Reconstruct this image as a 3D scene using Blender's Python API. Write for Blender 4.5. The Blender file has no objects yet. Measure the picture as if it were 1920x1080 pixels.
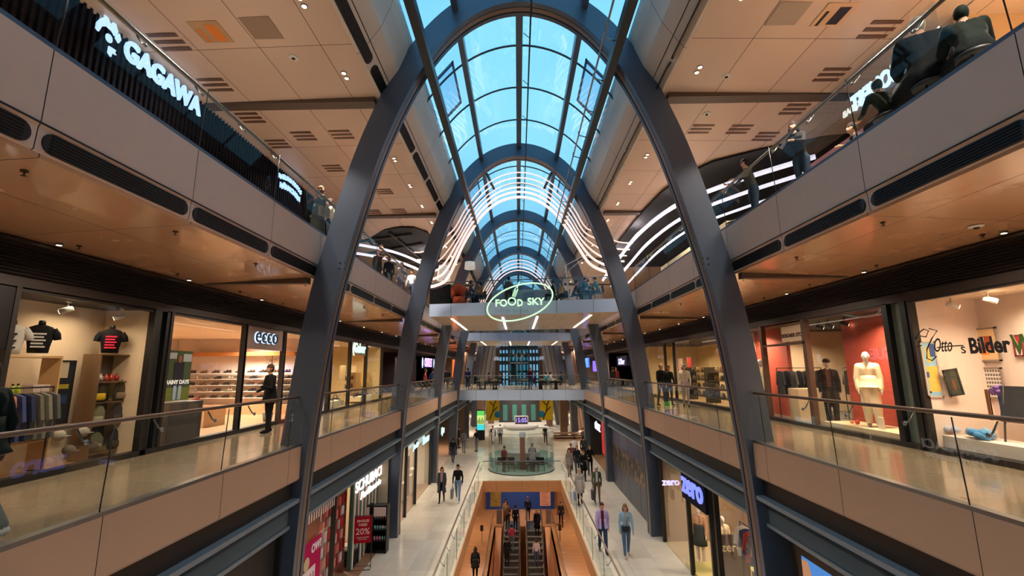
import bpy, bmesh, math, random
from mathutils import Vector, Matrix
random.seed(7)
SC = bpy.context.scene
COL = SC.collection
PI = math.pi
R = math.radians

# ---------------------------------------------------------------- camera
FPX = 860.0
TH = math.atan(152 / FPX)
PS = R(0.6427)
RO = R(-0.55)
CAMZ = 6.4
cam_d = bpy.data.cameras.new('camera')
cam = bpy.data.objects.new('camera', cam_d)
COL.objects.link(cam)
cam_d.sensor_width = 36.0
cam_d.lens = FPX / 1920 * 36.0
cam_d.clip_start = 0.05
cam_d.clip_end = 400
CAMR = Matrix.Rotation(PS, 3, 'Z') @ Matrix.Rotation(PI / 2 + TH, 3, 'X') @ Matrix.Rotation(RO, 3, 'Z')
cam.matrix_world = Matrix.Translation((0, 0, CAMZ)) @ CAMR.to_4x4()
SC.camera = cam

# a pixel of the photograph laid onto a real plane of the building
def _ray(px, py):
    return CAMR @ Vector(((px - 960) / FPX, -(py - 540) / FPX, -1.0))
def at_x(px, py, x):
    d = _ray(px, py); return Vector((0, 0, CAMZ)) + d * (x / d.x)
def at_y(px, py, y):
    d = _ray(px, py); return Vector((0, 0, CAMZ)) + d * (y / d.y)
def at_z(px, py, z):
    d = _ray(px, py); return Vector((0, 0, CAMZ)) + d * ((z - CAMZ) / d.z)

# ---------------------------------------------------------------- world, exposure
SC.view_settings.view_transform = 'Standard'
SC.view_settings.look = 'None'
SC.view_settings.exposure = 0.42
SC.view_settings.gamma = 1.0
SC.view_settings.use_curve_mapping = False
W = bpy.data.worlds.new('sky')
SC.world = W
W.use_nodes = True
wn = W.node_tree.nodes; wl = W.node_tree.links
wn.clear()
w_out = wn.new('ShaderNodeOutputWorld'); w_bg = wn.new('ShaderNodeBackground')
w_tc = wn.new('ShaderNodeTexCoord'); w_no = wn.new('ShaderNodeTexNoise'); w_cr = wn.new('ShaderNodeValToRGB')
w_no.inputs['Scale'].default_value = 1.6; w_no.inputs['Detail'].default_value = 3
w_cr.color_ramp.elements[0].position = 0.3; w_cr.color_ramp.elements[0].color = (0.16, 0.50, 0.80, 1)
w_cr.color_ramp.elements[1].position = 0.72; w_cr.color_ramp.elements[1].color = (0.33, 0.72, 0.92, 1)
wl.new(w_tc.outputs['Generated'], w_no.inputs['Vector']); wl.new(w_no.outputs['Fac'], w_cr.inputs['Fac'])
wl.new(w_cr.outputs['Color'], w_bg.inputs['Color']); w_bg.inputs['Strength'].default_value = 1.1
wl.new(w_bg.outputs[0], w_out.inputs['Surface'])

WARM = (1.0, 0.82, 0.64)
SOFT = (1.0, 0.9, 0.78)
def area(x, y, z, sx, sy, power, color=SOFT, rot=(0, 0, 0), spread=150):
    l = bpy.data.lights.new('area_light', 'AREA'); l.shape = 'RECTANGLE'; l.size = sx; l.size_y = sy
    l.energy = power; l.color = color; l.spread = R(spread)
    o = bpy.data.objects.new('area_light', l); o.location = (x, y, z); o.rotation_euler = rot
    COL.objects.link(o); return o

CX = 0.15                 # middle of the hall
XL, XR = CX - 4.9, CX + 4.9
D = 8.7                   # bay length
A0 = 10.4                 # front face of the nearest arch in view
G1, G2 = 4.8, 9.7         # gallery floors
YN, YF = -14.0, 74.0
K_GAL = 1.0
# gallery downlights, one lamp per half bay
for sx in (-1, 1):
    for k in range(-1, 9):
        y = 2.0 + k * 4.35 + 0.6
        e = 1.0 if k < 6 else 0.8
        area(CX + sx * 6.2, y, 8.36, 0.5, 0.5, 58 * e, WARM)
        area(CX + sx * 5.6, y + 1, 13.0, 0.5, 0.5, 150 * e, SOFT, spread=115)
    for k in range(0, 5):                                   # far bays
        area(CX + sx * 6.2, 44 + k * 6, 8.36, 0.6, 0.6, 130, WARM)
        area(CX + sx * 5.6, 44 + k * 6, 13.0, 0.6, 0.6, 130, WARM)
        area(CX + sx * 6.4, 30 + k * 9, 3.1, 0.6, 0.6, 130, WARM)
# under the cross bridges and in the basement
for (x, y, z, e) in ((-2, 27.5, 9.0, 130), (2.2, 27, 9.0, 130), (-2, 48, 8.9, 150), (2.2, 48, 8.9, 150),
                     (-2, 41, 4.0, 120), (2.2, 41, 4.0, 120), (0, 56, 4.2, 200), (0, 66, 4.2, 200), (0, 60, 9.0, 200)):
    area(x, y, z, 1.2, 1.2, e, SOFT)
for (x, y) in ((-6, 14), (-6, 22), (-6, 30), (6, 14), (6, 22), (6, 30), (-3, 34), (3.2, 34), (0, 37.5), (-3, 26), (3.2, 26)):
    area(x, y, -0.95, 0.8, 0.8, 70, WARM)

# ---------------------------------------------------------------- materials
MATS = {}
def lin(c):
    return tuple(((v / 255) / 12.92 if v / 255 <= 0.04045 else ((v / 255 + 0.055) / 1.055) ** 2.4) for v in c)
def mat(name, c, rough=0.5, metal=0.0, emit=0.0, spec=0.5, noise=0.0, nscale=8.0, coat=0.0, ecol=None):
    if name in MATS: return MATS[name]
    m = bpy.data.materials.new(name); m.use_nodes = True
    b = m.node_tree.nodes['Principled BSDF']; n = m.node_tree.nodes; l = m.node_tree.links
    col = (*lin(c), 1)
    b.inputs['Base Color'].default_value = col
    b.inputs['Roughness'].default_value = rough; b.inputs['Metallic'].default_value = metal
    b.inputs['Specular IOR Level'].default_value = spec
    b.inputs['Coat Weight'].default_value = coat
    if emit:
        b.inputs['Emission Color'].default_value = (*lin(ecol or c), 1); b.inputs['Emission Strength'].default_value = emit
    if noise:
        g = n.new('ShaderNodeNewGeometry'); t = n.new('ShaderNodeTexNoise'); t.inputs['Scale'].default_value = nscale
        t.inputs['Detail'].default_value = 4
        x = n.new('ShaderNodeMix'); x.data_type = 'RGBA'
        x.inputs[6].default_value = tuple(v * (1 - noise) for v in col[:3]) + (1,)
        x.inputs[7].default_value = tuple(min(1, v * (1 + noise)) for v in col[:3]) + (1,)
        l.new(g.outputs['Position'], t.inputs['Vector']); l.new(t.outputs['Fac'], x.inputs[0]); l.new(x.outputs[2], b.inputs['Base Color'])
    MATS[name] = m; return m

def grid_mat(name, c, line, px, py, ox=0, oy=0, w=0.015, rough=0.3, vary=0.05, nscale=2.0, axes='XY', bump=0.0, coat=0.0, spec=0.5):
    """a surface divided by straight joints every px, py metres"""
    if name in MATS: return MATS[name]
    m = mat(name, c, rough, coat=coat, spec=spec)
    b = m.node_tree.nodes['Principled BSDF']; n = m.node_tree.nodes; l = m.node_tree.links
    g = n.new('ShaderNodeNewGeometry'); s = n.new('ShaderNodeSeparateXYZ'); l.new(g.outputs['Position'], s.inputs[0])
    def M(op, a, bb=None):
        q = n.new('ShaderNodeMath'); q.operation = op
        for i, v in enumerate((a, bb)):
            if v is None: continue
            if isinstance(v, (int, float)): q.inputs[i].default_value = v
            else: l.new(v, q.inputs[i])
        return q.outputs[0]
    def ln(sock, p, o):
        f = M('FRACT', M('DIVIDE', M('ADD', sock, 1000 * p - o), p))
        return M('LESS_THAN', f, w / p), M('FLOOR', M('DIVIDE', M('ADD', sock, 1000 * p - o), p))
    res = []; ids = []
    for ax, p, o in ((axes[0], px, ox), (axes[1], py, oy)):
        if p:
            a, i = ln(s.outputs[ax], p, o); res.append(a); ids.append(i)
    fac = res[0] if len(res) == 1 else M('MAXIMUM', res[0], res[1])
    idv = n.new('ShaderNodeCombineXYZ'); l.new(ids[0], idv.inputs[0])
    if len(ids) > 1: l.new(ids[1], idv.inputs[1])
    wn_ = n.new('ShaderNodeTexWhiteNoise'); l.new(idv.outputs[0], wn_.inputs['Vector'])
    t = n.new('ShaderNodeTexNoise'); t.inputs['Scale'].default_value = nscale; t.inputs['Detail'].default_value = 5
    l.new(g.outputs['Position'], t.inputs['Vector'])
    v = M('ADD', M('MULTIPLY', M('SUBTRACT', wn_.outputs['Value'], 0.5), 2 * vary), M('MULTIPLY', M('SUBTRACT', t.outputs['Fac'], 0.5), 2 * vary))
    hs = n.new('ShaderNodeHueSaturation'); hs.inputs['Color'].default_value = (*lin(c), 1); l.new(M('ADD', v, 1.0), hs.inputs['Value'])
    x = n.new('ShaderNodeMix'); x.data_type = 'RGBA'; l.new(fac, x.inputs[0]); l.new(hs.outputs[0], x.inputs[6]); x.inputs[7].default_value = (*lin(line), 1)
    l.new(x.outputs[2], b.inputs['Base Color'])
    rr = M('ADD', M('MULTIPLY', fac, 0.4), M('ADD', M('MULTIPLY', t.outputs['Fac'], 0.12), rough - 0.06)); l.new(rr, b.inputs['Roughness'])
    return m

def glass_mat(name, tint=(0.93, 0.97, 0.96), ior=1.5, rough=0.0, amount=1.0):
    if name in MATS: return MATS[name]
    m = bpy.data.materials.new(name); m.use_nodes = True
    n = m.node_tree.nodes; l = m.node_tree.links; n.clear()
    o = n.new('ShaderNodeOutputMaterial'); t = n.new('ShaderNodeBsdfTransparent'); g = n.new('ShaderNodeBsdfGlossy'); f = n.new('ShaderNodeLayerWeight'); x = n.new('ShaderNodeMixShader')
    t.inputs[0].default_value = (*tint, 1); g.inputs['Color'].default_value = (1, 1, 1, 1); g.inputs['Roughness'].default_value = rough
    pw = n.new('ShaderNodeMath'); pw.operation = 'POWER'; pw.inputs[1].default_value = 4.5; l.new(f.outputs['Facing'], pw.inputs[0])
    mu = n.new('ShaderNodeMath'); mu.operation = 'MULTIPLY_ADD'; mu.inputs[1].default_value = 0.85 * amount; mu.inputs[2].default_value = 0.065 * amount; l.new(pw.outputs[0], mu.inputs[0])
    l.new(mu.outputs[0], x.inputs[0]); l.new(t.outputs[0], x.inputs[1]); l.new(g.outputs[0], x.inputs[2]); l.new(x.outputs[0], o.inputs[0])
    MATS[name] = m; return m

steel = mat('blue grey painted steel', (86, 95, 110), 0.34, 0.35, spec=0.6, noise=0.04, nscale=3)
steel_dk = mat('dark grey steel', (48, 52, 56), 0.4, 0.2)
brownstrip = mat('brown anodised strip', (128, 106, 92), 0.35, 0.3)
alu = mat('brushed aluminium', (150, 150, 148), 0.3, 0.9)
black = mat('black metal', (17, 16, 17), 0.4)
offblack = mat('matt black brown', (32, 27, 24), 0.5)
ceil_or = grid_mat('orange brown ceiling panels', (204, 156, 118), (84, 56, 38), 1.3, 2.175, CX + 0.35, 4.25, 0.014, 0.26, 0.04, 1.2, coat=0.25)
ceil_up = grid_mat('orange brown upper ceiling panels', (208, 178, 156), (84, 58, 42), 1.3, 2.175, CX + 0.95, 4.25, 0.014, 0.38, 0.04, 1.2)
cream = grid_mat('cream grey wall panels', (214, 200, 186), (60, 50, 44), 0, 2.9, 0, 3.1, 0.014, 0.4, 0.03, 1.0)
cream.node_tree.nodes['Principled BSDF'].inputs['Roughness'].default_value = 0.4
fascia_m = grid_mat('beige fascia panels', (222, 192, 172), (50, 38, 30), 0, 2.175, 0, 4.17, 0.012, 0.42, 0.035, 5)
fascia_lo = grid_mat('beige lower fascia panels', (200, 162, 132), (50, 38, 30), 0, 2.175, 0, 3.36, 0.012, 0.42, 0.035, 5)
bridge_m = grid_mat('pale grey bridge panels', (186, 204, 228), (70, 75, 80), 1.75, 0, CX, 0, 0.02, 0.3, 0.03, 3)
floor_g = grid_mat('pale stone floor tiles', (216, 207, 192), (160, 150, 136), 0.9, 0.9, 0, 0, 0.010, 0.20, 0.08, 1.6)
floor_1 = grid_mat('polished beige gallery floor', (136, 119, 96), (96, 82, 64), 0.9, 1.2, 0, 0, 0.007, 0.14, 0.09, 0.9)
floor_2 = grid_mat('dark gallery floor', (150, 136, 120), (80, 70, 60), 0.9, 1.2, 0, 0, 0.007, 0.25, 0.06, 0.9)
floor_b = grid_mat('warm wood floor boards', (176, 124, 82), (112, 76, 46), 0.0, 0.16, 0, 0, 0.008, 0.25, 0.07, 1.3)
wood = mat('brown wooden rail', (112, 84, 66), 0.35, noise=0.1)
rail_dk = mat('olive brown rail', (104, 84, 58), 0.35, 0.4)
glass = glass_mat('clear balustrade glass', (0.90, 0.95, 0.93), 1.5, 0.0, 0.6)
shopglass = glass_mat('shop window glass', (0.95, 0.97, 0.95), 1.45, 0.0, 0.9)
roofglass = glass_mat('roof glass', (0.86, 0.95, 1.0), 1.4, 0.02, 0.7)
upglass = glass_mat('upper balustrade glass', (0.90, 0.95, 0.93), 1.5, 0.0, 0.22)
tealglass = glass_mat('teal tinted glass', (0.45, 0.68, 0.68), 1.5, 0.0, 1.0)
white = mat('white paint', (225, 222, 215), 0.4)
white_em = mat('white lamp', (255, 240, 222), 0.4, emit=2.2)
warm_em = mat('warm downlight lamp', (255, 226, 190), 0.4, emit=5)
tube_em = mat('soft white light tube', (255, 216, 208), 0.4, emit=0.8)
sign_bl = mat('cool white sign light', (200, 228, 255), 0.4, emit=0.8)
sign_gr = mat('pale green sign light', (196, 240, 196), 0.4, emit=0.85)

# ---------------------------------------------------------------- mesh building
class MB:
    def __init__(s): s.v = []; s.f = []; s.m = []; s.sm = []
    def add(s, vs, fs, mi=0, smooth=False):
        o = len(s.v); s.v += [tuple(v) for v in vs]
        for f in fs: s.f.append([i + o for i in f]); s.m.append(mi); s.sm.append(smooth)
        return s
    def box(s, x0, y0, z0, x1, y1, z1, mi=0):
        if x0 > x1: x0, x1 = x1, x0
        if y0 > y1: y0, y1 = y1, y0
        if z0 > z1: z0, z1 = z1, z0
        return s.add([(x0, y0, z0), (x1, y0, z0), (x1, y1, z0), (x0, y1, z0), (x0, y0, z1), (x1, y0, z1), (x1, y1, z1), (x0, y1, z1)],
                     [(0, 3, 2, 1), (4, 5, 6, 7), (0, 1, 5, 4), (1, 2, 6, 5), (2, 3, 7, 6), (3, 0, 4, 7)], mi)
    def cbox(s, c, d, mi=0, rz=0.0, rx=0.0):
        h = [v / 2 for v in d]; M = Matrix.Rotation(rz, 3, 'Z') @ Matrix.Rotation(rx, 3, 'X')
        vs = [M @ Vector((a * h[0], b * h[1], e * h[2])) + Vector(c) for e in (-1, 1) for a, b in ((-1, -1), (1, -1), (1, 1), (-1, 1))]
        return s.add(vs, [(0, 3, 2, 1), (4, 5, 6, 7), (0, 1, 5, 4), (1, 2, 6, 5), (2, 3, 7, 6), (3, 0, 4, 7)], mi)
    def prism(s, prof, y0, y1, mi=0):
        """(x, z) outline pushed along y"""
        n = len(prof); vs = [(x, y0, z) for x, z in prof] + [(x, y1, z) for x, z in prof]
        fs = [(i, (i + 1) % n, n + (i + 1) % n, n + i) for i in range(n)] + [tuple(range(n))[::-1], tuple(range(n, 2 * n))]
        return s.add(vs, fs, mi)
    def slab(s, poly, z0, z1, mi=0):
        n = len(poly); vs = [(x, y, z0) for x, y in poly] + [(x, y, z1) for x, y in poly]
        fs = [(i, (i + 1) % n, n + (i + 1) % n, n + i) for i in range(n)] + [tuple(range(n))[::-1], tuple(range(n, 2 * n))]
        return s.add(vs, fs, mi)
    def tube(s, pts, r, n=8, mi=0, caps=True, flat=1.0, up=(0, 0, 1)):
        pts = [Vector(p) for p in pts]; rs = r if isinstance(r, (list, tuple)) else [r] * len(pts)
        vs = []; up = Vector(up)
        for i, p in enumerate(pts):
            t = (pts[min(i + 1, len(pts) - 1)] - pts[max(i - 1, 0)]).normalized()
            a = t.cross(up)
            if a.length < 1e-3: a = t.cross(Vector((0, 1, 0)))
            a.normalize(); b = a.cross(t).normalized()
            for k in range(n):
                w = 2 * PI * k / n; vs.append(p + a * math.cos(w) * rs[i] + b * math.sin(w) * rs[i] * flat)
        fs = [(i * n + k, i * n + (k + 1) % n, (i + 1) * n + (k + 1) % n, (i + 1) * n + k) for i in range(len(pts) - 1) for k in range(n)]
        if caps: fs += [tuple(range(n))[::-1], tuple(range((len(pts) - 1) * n, len(pts) * n))]
        return s.add(vs, fs, mi, True)
    def rings(s, rings, n=12, mi=0, smooth=True, caps=True):
        """rings: (cx, cy, z, rx, ry)"""
        vs = []
        for cx, cy, z, rx, ry in rings:
            for k in range(n):
                w = 2 * PI * k / n; vs.append((cx + rx * math.cos(w), cy + ry * math.sin(w), z))
        fs = [(i * n + k, i * n + (k + 1) % n, (i + 1) * n + (k + 1) % n, (i + 1) * n + k) for i in range(len(rings) - 1) for k in range(n)]
        if caps: fs += [tuple(range(n))[::-1], tuple(range((len(rings) - 1) * n, len(rings) * n))]
        return s.add(vs, fs, mi, smooth)
    def ball(s, c, r, nu=12, nv=8, mi=0):
        rx, ry, rz = r if isinstance(r, (tuple, list)) else (r, r, r)
        rg = [(c[0], c[1], c[2] - rz * math.cos(PI * j / nv), max(1e-4, rx * math.sin(PI * j / nv)), max(1e-4, ry * math.sin(PI * j / nv))) for j in range(nv + 1)]
        return s.rings(rg, nu, mi)
    def obj(s, name, mats, parent=None, smooth=None, bevel=0.0):
        me = bpy.data.meshes.new(name); me.from_pydata(s.v, [], s.f); 
        if not isinstance(mats, (list, tuple)): mats = [mats]
        for m in mats: me.materials.append(m)
        me.polygons.foreach_set('material_index', s.m); me.polygons.foreach_set('use_smooth', s.sm if smooth is None else [smooth] * len(s.f)); me.update()
        o = bpy.data.objects.new(name, me); COL.objects.link(o)
        if parent: o.parent = parent
        if bevel:
            b = o.modifiers.new('b', 'BEVEL'); b.width = bevel; b.segments = 2; b.limit_method = 'ANGLE'
        return o

def tag(o, label=None, cat=None, group=None, kind=None):
    if label: o['label'] = label
    if cat: o['category'] = cat
    if group: o['group'] = group
    if kind: o['kind'] = kind
    return o
def thing(name, label, cat, loc=(0, 0, 0), rz=0.0, group=None, kind=None):
    o = bpy.data.objects.new(name, None); o.empty_display_size = 0.1; COL.objects.link(o)
    o.location = loc; o.rotation_euler = (0, 0, rz); return tag(o, label, cat, group, kind)
def struct(o, label=None):
    o['kind'] = 'structure'
    if label: o['label'] = label
    return o
def kids(o): return [c for c in bpy.data.objects if c.parent == o]
def dup(root, loc=None, rz=None, label=None, group=None, table=None):
    r = root.copy(); COL.objects.link(r)
    if loc is not None: r.location = loc
    if rz is not None: r.rotation_euler = (0, 0, rz)
    if label: r['label'] = label
    if group: r['group'] = group
    for c in (table if table is not None else kids(root)):
        d = c.copy(); COL.objects.link(d); d.parent = r
        for g in kids(c):
            e = g.copy(); COL.objects.link(e); e.parent = d
    return r
ORD = ['nearest', 'second', 'third', 'fourth', 'fifth', 'sixth', 'seventh', 'eighth', 'ninth', 'tenth', 'eleventh', 'twelfth', 'thirteenth',
       'fourteenth', 'fifteenth', 'sixteenth', 'seventeenth', 'eighteenth', 'nineteenth', 'twentieth', 'twenty-first', 'twenty-second', 'twenty-third', 'twenty-fourth', 'twenty-fifth', 'twenty-sixth']
SIDE = {-1: 'left', 1: 'right'}

def lettering(name, s, size, m, parent=None, loc=(0, 0, 0), rot=(0, 0, 0), depth=0.02, bold=0.0, fitw=None, shear=0.0, align='CENTER', mirror=False, sx=1.0, space=1.0):
    c = bpy.data.curves.new(name, 'FONT'); c.body = s; c.size = size; c.extrude = depth; c.offset = bold; c.shear = shear
    c.align_x = align; c.align_y = 'CENTER'; c.resolution_u = 3; c.space_character = space
    t = bpy.data.objects.new(name, c); COL.objects.link(t)
    bpy.context.view_layer.update()
    me = bpy.data.meshes.new_from_object(t.evaluated_get(bpy.context.evaluated_depsgraph_get()))
    bpy.data.objects.remove(t); me.materials.clear(); me.materials.append(m)
    if fitw:
        xs = [v.co.x for v in me.vertices]; sx = fitw / max(1e-6, max(xs) - min(xs)); c0 = (max(xs) + min(xs)) / 2
        for v in me.vertices: v.co.x -= c0 if align == 'CENTER' else min(xs)
    for v in me.vertices: v.co.x *= (-sx if mirror else sx)
    if mirror: me.flip_normals()
    o = bpy.data.objects.new(name, me); COL.objects.link(o); o.location = loc; o.rotation_euler = rot
    if parent: o.parent = parent
    return o
# lettering that stands on a wall: facing -y (towards the viewer), facing +x (left wall), facing -x (right wall)
RF = (PI / 2, 0, 0)
RL = (PI / 2, 0, PI / 2)
RR = (PI / 2, 0, -PI / 2)
# ================================================================ the hall
# ground floor with its rectangular opening
VX0, VX1, VY1 = CX - 2.3, CX + 2.3, 28.3
b = MB()
b.box(-15, YN, -0.55, VX0, VY1, 0); b.box(VX1, YN, -0.55, 15, VY1, 0); b.box(-15, VY1, -0.55, 15, YF + 8, 0); b.box(VX0, YN, -0.55, VX1, 4, 0)
struct(b.obj('floor', floor_g), 'pale stone ground floor around the long opening')
b = MB(); b.box(VX0, VY1 - 0.04, -0.62, VX1, VY1, -0.02); b.box(VX0, 4, -0.62, VX0 + 0.04, VY1, -0.02); b.box(VX1 - 0.04, 4, -0.62, VX1, VY1, -0.02)
struct(b.obj('trim_1', grid_mat('tan opening edge', (206, 158, 110), (110, 76, 50), 1.5, 2.175, CX, 0.4, 0.012, 0.35, 0.03, 3)), 'tan panelled edge of the floor opening')
# gallery slabs, soffits, upper ceilings
for s in (-1, 1):
    x = lambda d: CX + s * d
    nm = SIDE[s]
    b = MB(); b.box(x(4.93), YN, 4.45, x(15), YF, G1)
    struct(b.obj('floor_gallery', floor_1), 'polished beige floor of the %s middle gallery' % nm)
    b = MB(); b.box(x(4.93), YN, 9.42, x(15), YF, G2)
    struct(b.obj('floor_gallery', floor_2), 'floor of the %s upper gallery' % nm)
    # fascia of the middle gallery, dark recess, underside
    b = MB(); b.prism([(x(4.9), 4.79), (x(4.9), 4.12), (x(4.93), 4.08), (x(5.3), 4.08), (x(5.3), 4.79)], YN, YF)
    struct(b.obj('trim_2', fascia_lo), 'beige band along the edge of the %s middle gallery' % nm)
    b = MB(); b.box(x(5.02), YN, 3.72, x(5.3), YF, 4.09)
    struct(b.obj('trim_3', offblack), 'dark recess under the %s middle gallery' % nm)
    b = MB(); b.box(x(4.9), YN, 4.79, x(5.02), YF, 4.84)
    struct(b.obj('trim_4', alu), 'metal kerb at the foot of the %s middle glass rail' % nm)
    b = MB(); b.box(x(5.3), YN, 3.18, x(15), YF, 3.3)
    struct(b.obj('ceiling_shops', mat('pale shop ceiling', (150, 140, 128), 0.6)), 'ceiling over the %s ground floor shops' % nm)
    # ledge and louvred band over the ground floor shops
    b = MB(); b.box(x(4.86), YN, 3.64, x(5.3), YF, 3.72); b.box(x(5.12), YN, 3.14, x(5.3), YF, 3.64)
    for k in range(12):
        z = 3.2 + k * 0.036
        b.prism([(x(5.06), z), (x(5.12), z + 0.018), (x(5.12), z)], YN, YF)
    b.box(x(5.03), YN, 3.1, x(5.3), YF, 3.17)
    struct(b.obj('trim_5', mat('blue grey louvre paint', (128, 142, 152), 0.36, 0.2)), 'blue grey louvred band over the %s ground floor shops' % nm)
    # fascia of the upper gallery with the rounded lower edge
    b = MB(); b.prism([(x(4.9), 9.69), (x(4.9), 8.88), (x(4.92), 8.83), (x(4.93), 8.60), (x(5.0), 8.545), (x(5.3), 8.53), (x(5.3), 9.69)], YN, YF)
    struct(b.obj('trim_6', fascia_m), 'beige band along the edge of the %s upper gallery' % nm)
    b = MB(); b.box(x(4.885), YN, 8.868, x(4.905), YF, 8.882)
    struct(b.obj('trim_7', offblack), 'thin dark joint in the %s upper gallery band' % nm)
    b = MB(); b.box(x(4.9), YN, 9.69, x(5.02), YF, 9.74)
    struct(b.obj('trim_8', steel), 'metal kerb at the foot of the %s upper glass rail' % nm)
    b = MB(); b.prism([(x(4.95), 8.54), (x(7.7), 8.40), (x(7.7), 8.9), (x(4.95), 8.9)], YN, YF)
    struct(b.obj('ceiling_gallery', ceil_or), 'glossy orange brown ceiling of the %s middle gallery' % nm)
    # dark louvred band over the middle shops
    b = MB(); b.box(x(7.62), YN, 7.74, x(7.9), YF, 8.5)
    for k in range(9):
        z = 7.86 + k * 0.05
        b.prism([(x(7.57), z), (x(7.62), z + 0.025), (x(7.62), z)], YN, YF)
    b.box(x(7.56), YN, 7.66, x(7.9), YF, 7.82); b.box(x(7.5), YN, 8.33, x(7.62), YF, 8.37)
    struct(b.obj('trim_9', mat('dark brown louvre', (50, 41, 37), 0.45, 0.2)), 'dark louvred band over the %s middle shops' % nm)
    b = MB(); b.box(x(7.55), YN, 4.79, x(7.72), YF, 4.9)
    struct(b.obj('baseboard_' + nm, offblack), 'dark plinth under the %s middle shop windows' % nm)
    # upper ceiling, rounded edge and pale side panels up to the roof light
    b = MB(); b.prism([(x(3.58), 13.2), (x(8.4), 13.08), (x(8.4), 13.5), (x(3.58), 13.5)], YN, YF)
    struct(b.obj('ceiling_upper', ceil_up), 'orange brown ceiling of the %s upper gallery' % nm)
    b = MB(); b.prism([(x(3.6), 13.2), (x(3.52), 13.215), (x(3.36), 13.43), (x(3.34), 13.5), (x(3.6), 13.5)], YN, YF)
    b.prism([(x(3.36), 13.43), (x(3.08), 13.85), (x(2.88), 14.35), (x(2.78), 14.78), (x(3.6), 14.8), (x(3.6), 13.45)], YN, YF)
    struct(b.obj('wall_upper_' + nm, cream), 'pale slanting panels beside the %s edge of the roof light' % nm)
    b = MB(); b.box(x(3.3), YN, 13.5, x(15), YF, 14.6)
    struct(b.obj('ceiling_void', offblack), 'dark mass above the %s upper gallery ceiling' % nm)
# outer shell
b = MB(); b.box(-15.2, YN - 0.2, -5, -15, YF, 15); struct(b.obj('wall_left', mat('dim wall', (120, 105, 92), 0.7)))
b = MB(); b.box(15, YN - 0.2, -5, 15.2, YF, 15); struct(b.obj('wall_right', MATS['dim wall']))
b = MB(); b.box(-15.2, YN - 0.3, -5, 15.2, YN - 0.05, 14.6); struct(b.obj('wall_rear', mat('rear wall', (150, 132, 112), 0.6)))
# rear cross bridge on which the viewer stands
b = MB(); b.box(x(-4.9), -6, 4.4, x(4.9), -0.5, 4.8); struct(b.obj('floor_bridge', floor_1), 'floor of the cross bridge under the viewer')

# ---------------------------------------------------------------- arches
PROF = [(4.9, -6.4), (4.9, -4.2), (4.76, -1.6), (4.46, 1.0), (4.04, 3.03), (3.34, 5.54), (2.38, 7.67), (1.28, 8.93), (0, 9.36)]
def smooth_prof(pr, n=7):
    full = pr + [(-a, c) for a, c in pr[-2::-1]]
    out = []
    for i in range(len(full) - 1):
        p0 = full[max(i - 1, 0)]; p1 = full[i]; p2 = full[i + 1]; p3 = full[min(i + 2, len(full) - 1)]
        for k in range(n):
            t = k / n
            out.append(tuple(0.5 * (2 * p1[j] + (p2[j] - p0[j]) * t + (2 * p0[j] - 5 * p1[j] + 4 * p2[j] - p3[j]) * t * t + (3 * p1[j] - p0[j] - 3 * p2[j] + p3[j]) * t ** 3) for j in (0, 1)))
    out.append(full[-1]); return out
SP = smooth_prof(PROF)
def offset_prof(pr, d):
    o = []
    for i, p in enumerate(pr):
        a = pr[max(i - 1, 0)]; c = pr[min(i + 1, len(pr) - 1)]
        tx, tz = c[0] - a[0], c[1] - a[1]; L = math.hypot(tx, tz)
        o.append((p[0] + tz / L * d, p[1] - tx / L * d))
    return o
def band(b, d0, d1, y0, y1, mi=0, sel=None, pr=None, dz=CAMZ):
    pr = pr or SP
    a = offset_prof(pr, d0); c = offset_prof(pr, d1)
    idx = range(len(pr)) if sel is None else sel
    vs = []
    for i in idx:
        vs += [(CX + a[i][0], y0, a[i][1] + dz), (CX + c[i][0], y0, c[i][1] + dz), (CX + c[i][0], y1, c[i][1] + dz), (CX + a[i][0], y1, a[i][1] + dz)]
    n = len(list(idx)); fs = []
    for i in range(n - 1):
        for k in range(4): fs.append((i * 4 + k, i * 4 + (k + 1) % 4, (i + 1) * 4 + (k + 1) % 4, (i + 1) * 4 + k))
    fs += [(3, 2, 1, 0), tuple((n - 1) * 4 + k for k in range(4))]
    b.add(vs, fs, mi)
# the sign of the offset: positive is outward
_o = offset_prof(SP, 0.3)
OUT = 1 if _o[len(SP) // 2][1] > SP[len(SP) // 2][1] else -1
for k in range(0, 7):
    y = A0 + k * D
    t = thing('steel_arch', '%s blue grey steel arch spanning the hall, counted from the viewer' % ORD[k], 'arch', (CX, y, 0), 0, 'steel arches')
    def part(nm, d0, d1, y0, y1, m):
        b = MB(); band(b, OUT * d0, OUT * d1, y + y0, y + y1)
        o = b.obj(nm, m, None); 
        for v in o.data.vertices: v.co -= Vector((CX, y, 0))
        o.parent = t
        return o
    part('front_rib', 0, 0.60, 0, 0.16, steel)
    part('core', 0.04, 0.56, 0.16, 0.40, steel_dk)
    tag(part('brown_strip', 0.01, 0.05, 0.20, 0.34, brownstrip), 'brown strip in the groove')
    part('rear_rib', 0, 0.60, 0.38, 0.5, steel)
    if k < 3:
        for s in (-1, 1):
            for (i, j) in ((0, 0), (1, 0), (0, 1), (1, 1)):
                bb = MB(); bb.tube([(s * (4.16 + 0.12 * i), -0.015, 8.75 + 0.14 * j), (s * (4.16 + 0.12 * i), 0.0, 8.75 + 0.14 * j)], 0.022, 6); bb.obj('bolt', steel_dk, t)

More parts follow.
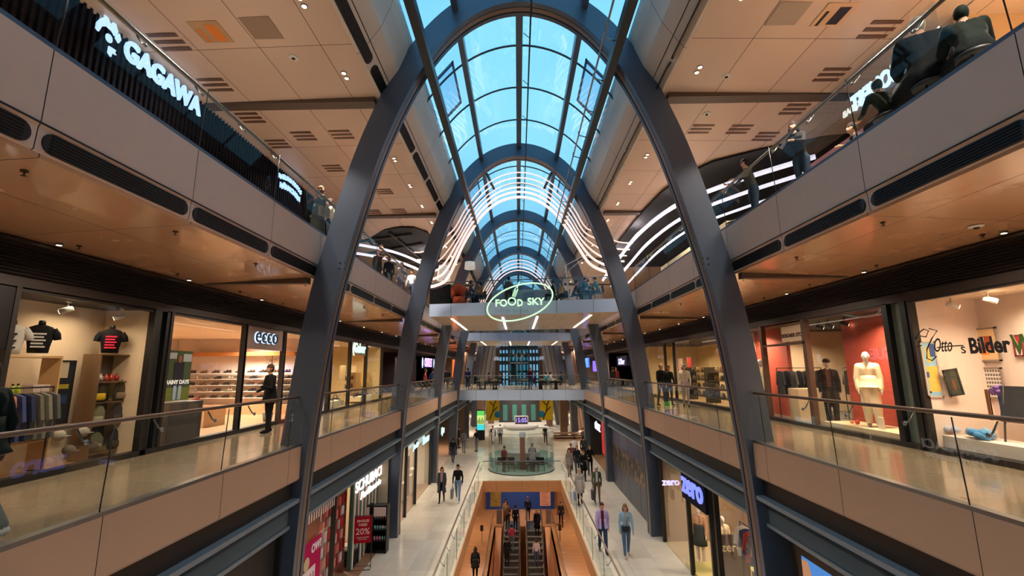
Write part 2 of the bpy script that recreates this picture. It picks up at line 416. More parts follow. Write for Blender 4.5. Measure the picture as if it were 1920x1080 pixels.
# ---------------------------------------------------------------- roof light
upper = [i for i, p in enumerate(SP) if p[1] > 7.35]
GL = offset_prof(SP, OUT * 0.68)
b = MB(); band(b, OUT * 0.66, OUT * 0.69, YN, YF, 0, upper)
w1 = struct(b.obj('window_1', roofglass), 'vaulted glass roof light over the hall')
b = MB()
for k in range(-10, 31):
    y = A0 + 0.25 + k * 2.175
    band(b, OUT * 0.62, OUT * 0.66, y, y + 0.05, 0, upper)
fr = b.obj('glazing_bars', steel_dk, w1)
def glaze_at(ax):
    best = min(range(len(SP)), key=lambda i: abs(GL[i][0] - ax) + (0 if GL[i][1] > 5 else 50)); return GL[best]
for ax, wd in ((0.0, 0.20), (-1.62, 0.16), (1.62, 0.16)):
    gx, gz = glaze_at(ax); b = MB(); b.box(CX + gx - wd / 2, YN, gz + CAMZ - 0.34, CX + gx + wd / 2, YF, gz + CAMZ - 0.05)
    b.obj('roof_purlin', steel, w1)
b = MB(); b.tube([(CX + 0.3, YN, 15.72), (CX + 0.3, YF, 15.72)], 0.025, 6)
for k in range(30): b.tube([(CX + 0.3, 3 + k * 2.175, 15.72), (CX + 0.12, 3 + k * 2.175, 15.9)], 0.012, 5)
tag(b.obj('conduit', steel_dk), 'thin dark pipe beside the middle bar of the roof light', 'pipe')
# opened vent windows between the nearest two arches and beyond
for j in range(0, 3):
    for s in (-1, 1):
        y = A0 + 2.3 + j * D
        t = thing('vent_window', 'opened glass flap in the %s flank of the roof light, %s from the viewer' % (SIDE[s], ORD[j]), 'window', (CX + s * 2.35, y, CAMZ + 9.05), 0, 'opened roof flaps')
        bb = MB(); hw = 0.48; L = 2.2
        ang = R(50) * s
        def P(u, v, w=0): return (u * math.cos(ang) + w * math.sin(ang) * 0, v, -abs(u) * 0 - u * math.sin(ang) + w)
        for (u0, v0, u1, v1) in ((-hw, 0, hw, 0.09), (-hw, L - 0.09, hw, L), (-hw, 0, -hw + 0.08, L), (hw - 0.08, 0, hw, L)):
            vs = [P(u, v, w) for w in (0, -0.08) for u, v in ((u0, v0), (u1, v0), (u1, v1), (u0, v1))]
            bb.add(vs, [(0, 3, 2, 1), (4, 5, 6, 7), (0, 1, 5, 4), (1, 2, 6, 5), (2, 3, 7, 6), (3, 0, 4, 7)])
        bb.obj('flap_frame', steel, t)
        bb = MB(); bb.add([P(-hw, 0, -0.04), P(hw, 0, -0.04), P(hw, L, -0.04), P(-hw, L, -0.04)], [(0, 1, 2, 3)]); bb.obj('pane', glass_mat('patterned vent glass', (.72, .80, .9), 1.4, .1, .8), t)
# crane beams and the maintenance rail
for s in (-1, 1):
    b = MB(); b.box(CX + s * 2.28 - 0.1, YN, 13.74, CX + s * 2.28 + 0.1, YF, 13.98)
    tag(b.obj('long_beam', steel_dk), 'long straight dark beam under the %s side of the roof light' % SIDE[s], 'beam')
b = MB(); xx = CX + 1.93
b.tube([(xx, YN, 13.95), (xx, YF, 13.95)], 0.025, 6)
for k in range(40):
    y = 2 + k * 1.5; b.tube([(xx, y, 13.95), (CX + 2.2, y, 13.86)], 0.018, 5); b.tube([(xx, y, 13.95), (xx, y, 14.08)], 0.02, 5)
tag(b.obj('maintenance_rail', alu), 'slim rail with short brackets beside the right roof beam', 'rail')

# ---------------------------------------------------------------- air slots in the rounded edges
def slot_mesh(L, h, name):
    """rounded plate in the local y-z plane with ribs, facing local -x"""
    b = MB(); n = 8; out = []
    r = h / 2
    for c, a0 in (((L / 2 - r), -PI / 2), (-(L / 2 - r), PI / 2)):
        for k in range(n + 1):
            w = a0 + PI * k / n; out.append((c + r * math.cos(w), r * math.sin(w)))
    N = len(out)
    b.add([(0.0, p[0], p[1]) for p in out] + [(0.03, p[0], p[1]) for p in out],
          [tuple(range(N))[::-1]] + [(i, (i + 1) % N, N + (i + 1) % N, N + i) for i in range(N)])
    for k in range(6):
        z = -h / 2 + h * (k + 0.7) / 6.4; w = L / 2 - r * 0.7
        b.box(-0.008, -w, z - 0.006, 0.0, w, z + 0.006, 1)
    me = b.obj(name, [black, mat('slot ribs', (26, 23, 22), 0.7, spec=.2)])
    return me
proto_f = slot_mesh(2.06, 0.22, 'air_slot'); proto_c = slot_mesh(2.02, 0.24, 'air_slot')
first = {}
for s in (-1, 1):
    for k in range(0, 15):
        y = 4.17 + 1.09 + k * 2.175 - 2.175 + 2.175 * 0
        lab = '%s black air slot in the edge under the %s upper gallery floor' % (ORD[k], SIDE[s])
        o = proto_f if ('f' not in first) else proto_f.copy()
        if 'f' in first: COL.objects.link(o)
        first['f'] = 1
        o.location = (CX + s * 4.906, y, 8.715); o.rotation_euler = (0, (R(4) if s > 0 else R(-4)), 0 if s > 0 else PI); tag(o, lab, 'air slot', 'air slots under the upper galleries')
    for k in range(0, 17):
        y = 7.3 - 2.175 + 1.05 + k * 2.175
        lab = '%s black air slot in the %s edge of the upper ceiling' % (ORD[k], SIDE[s])
        o = proto_c if ('c' not in first) else proto_c.copy()
        if 'c' in first: COL.objects.link(o)
        first['c'] = 1
        o.location = (CX + s * 3.425, y, 13.315); o.rotation_euler = (0, s * R(37), 0 if s > 0 else PI); tag(o, lab, 'air slot', 'air slots of the upper ceiling')

# ---------------------------------------------------------------- glass balustrades
def bracket(b, x, y, z, s, h):
    """v shaped bracket from the glass to the rail, s = side of the walkway"""
    b.tube([(x, y, z + h - 0.18), (x + s * 0.05, y, z + h - 0.16), (x + s * 0.13, y, z + h - 0.04)], 0.011, 6)
    b.tube([(x - s * 0.004, y, z + h - 0.18), (x + s * 0.01, y, z + h - 0.18)], 0.03, 8)
def balustrade(label, x, y0, y1, z, s, joints, railmat, lean=0.0, h=1.0, step=1.0875):
    gm = upglass if z > 9 else glass
    t = thing('glass_balustrade', label, 'balustrade', (x, y0, z))
    js = [y0] + [j for j in joints if y0 + 0.2 < j < y1 - 0.2] + [y1]
    for a, c in zip(js[:-1], js[1:]):
        b = MB()
        g = 0.008
        vs = [(0, a - y0 + g, 0.0), (0, c - y0 - g, 0.0), (-s * lean, c - y0 - g, h - 0.03), (-s * lean, a - y0 + g, h - 0.03)]
        vs += [(q[0] + s * 0.016, q[1], q[2]) for q in vs]
        b.add(vs, [(0, 1, 2, 3)]); b.obj('glass_panel', gm, t)
        if a > y0:
            b = MB(); b.tube([(0, a - y0, 0), (-s * lean, a - y0, h - 0.03)], 0.008, 5); b.obj('joint', black, t)
    b = MB(); xr = s * 0.13 - s * lean
    b.tube([(xr, 0, h), (xr, y1 - y0, h)], 0.028, 8); b.obj('handrail', railmat, t)
    y = y0 + 0.5
    while y < y1:
        b = MB(); bracket(b, -s * lean, y - y0, 0, s, h); b.obj('bracket', alu, t); y += 2.175 if (y - y0) > 12 else step
    return t
for s in (-1, 1):
    js_lo = [1.0 + 2.175 * i + 0.01 for i in range(-3, 30)]
    js_lo = [(5.53 if s < 0 else 5.6) + 2.175 * i for i in range(-4, 26)]
    js_up = [6.4 + 2.175 * i for i in range(-4, 26)]
    nm = SIDE[s]
    balustrade('glass balustrade with wooden rail along the %s middle gallery in front of the arches' % nm, CX + s * 4.94, -4, A0 - 0.02, 4.83, s, js_lo, wood, 0.04)
    balustrade('glass balustrade with dark rail along the %s upper gallery in front of the arches' % nm, CX + s * 4.94, -4, A0 + 0.6, 9.73, s, js_up, rail_dk, 0.05)
    balustrade('glass balustrade with wooden rail on the %s middle gallery between the first two arches' % nm, CX + s * 4.94, A0 + 0.5, A0 + D - 0.02, 4.83, s, js_lo, wood, 0.04)
    balustrade('glass balustrade with dark rail on the %s upper gallery between the first two arches' % nm, CX + s * 4.94, A0 + 0.6, A0 + D + 0.6, 9.73, s, js_up, rail_dk, 0.05)
    balustrade('glass balustrade on the %s middle gallery behind the second arch' % nm, CX + s * 4.94, A0 + D + 0.5, A0 + 2 * D, 4.83, s, js_lo, wood, 0.04)
    balustrade('glass balustrade on the %s middle gallery behind the third arch' % nm, CX + s * 4.94, A0 + 2 * D + 0.5, A0 + 3 * D, 4.83, s, js_lo, wood, 0.04)
    # around the floor opening
    balustrade('long glass rail on the %s side of the floor opening' % nm, CX + s * 2.32, 4, VY1, 0.0, s, [6.1 + 2.175 * i for i in range(10)], mat('bronze steel rail', (140, 118, 98), 0.3, 0.6), 0.0, 1.05)
def balustrade_x(label, x0, yl, x1, yr, z, m, h=1.05, step=1.75, brk=True):
    """glass rail across the hall, from (x0, yl) to (x1, yr)"""
    a = Vector((x0, yl, z)); c = Vector((x1, yr, z)); L = (c - a).length
    t = thing('glass_balustrade', label, 'balustrade', a, math.atan2(yr - yl, x1 - x0))
    n = max(1, round(L / step)); w = L / n
    for i in range(n):
        b = MB(); b.add([(i * w + .008, 0, 0), ((i + 1) * w - .008, 0, 0), ((i + 1) * w - .008, 0, h - 0.03), (i * w + .008, 0, h - 0.03)], [(0, 1, 2, 3)]); b.obj('glass_panel', glass, t)
        if brk:
            b = MB()
            for q in (0.25, 0.7):
                b.tube([(i * w + w * q - .07, .02, h - 0.09), (i * w + w * q, .02, h - 0.17), (i * w + w * q + .07, .02, h - 0.09)], 0.014, 5)
            b.obj('bracket', alu, t)
    b = MB(); b.tube([(0, 0.08, h), (L, 0.08, h)], 0.025, 8); b.obj('handrail', m, t); return t
balustrade_x('glass rail across the far end of the floor opening', VX0, VY1 + .02, VX1, VY1 + .02, 0, steel, 1.05)

# ---------------------------------------------------------------- cross bridges
def bridge(label, yl, yr, dl, ztop, th, xl, xr, lamps, name='trim_10'):
    poly = [(xl, yl), (xr, yr), (xr, yr + dl), (xl, yl + dl)]
    b = MB(); b.slab(poly, ztop - th, ztop - 0.02); n0 = len(b.f)
    b.m = [0] * n0
    # top floor (1), underside (2)
    b.m[-1] = 1; b.m[-2] = 2
    o = struct(b.obj('floor_bridge', [bridge_m, floor_2, grid_mat('cream bridge underside', (238, 222, 196), (110, 96, 76), 1.75, 3.0, CX, 1.0, 0.015, 0.18, 0.03, 1.5)]), label)
    for i, X in enumerate(lamps):
        ya = yl + (yr - yl) * (X - xl) / (xr - xl)
        b = MB(); b.box(X - 0.06, ya + 1.1, ztop - th - 0.02, X + 0.06, ya + dl - 1.0, ztop - th + 0.01)
        tag(b.obj('line_lamp', white_em), '%s slim line lamp from the left under the %s' % (['first', 'second', 'third', 'fourth'][i], label.split(',')[0]), 'lamp', 'line lamps under the ' + label.split(',')[0])
bridge('upper food court bridge, pale grey panels in front', 23.0, 21.75, 9.2, G2, 0.66, XL + 0.3, XR - 0.2, (-3.45, -0.76, 1.02, 3.7))
bridge('second upper bridge farther down the hall, pale panels', 41.6, 42.9, 9.0, G2, 0.75, XL, XR, (-3.4, -0.74, 1.1, 3.75))
bridge('middle level bridge with the cafe, pale grey panels', 37.3, 36.1, 10.0, G1, 0.8, XL, XR, (-3.0, 0.2, 3.2))
balustrade_x('glass rail on the front of the food court bridge', XL + .3, 23.05, XR - .2, 21.8, G2, steel, 1.1)
balustrade_x('glass rail on the front of the middle level cafe bridge', XL + .3, 37.35, XR - .3, 36.15, G1, alu, 1.1)
balustrade_x('glass rail on the front of the second upper bridge', XL + .3, 41.65, XR - .3, 42.95, G2, steel, 1.1)

# ---------------------------------------------------------------- upper gallery back walls
b = MB(); b.box(CX - 8.2, YN, 9.7, CX - 8.05, 21, 13.2)
for k in range(150):
    y = 1 + k * 0.13; b.box(CX - 8.05, y, 11.55, CX - 8.0, y + 0.06, 13.1, 1)
b.box(CX - 8.05, YN, 11.5, CX - 7.97, 21, 11.56, 2)
struct(b.obj('wall_upper_shops_left', [mat('dark glossy shop front', (20, 17, 18), 0.35), mat('dark plum ribs', (24, 17, 22), 0.7, spec=.1), mat('thin bronze line', (110, 84, 70), 0.4, 0.5)]), 'dark ribbed shop front of the left upper gallery')
b = MB(); b.box(CX - 11, 21, 9.7, CX - 10.8, YF, 13.2); struct(b.obj('wall_upper_left_far', offblack))
b = MB(); b.box(CX + 10.5, YN, 9.7, CX + 10.7, YF, 13.2); struct(b.obj('wall_upper_shops_right', mat('warm upper wall', (160, 112, 74), 0.5)), 'warm wall at the back of the right upper gallery')
b = MB(); b.box(CX + 8.4, YN, 13.05, CX + 10.6, YF, 13.5); b.box(CX - 11, YN, 13.05, CX - 8.0, YF, 13.5); struct(b.obj('ceiling_upper_rear', ceil_up), 'rear strip of the upper gallery ceilings')
# dark curved openings in the upper ceiling
b = MB()
dz = 13.055
pr = [(5.45, 30), (5.45, 19.4), (5.6, 16.9), (5.95, 15.2), (6.5, 14.2), (7.6, 13.4), (9.0, 12.6), (10.4, 12.3), (10.4, 30)]
b.slab(pr, dz - 0.02, 13.09)
struct(b.obj('ceiling_opening', mat('black ceiling void', (14, 13, 14), 0.7)), 'black curved opening in the right upper ceiling')
b = MB(); b.slab([(-10.8, 30), (-10.8, 25.5), (-7.4, 22.5), (-6.4, 21.3), (-5.5, 20.9), (-4.9, 21.0), (-4.4, 21.8), (-4.4, 23.2), (-4.9, 30)], dz + .02, 13.16)
struct(b.obj('ceiling_opening', MATS['black ceiling void']), 'black curved opening in the left upper ceiling')
b = MB()
for (a, c) in (((-9.5, 23.5), (-5.2, 21.8)), ((-9.5, 26), (-5.0, 23.5)), ((-7.5, 22.8), (-7.0, 29)), ((-6.2, 21.5), (-5.6, 29))):
    b.tube([(*a, 13.0), (*c, 13.0)], 0.07, 5)
tag(b.obj('ceiling_duct', mat('grey duct', (74, 68, 66), 0.5)), 'grey ducts crossing the black opening of the left upper ceiling', 'duct')
# transverse dark service strips at every arch
for k in range(0, 6):
    y = A0 + 0.1 + k * D
    for s in (-1, 1):
        b = MB(); b.box(CX + s * 3.7, y, 13.06, CX + s * 8.3, y + 0.32, 13.21)
        b.box(CX + s * 5.0, y - .14, 8.4, CX + s * 7.4, y + 0.03, 8.6)
        struct(b.obj('trim_11', mat('service strip', (92, 74, 62), 0.5)), 'grey brown service strip across the %s ceilings beside arch' % SIDE[s])

# ---------------------------------------------------------------- small ceiling fittings
def zc(d): return 13.2 - (d - 3.58) * 0.0249
lm = []
for q in (0, .19):
    b = MB(); b.rings([(0, q, 0, .062, .062), (0, q, -.02, .062, .062)], 14, 0); o_ = b.obj('lamp_ring', alu)
    b = MB(); b.rings([(0, q, -.021, .045, .045), (0, q, -.024, .045, .045)], 14, 0); p_ = b.obj('bulb', warm_em, o_); lm.append((o_, p_))
for s in (-1, 1):
    for k in range(0, 14):
        y = 7.35 + k * 2.175
        t = thing('downlight_pair', '%s pair of small round downlights along the %s upper ceiling edge' % (ORD[k], SIDE[s]), 'downlight', (CX + s * 4.1, y, zc(4.1) - 0.002), 0, 'pairs of downlights in the upper ceilings')
        for o_, p_ in lm:
            if s < 0 and k == 0: o_.parent = t
            else:
                c_ = o_.copy(); COL.objects.link(c_); c_.parent = t; d_ = p_.copy(); COL.objects.link(d_); d_.parent = c_
b = MB(); b.rings([(0, 0, 0, .05, .05), (0, 0, -.03, .05, .05)], 12, 0); b.rings([(0, 0, -.031, .036, .036), (0, 0, -.034, .036, .036)], 12, 1)
sd0 = b.obj('downlight', [alu, warm_em]); used = False
for s in (-1, 1):
    for k in range(0, 12):
        y = 6.9 + k * 2.9
        o = sd0 if not used else sd0.copy()
        if used: COL.objects.link(o)
        used = True
        o.location = (CX + s * 7.35, y, 8.415); tag(o, '%s small round downlight over the %s middle shop fronts' % (ORD[k], SIDE[s]), 'downlight', 'downlights over the middle shops')
# three-slot vent grilles
b = MB()
for k in range(3): b.box(-.30, k * .2 - .27, -.012, .30, k * .2 - .17, 0)
vg0 = b.obj('vent_grille', mat('bronze slots', (104, 72, 50), 0.5)); used = False
for s in (-1, 1):
    for r, dd in enumerate((5.2, 6.3)):
        for k in range(0, 9):
            y = 12.3 + k * 2.175 * (1 if k < 3 else 1) - (0 if r == 0 else -.0)
            if s > 0 and (y > 15.5 or (r and y > 13.2)): continue
            if s < 0 and 20.3 < y: continue
            o = vg0 if not used else vg0.copy()
            if used: COL.objects.link(o)
            used = True
            o.location = (CX + s * dd, y, zc(dd) - 0.001)
            tag(o, '%s three-slot vent in the %s row of the %s upper ceiling' % (ORD[k], ('inner', 'outer')[r], SIDE[s]), 'vent', 'three-slot vents')
for s in (-1, 1):
    for k in range(0, 5):
        o = vg0.copy(); COL.objects.link(o); o.location = (CX + s * 7.25, 6.9 + k * 1.45, zc(7.25) - .001)
        tag(o, '%s three-slot vent in the outermost row of the %s upper ceiling, over the rail' % (ORD[k], SIDE[s]), 'vent', 'three-slot vents')
b = MB(); b.box(CX + 10.3, 2.0, 9.72, CX + 10.45, 8.0, 13.05); b.box(CX + 8.4, 7.9, 9.72, CX + 10.4, 8.0, 13.05)
struct(b.obj('wall_kiosk_cream', mat('cream lit wall', (236, 200, 156), .5)), 'cream lit wall at the far right of the upper gallery')
area(CX + 9.3, 6.2, 12.8, .5, .5, 190, (1, .88, .72))
# hatches with something bright showing, camera domes, sprinklers
for (px, py, lab, cols) in ((395, 60, 'open ceiling hatch showing orange and yellow shelves in the left upper ceiling', ((190, 150, 110), (230, 130, 40))),
                            (490, 55, 'plain grey hatch plate in the left upper ceiling', ((150, 122, 98), (140, 116, 94))),
                            (1478, 28, 'plain grey hatch plate in the right upper ceiling', ((168, 146, 128), (158, 138, 120))),
                            (1565, 28, 'open ceiling hatch with a dark figure shape in the right upper ceiling', ((210, 168, 128), (30, 20, 24)))):
    p = at_z(px, py, 13.13); s = 1 if p.x > 0 else -1
    t = thing('ceiling_hatch', lab, 'hatch', (p.x, p.y, zc(abs(p.x - CX)) - 0.002))
    b = MB(); b.box(-.30, -.30, -.008, .30, .30, 0); b.obj('plate', mat('hatch plate %d' % px, cols[0], 0.4), t)
    if 'open' in lab:
        b = MB(); b.box(-.02, -.2, -.012, .2, .25, -.008); b.box(-.22, -.1, -.012, -.16, .28, -.008); b.obj('insert', mat('hatch insert %d' % px, cols[1], 0.5), t)
b = MB(); b.rings([(0, 0, 0, .10, .10), (0, 0, -.02, .095, .095), (0, 0, -.03, .05, .05)], 16, 0); b.ball((0, 0, -.03), (.042, .042, .03), 10, 6, 1)
cd0 = b.obj('dome_camera', [white, black]); used = False
for (px, py, z, lab) in ((550, 110, 0, 'white dome camera in the left upper ceiling beside the downlights'), (1362, 145, 0, 'white dome camera on the right upper ceiling, nearest the viewer'),
                         (1325, 215, 0, 'white dome camera on the right upper ceiling behind the grey strip'), (750, 409, 0, 'white dome camera on the left upper ceiling near the black opening'),
                         (1830, 424, 1, 'white dome camera under the right middle gallery ceiling')):
    p = at_z(px, py, 13.13 if not z else 8.44)
    o = cd0 if not used else cd0.copy()
    if used: COL.objects.link(o)
    used = True
    o.location = (p.x, p.y, zc(abs(p.x - CX)) - .002 if not z else 8.54 - (abs(p.x - CX) - 4.95) * .0509 - .002)
    tag(o, lab, 'camera')
b = MB(); b.rings([(0, 0, 0, .035, .035), (0, 0, -.02, .035, .035)], 10); b.tube([(0, 0, -.02), (0, 0, -.055)], .008, 6); b.rings([(0, 0, -.055, .028, .028), (0, 0, -.06, .028, .028)], 8)
sp0 = b.obj('sprinkler', mat('dark brass', (84, 62, 44), 0.4, 0.6)); used = False
for s in (-1, 1):
    for k in range(0, 9):
        for r, dd in enumerate((5.35, 7.2)):
            if r and k > 4: continue
            y = 4.5 + k * 2.175 + r * .4
            o = sp0 if not used else sp0.copy()
            if used: COL.objects.link(o)
            used = True
            o.location = (CX + s * dd, y, 8.54 - (dd - 4.95) * .0509 - .001)
            tag(o, '%s small brass sprinkler in the %s row under the %s upper gallery' % (ORD[k], ('inner', 'outer')[r], SIDE[s]), 'sprinkler', 'sprinklers under the upper galleries')

# ---------------------------------------------------------------- basement
b = MB(); hx0, hx1, hy0, hy1 = -1.78, 2.2, 16.0, 35.3; zb = -4.7
b.box(-9, 6, zb - .4, hx0, 46, zb); b.box(hx1, 6, zb - .4, 9, 46, zb); b.box(hx0, hy1, zb - .4, hx1, 46, zb); b.box(hx0, 6, zb - .4, hx1, hy0, zb)
struct(b.obj('floor_basement', floor_b), 'warm wood floor of the lower level')
b = MB(); b.box(-9.2, 5.8, -10, -9, 46, -.5); b.box(9, 5.8, -10, 9.2, 46, -.5); b.box(-9.2, 5.6, -10, 9.2, 5.8, -.5); b.box(-9.2, 46, -10, 9.2, 46.2, -.5)
struct(b.obj('wall_basement', mat('tan basement wall', (190, 140, 96), 0.5)), 'tan walls of the lower level')
b = MB(); b.box(hx0 - .05, hy0, -10, hx0, hy1, zb); b.box(hx1, hy0, -10, hx1 + .05, hy1, zb); b.box(hx0, hy0, -10, hx1, hy1, -9.9); b.box(hx0, hy1, -10, hx1, hy1 + .05, zb - .4); b.box(hx0, hy0 - .05, -10, hx1, hy0, zb)
struct(b.obj('wall_escalator_pit', mat('tan pit lining', (214, 150, 104), 0.4)), 'tan lining of the escalator pit')

# ---------------------------------------------------------------- far end of the hall
b = MB(); b.box(-15, YF, -1, -3.1, YF + .3, 16); b.box(3.4, YF, -1, 15, YF + .3, 16); b.box(-3.1, YF, 10.5, 3.4, YF + .3, 16)
struct(b.obj('wall_far', mat('grey end wall', (120, 112, 108), 0.5)), 'grey end wall around the tall end window')
t = thing('window_2', 'tall end window with blue daylight behind dark bars', None, (0, YF, 0)); t['kind'] = 'structure'
b = MB(); b.box(-3.1, 0.1, 0, 3.4, .12, 10.5); b.obj('pane', glass_mat('end window glass', (.62, .68, .72), 1.45, 0, .9), t)
b = MB()
for xx in (-3.0, -2.5, -2.0, -1.5, -1.0, -.4, 0.15, .7, 1.3, 1.8, 2.3, 2.8, 3.3): b.box(xx - .11, 0, 0, xx + .11, .12, 10.5)
for zz in (1.2, 2.4, 3.6, 4.8, 6.0, 7.4, 8.6, 9.7): b.box(-3.1, -.02, zz - (.3 if zz > 7 else .14), 3.4, .14, zz + (.3 if zz > 7 else .14))
b.obj('frame', steel_dk, t)
lf = thing('lift_tower', 'dark steel lift shaft in the middle of the far end', 'lift', (0.15, 62, 0))
b = MB()
for xx in (-1.3, -.35, .35, 1.3):
    for yy in (0, 2): b.box(xx - .08, yy - .08, 0, xx + .08, yy + .08, 13)
for zz in (2.5, 4.8, 7.2, 9.7, 12): b.box(-1.38, -.08, zz - .1, 1.38, 2.08, zz + .1)
b.obj('shaft_frame', steel_dk, lf)
b = MB(); b.box(-1.3, -.02, 0, 1.3, 0, 13); b.obj('shaft_glass', tealglass, lf)
b = MB(); b.box(-1.1, .3, 4.9, -.4, 1.8, 7.1); b.obj('cabin', steel_dk, lf)
b = MB(); b.box(.4, .3, 0.2, 1.1, 1.8, 2.4); b.obj('cabin', steel_dk, lf)
# splayed grey stone piers and brown columns beyond the bridges
for i, (xa, xb, y, w, m, lab) in enumerate(((-4.9, -3.3, 55, 1.5, 0, 'wide grey splayed pier left of the lift tower'), (5.1, 3.6, 55, 1.5, 0, 'wide grey splayed pier right of the lift tower'),
                                       (-6.4, -5.3, 50, .9, 1, 'brown leaning column left of the grey pier'), (6.6, 5.5, 50, .9, 1, 'brown leaning column right of the grey pier'),
                                       (-3.4, -2.9, 68, .5, 1, 'brown leaning column beside the left end window'), (3.7, 3.2, 68, .5, 1, 'brown leaning column beside the right end window'))):
    b = MB(); b.add([(xa - w / 2, y, 0), (xa + w / 2, y, 0), (xa + w / 2, y + .8, 0), (xa - w / 2, y + .8, 0), (xb - w / 2, y, 9.6), (xb + w / 2, y, 9.6), (xb + w / 2, y + .8, 9.6), (xb - w / 2, y + .8, 9.6)],
                    [(0, 3, 2, 1), (4, 5, 6, 7), (0, 1, 5, 4), (1, 2, 6, 5), (2, 3, 7, 6), (3, 0, 4, 7)])
    for q in range(3):
        xo = -w / 2 + w * (q + .5) / 3
        b.add([(xa + xo - .03, y - .03, 0), (xa + xo + .03, y - .03, 0), (xb + xo + .03, y - .03, 9.6), (xb + xo - .03, y - .03, 9.6)], [(0, 1, 2, 3)], 1)
    tag(b.obj('pier', [mat('grey stone pier', (128, 122, 118), 0.6, noise=.06) if m == 0 else mat('brown pier', (118, 88, 68), 0.5), offblack]), lab, 'column')
b = MB(); b.box(-15, 62, 9.4, -2.6, 66, 10.4); b.box(2.9, 62, 9.4, 15, 66, 10.4); b.box(-15, 60, 7.6, -2.6, 66, 8.0); b.box(2.9, 60, 7.6, 15, 66, 8.0)
struct(b.obj('trim_12', bridge_m), 'pale landings beside the lift tower')
# ================================================================ people and mannequins
import numpy as np
SKIN = (196, 150, 124)
def cmat(c, rough=0.75, metal=0.0):
    return mat('cloth %d %d %d' % tuple(c) if rough > .5 else 'smooth %d %d %d' % tuple(c), c, rough + .12 if rough > .5 else rough, metal, spec=.2 if rough > .5 else .5)
def V(*a): return Vector(a)
def skeleton(pose, ph=1.0, seat=0.46):
    """joint positions for a 1.75 m person standing on z = 0 facing +y; ph = stride or which side leads"""
    J = {}
    a = R(20) * ph
    if pose in ('walk', 'stand', 'lean', 'phone', 'back'):
        if pose != 'walk': a = R(3) * ph
        def leg(hip, th, sh):
            k = hip + V(0, math.sin(th), -math.cos(th)) * 0.43
            an = k + V(0, math.sin(sh), -math.cos(sh)) * 0.41; return k, an
        hl, hr = V(-.09, 0, .92), V(.09, 0, .92)
        kl, al = leg(hl, a, a * .75 if a > 0 else a * 1.9); kr, ar = leg(hr, -a, -a * .75 if a < 0 else -a * 1.9)
        dz = 0.085 - min(al.z, ar.z)
        for v in (hl, hr, kl, kr, al, ar): v.z += dz
        J.update(hl=hl, hr=hr, kl=kl, kr=kr, al=al, ar=ar)
        c = V(0, 0.02 if pose != 'lean' else .12, hl.z + .50)
    else:
        z = seat + .09
        hl, hr = V(-.10, 0, z), V(.10, 0, z)
        kl, kr = V(-.13, .43, z + .01), V(.13, .43, z + .01)
        al, ar = V(-.12, .46 - .06 * ph, .09 if z < .7 else z - .40), V(.12, .40 + .06 * ph, .09 if z < .7 else z - .40)
        J.update(hl=hl, hr=hr, kl=kl, kr=kr, al=al, ar=ar)
        c = V(0, .05 if pose == 'sit' else .16, z + .50)
    J['pel'] = (J['hl'] + J['hr']) / 2; J['ch'] = c
    J['nk'] = c + V(0, .01, .07); J['hd'] = c + V(0, .03, .205)
    sl, sr = c + V(-.172, 0, -.022), c + V(.172, 0, -.022)
    def arm(s0, side, up, out, fo, inw=0.0):
        e = s0 + V(side * math.sin(out), math.sin(up), -math.cos(up) * math.cos(out)).normalized() * .29
        w = e + V(-side * inw, math.sin(fo), -math.cos(fo)).normalized() * .25
        return e, w
    if pose == 'walk': aa = [(-a * .9, R(9), -a * .5 + R(14)), (a * .9, R(9), a * .5 + R(14))]; il = ir = 0
    elif pose == 'phone': aa = [(R(14), R(8), R(105)), (R(8), R(10), R(70))]; il = ir = .35
    elif pose in ('sit', 'sitlean'): aa = [(R(28), R(12), R(95)), (R(24), R(14), R(80))]; il = ir = .25
    elif pose == 'lean': aa = [(R(35), R(14), R(85)), (R(35), R(14), R(85))]; il = ir = .3
    else: aa = [(R(2), R(8), R(16)), (R(-2), R(9), R(14))]; il = ir = 0
    J['sl'], J['sr'] = sl, sr
    J['el'], J['wl'] = arm(sl, -1, *aa[0], il); J['er'], J['wr'] = arm(sr, 1, *aa[1], ir)
    return J
def body_shapes(J, slim=1.0, coat=0.0, loose=1.0):
    S = []  # (p0, p1, r0, r1, zone)
    def c(a, b, r0, r1, z): S.append((a, b, r0, r1, z))
    for s in 'lr':
        h, k, an = J['h' + s], J['k' + s], J['a' + s]
        c(h, k, .088 * slim, .06 * slim * loose, 'leg'); c(k, an + V(0, 0, .02), .058 * slim * loose, .042 * loose, 'leg')
        toe = an + V(0.01 if s == 'r' else -.01, .15, -.045); c(an + V(0, -.035, -.035), toe, .042, .036, 'shoe')
        sh, e, w = J['s' + s], J['e' + s], J['w' + s]
        c(sh, e, .052 * slim * min(loose, 1.2), .046 * loose, 'top'); c(e, w, .043 * loose, .033 * loose, 'top')
    p, ch = J['pel'], J['ch']
    m = (p + ch) / 2
    for dx in (-.055, .055):
        c(p + V(dx, 0, .0), p + V(dx, 0, .08), .095 * slim, .09 * slim, 'leg')
        c(p + V(dx * .8, 0, .10), m + V(dx * .8, 0, .03), .088 * slim, .085 * slim, 'top')
        c(m + V(dx * 1.1, 0, .03), ch + V(dx * 1.4, 0, -.07), .09 * slim, .092 * slim, 'top')
        c(ch + V(dx * 1.4, 0, -.07), ch + V(dx * 2.2, 0, -.005), .085 * slim, .06, 'top')
    for q in ('sl', 'sr'): c(J['nk'] + V(0, 0, -.035), J[q] + V(0, 0, -.005), .052, .052, 'top')
    c(J['nk'] + V(0, 0, -.02), J['nk'] + V(0, 0, .05), .056, .05, 'skin')
    return S
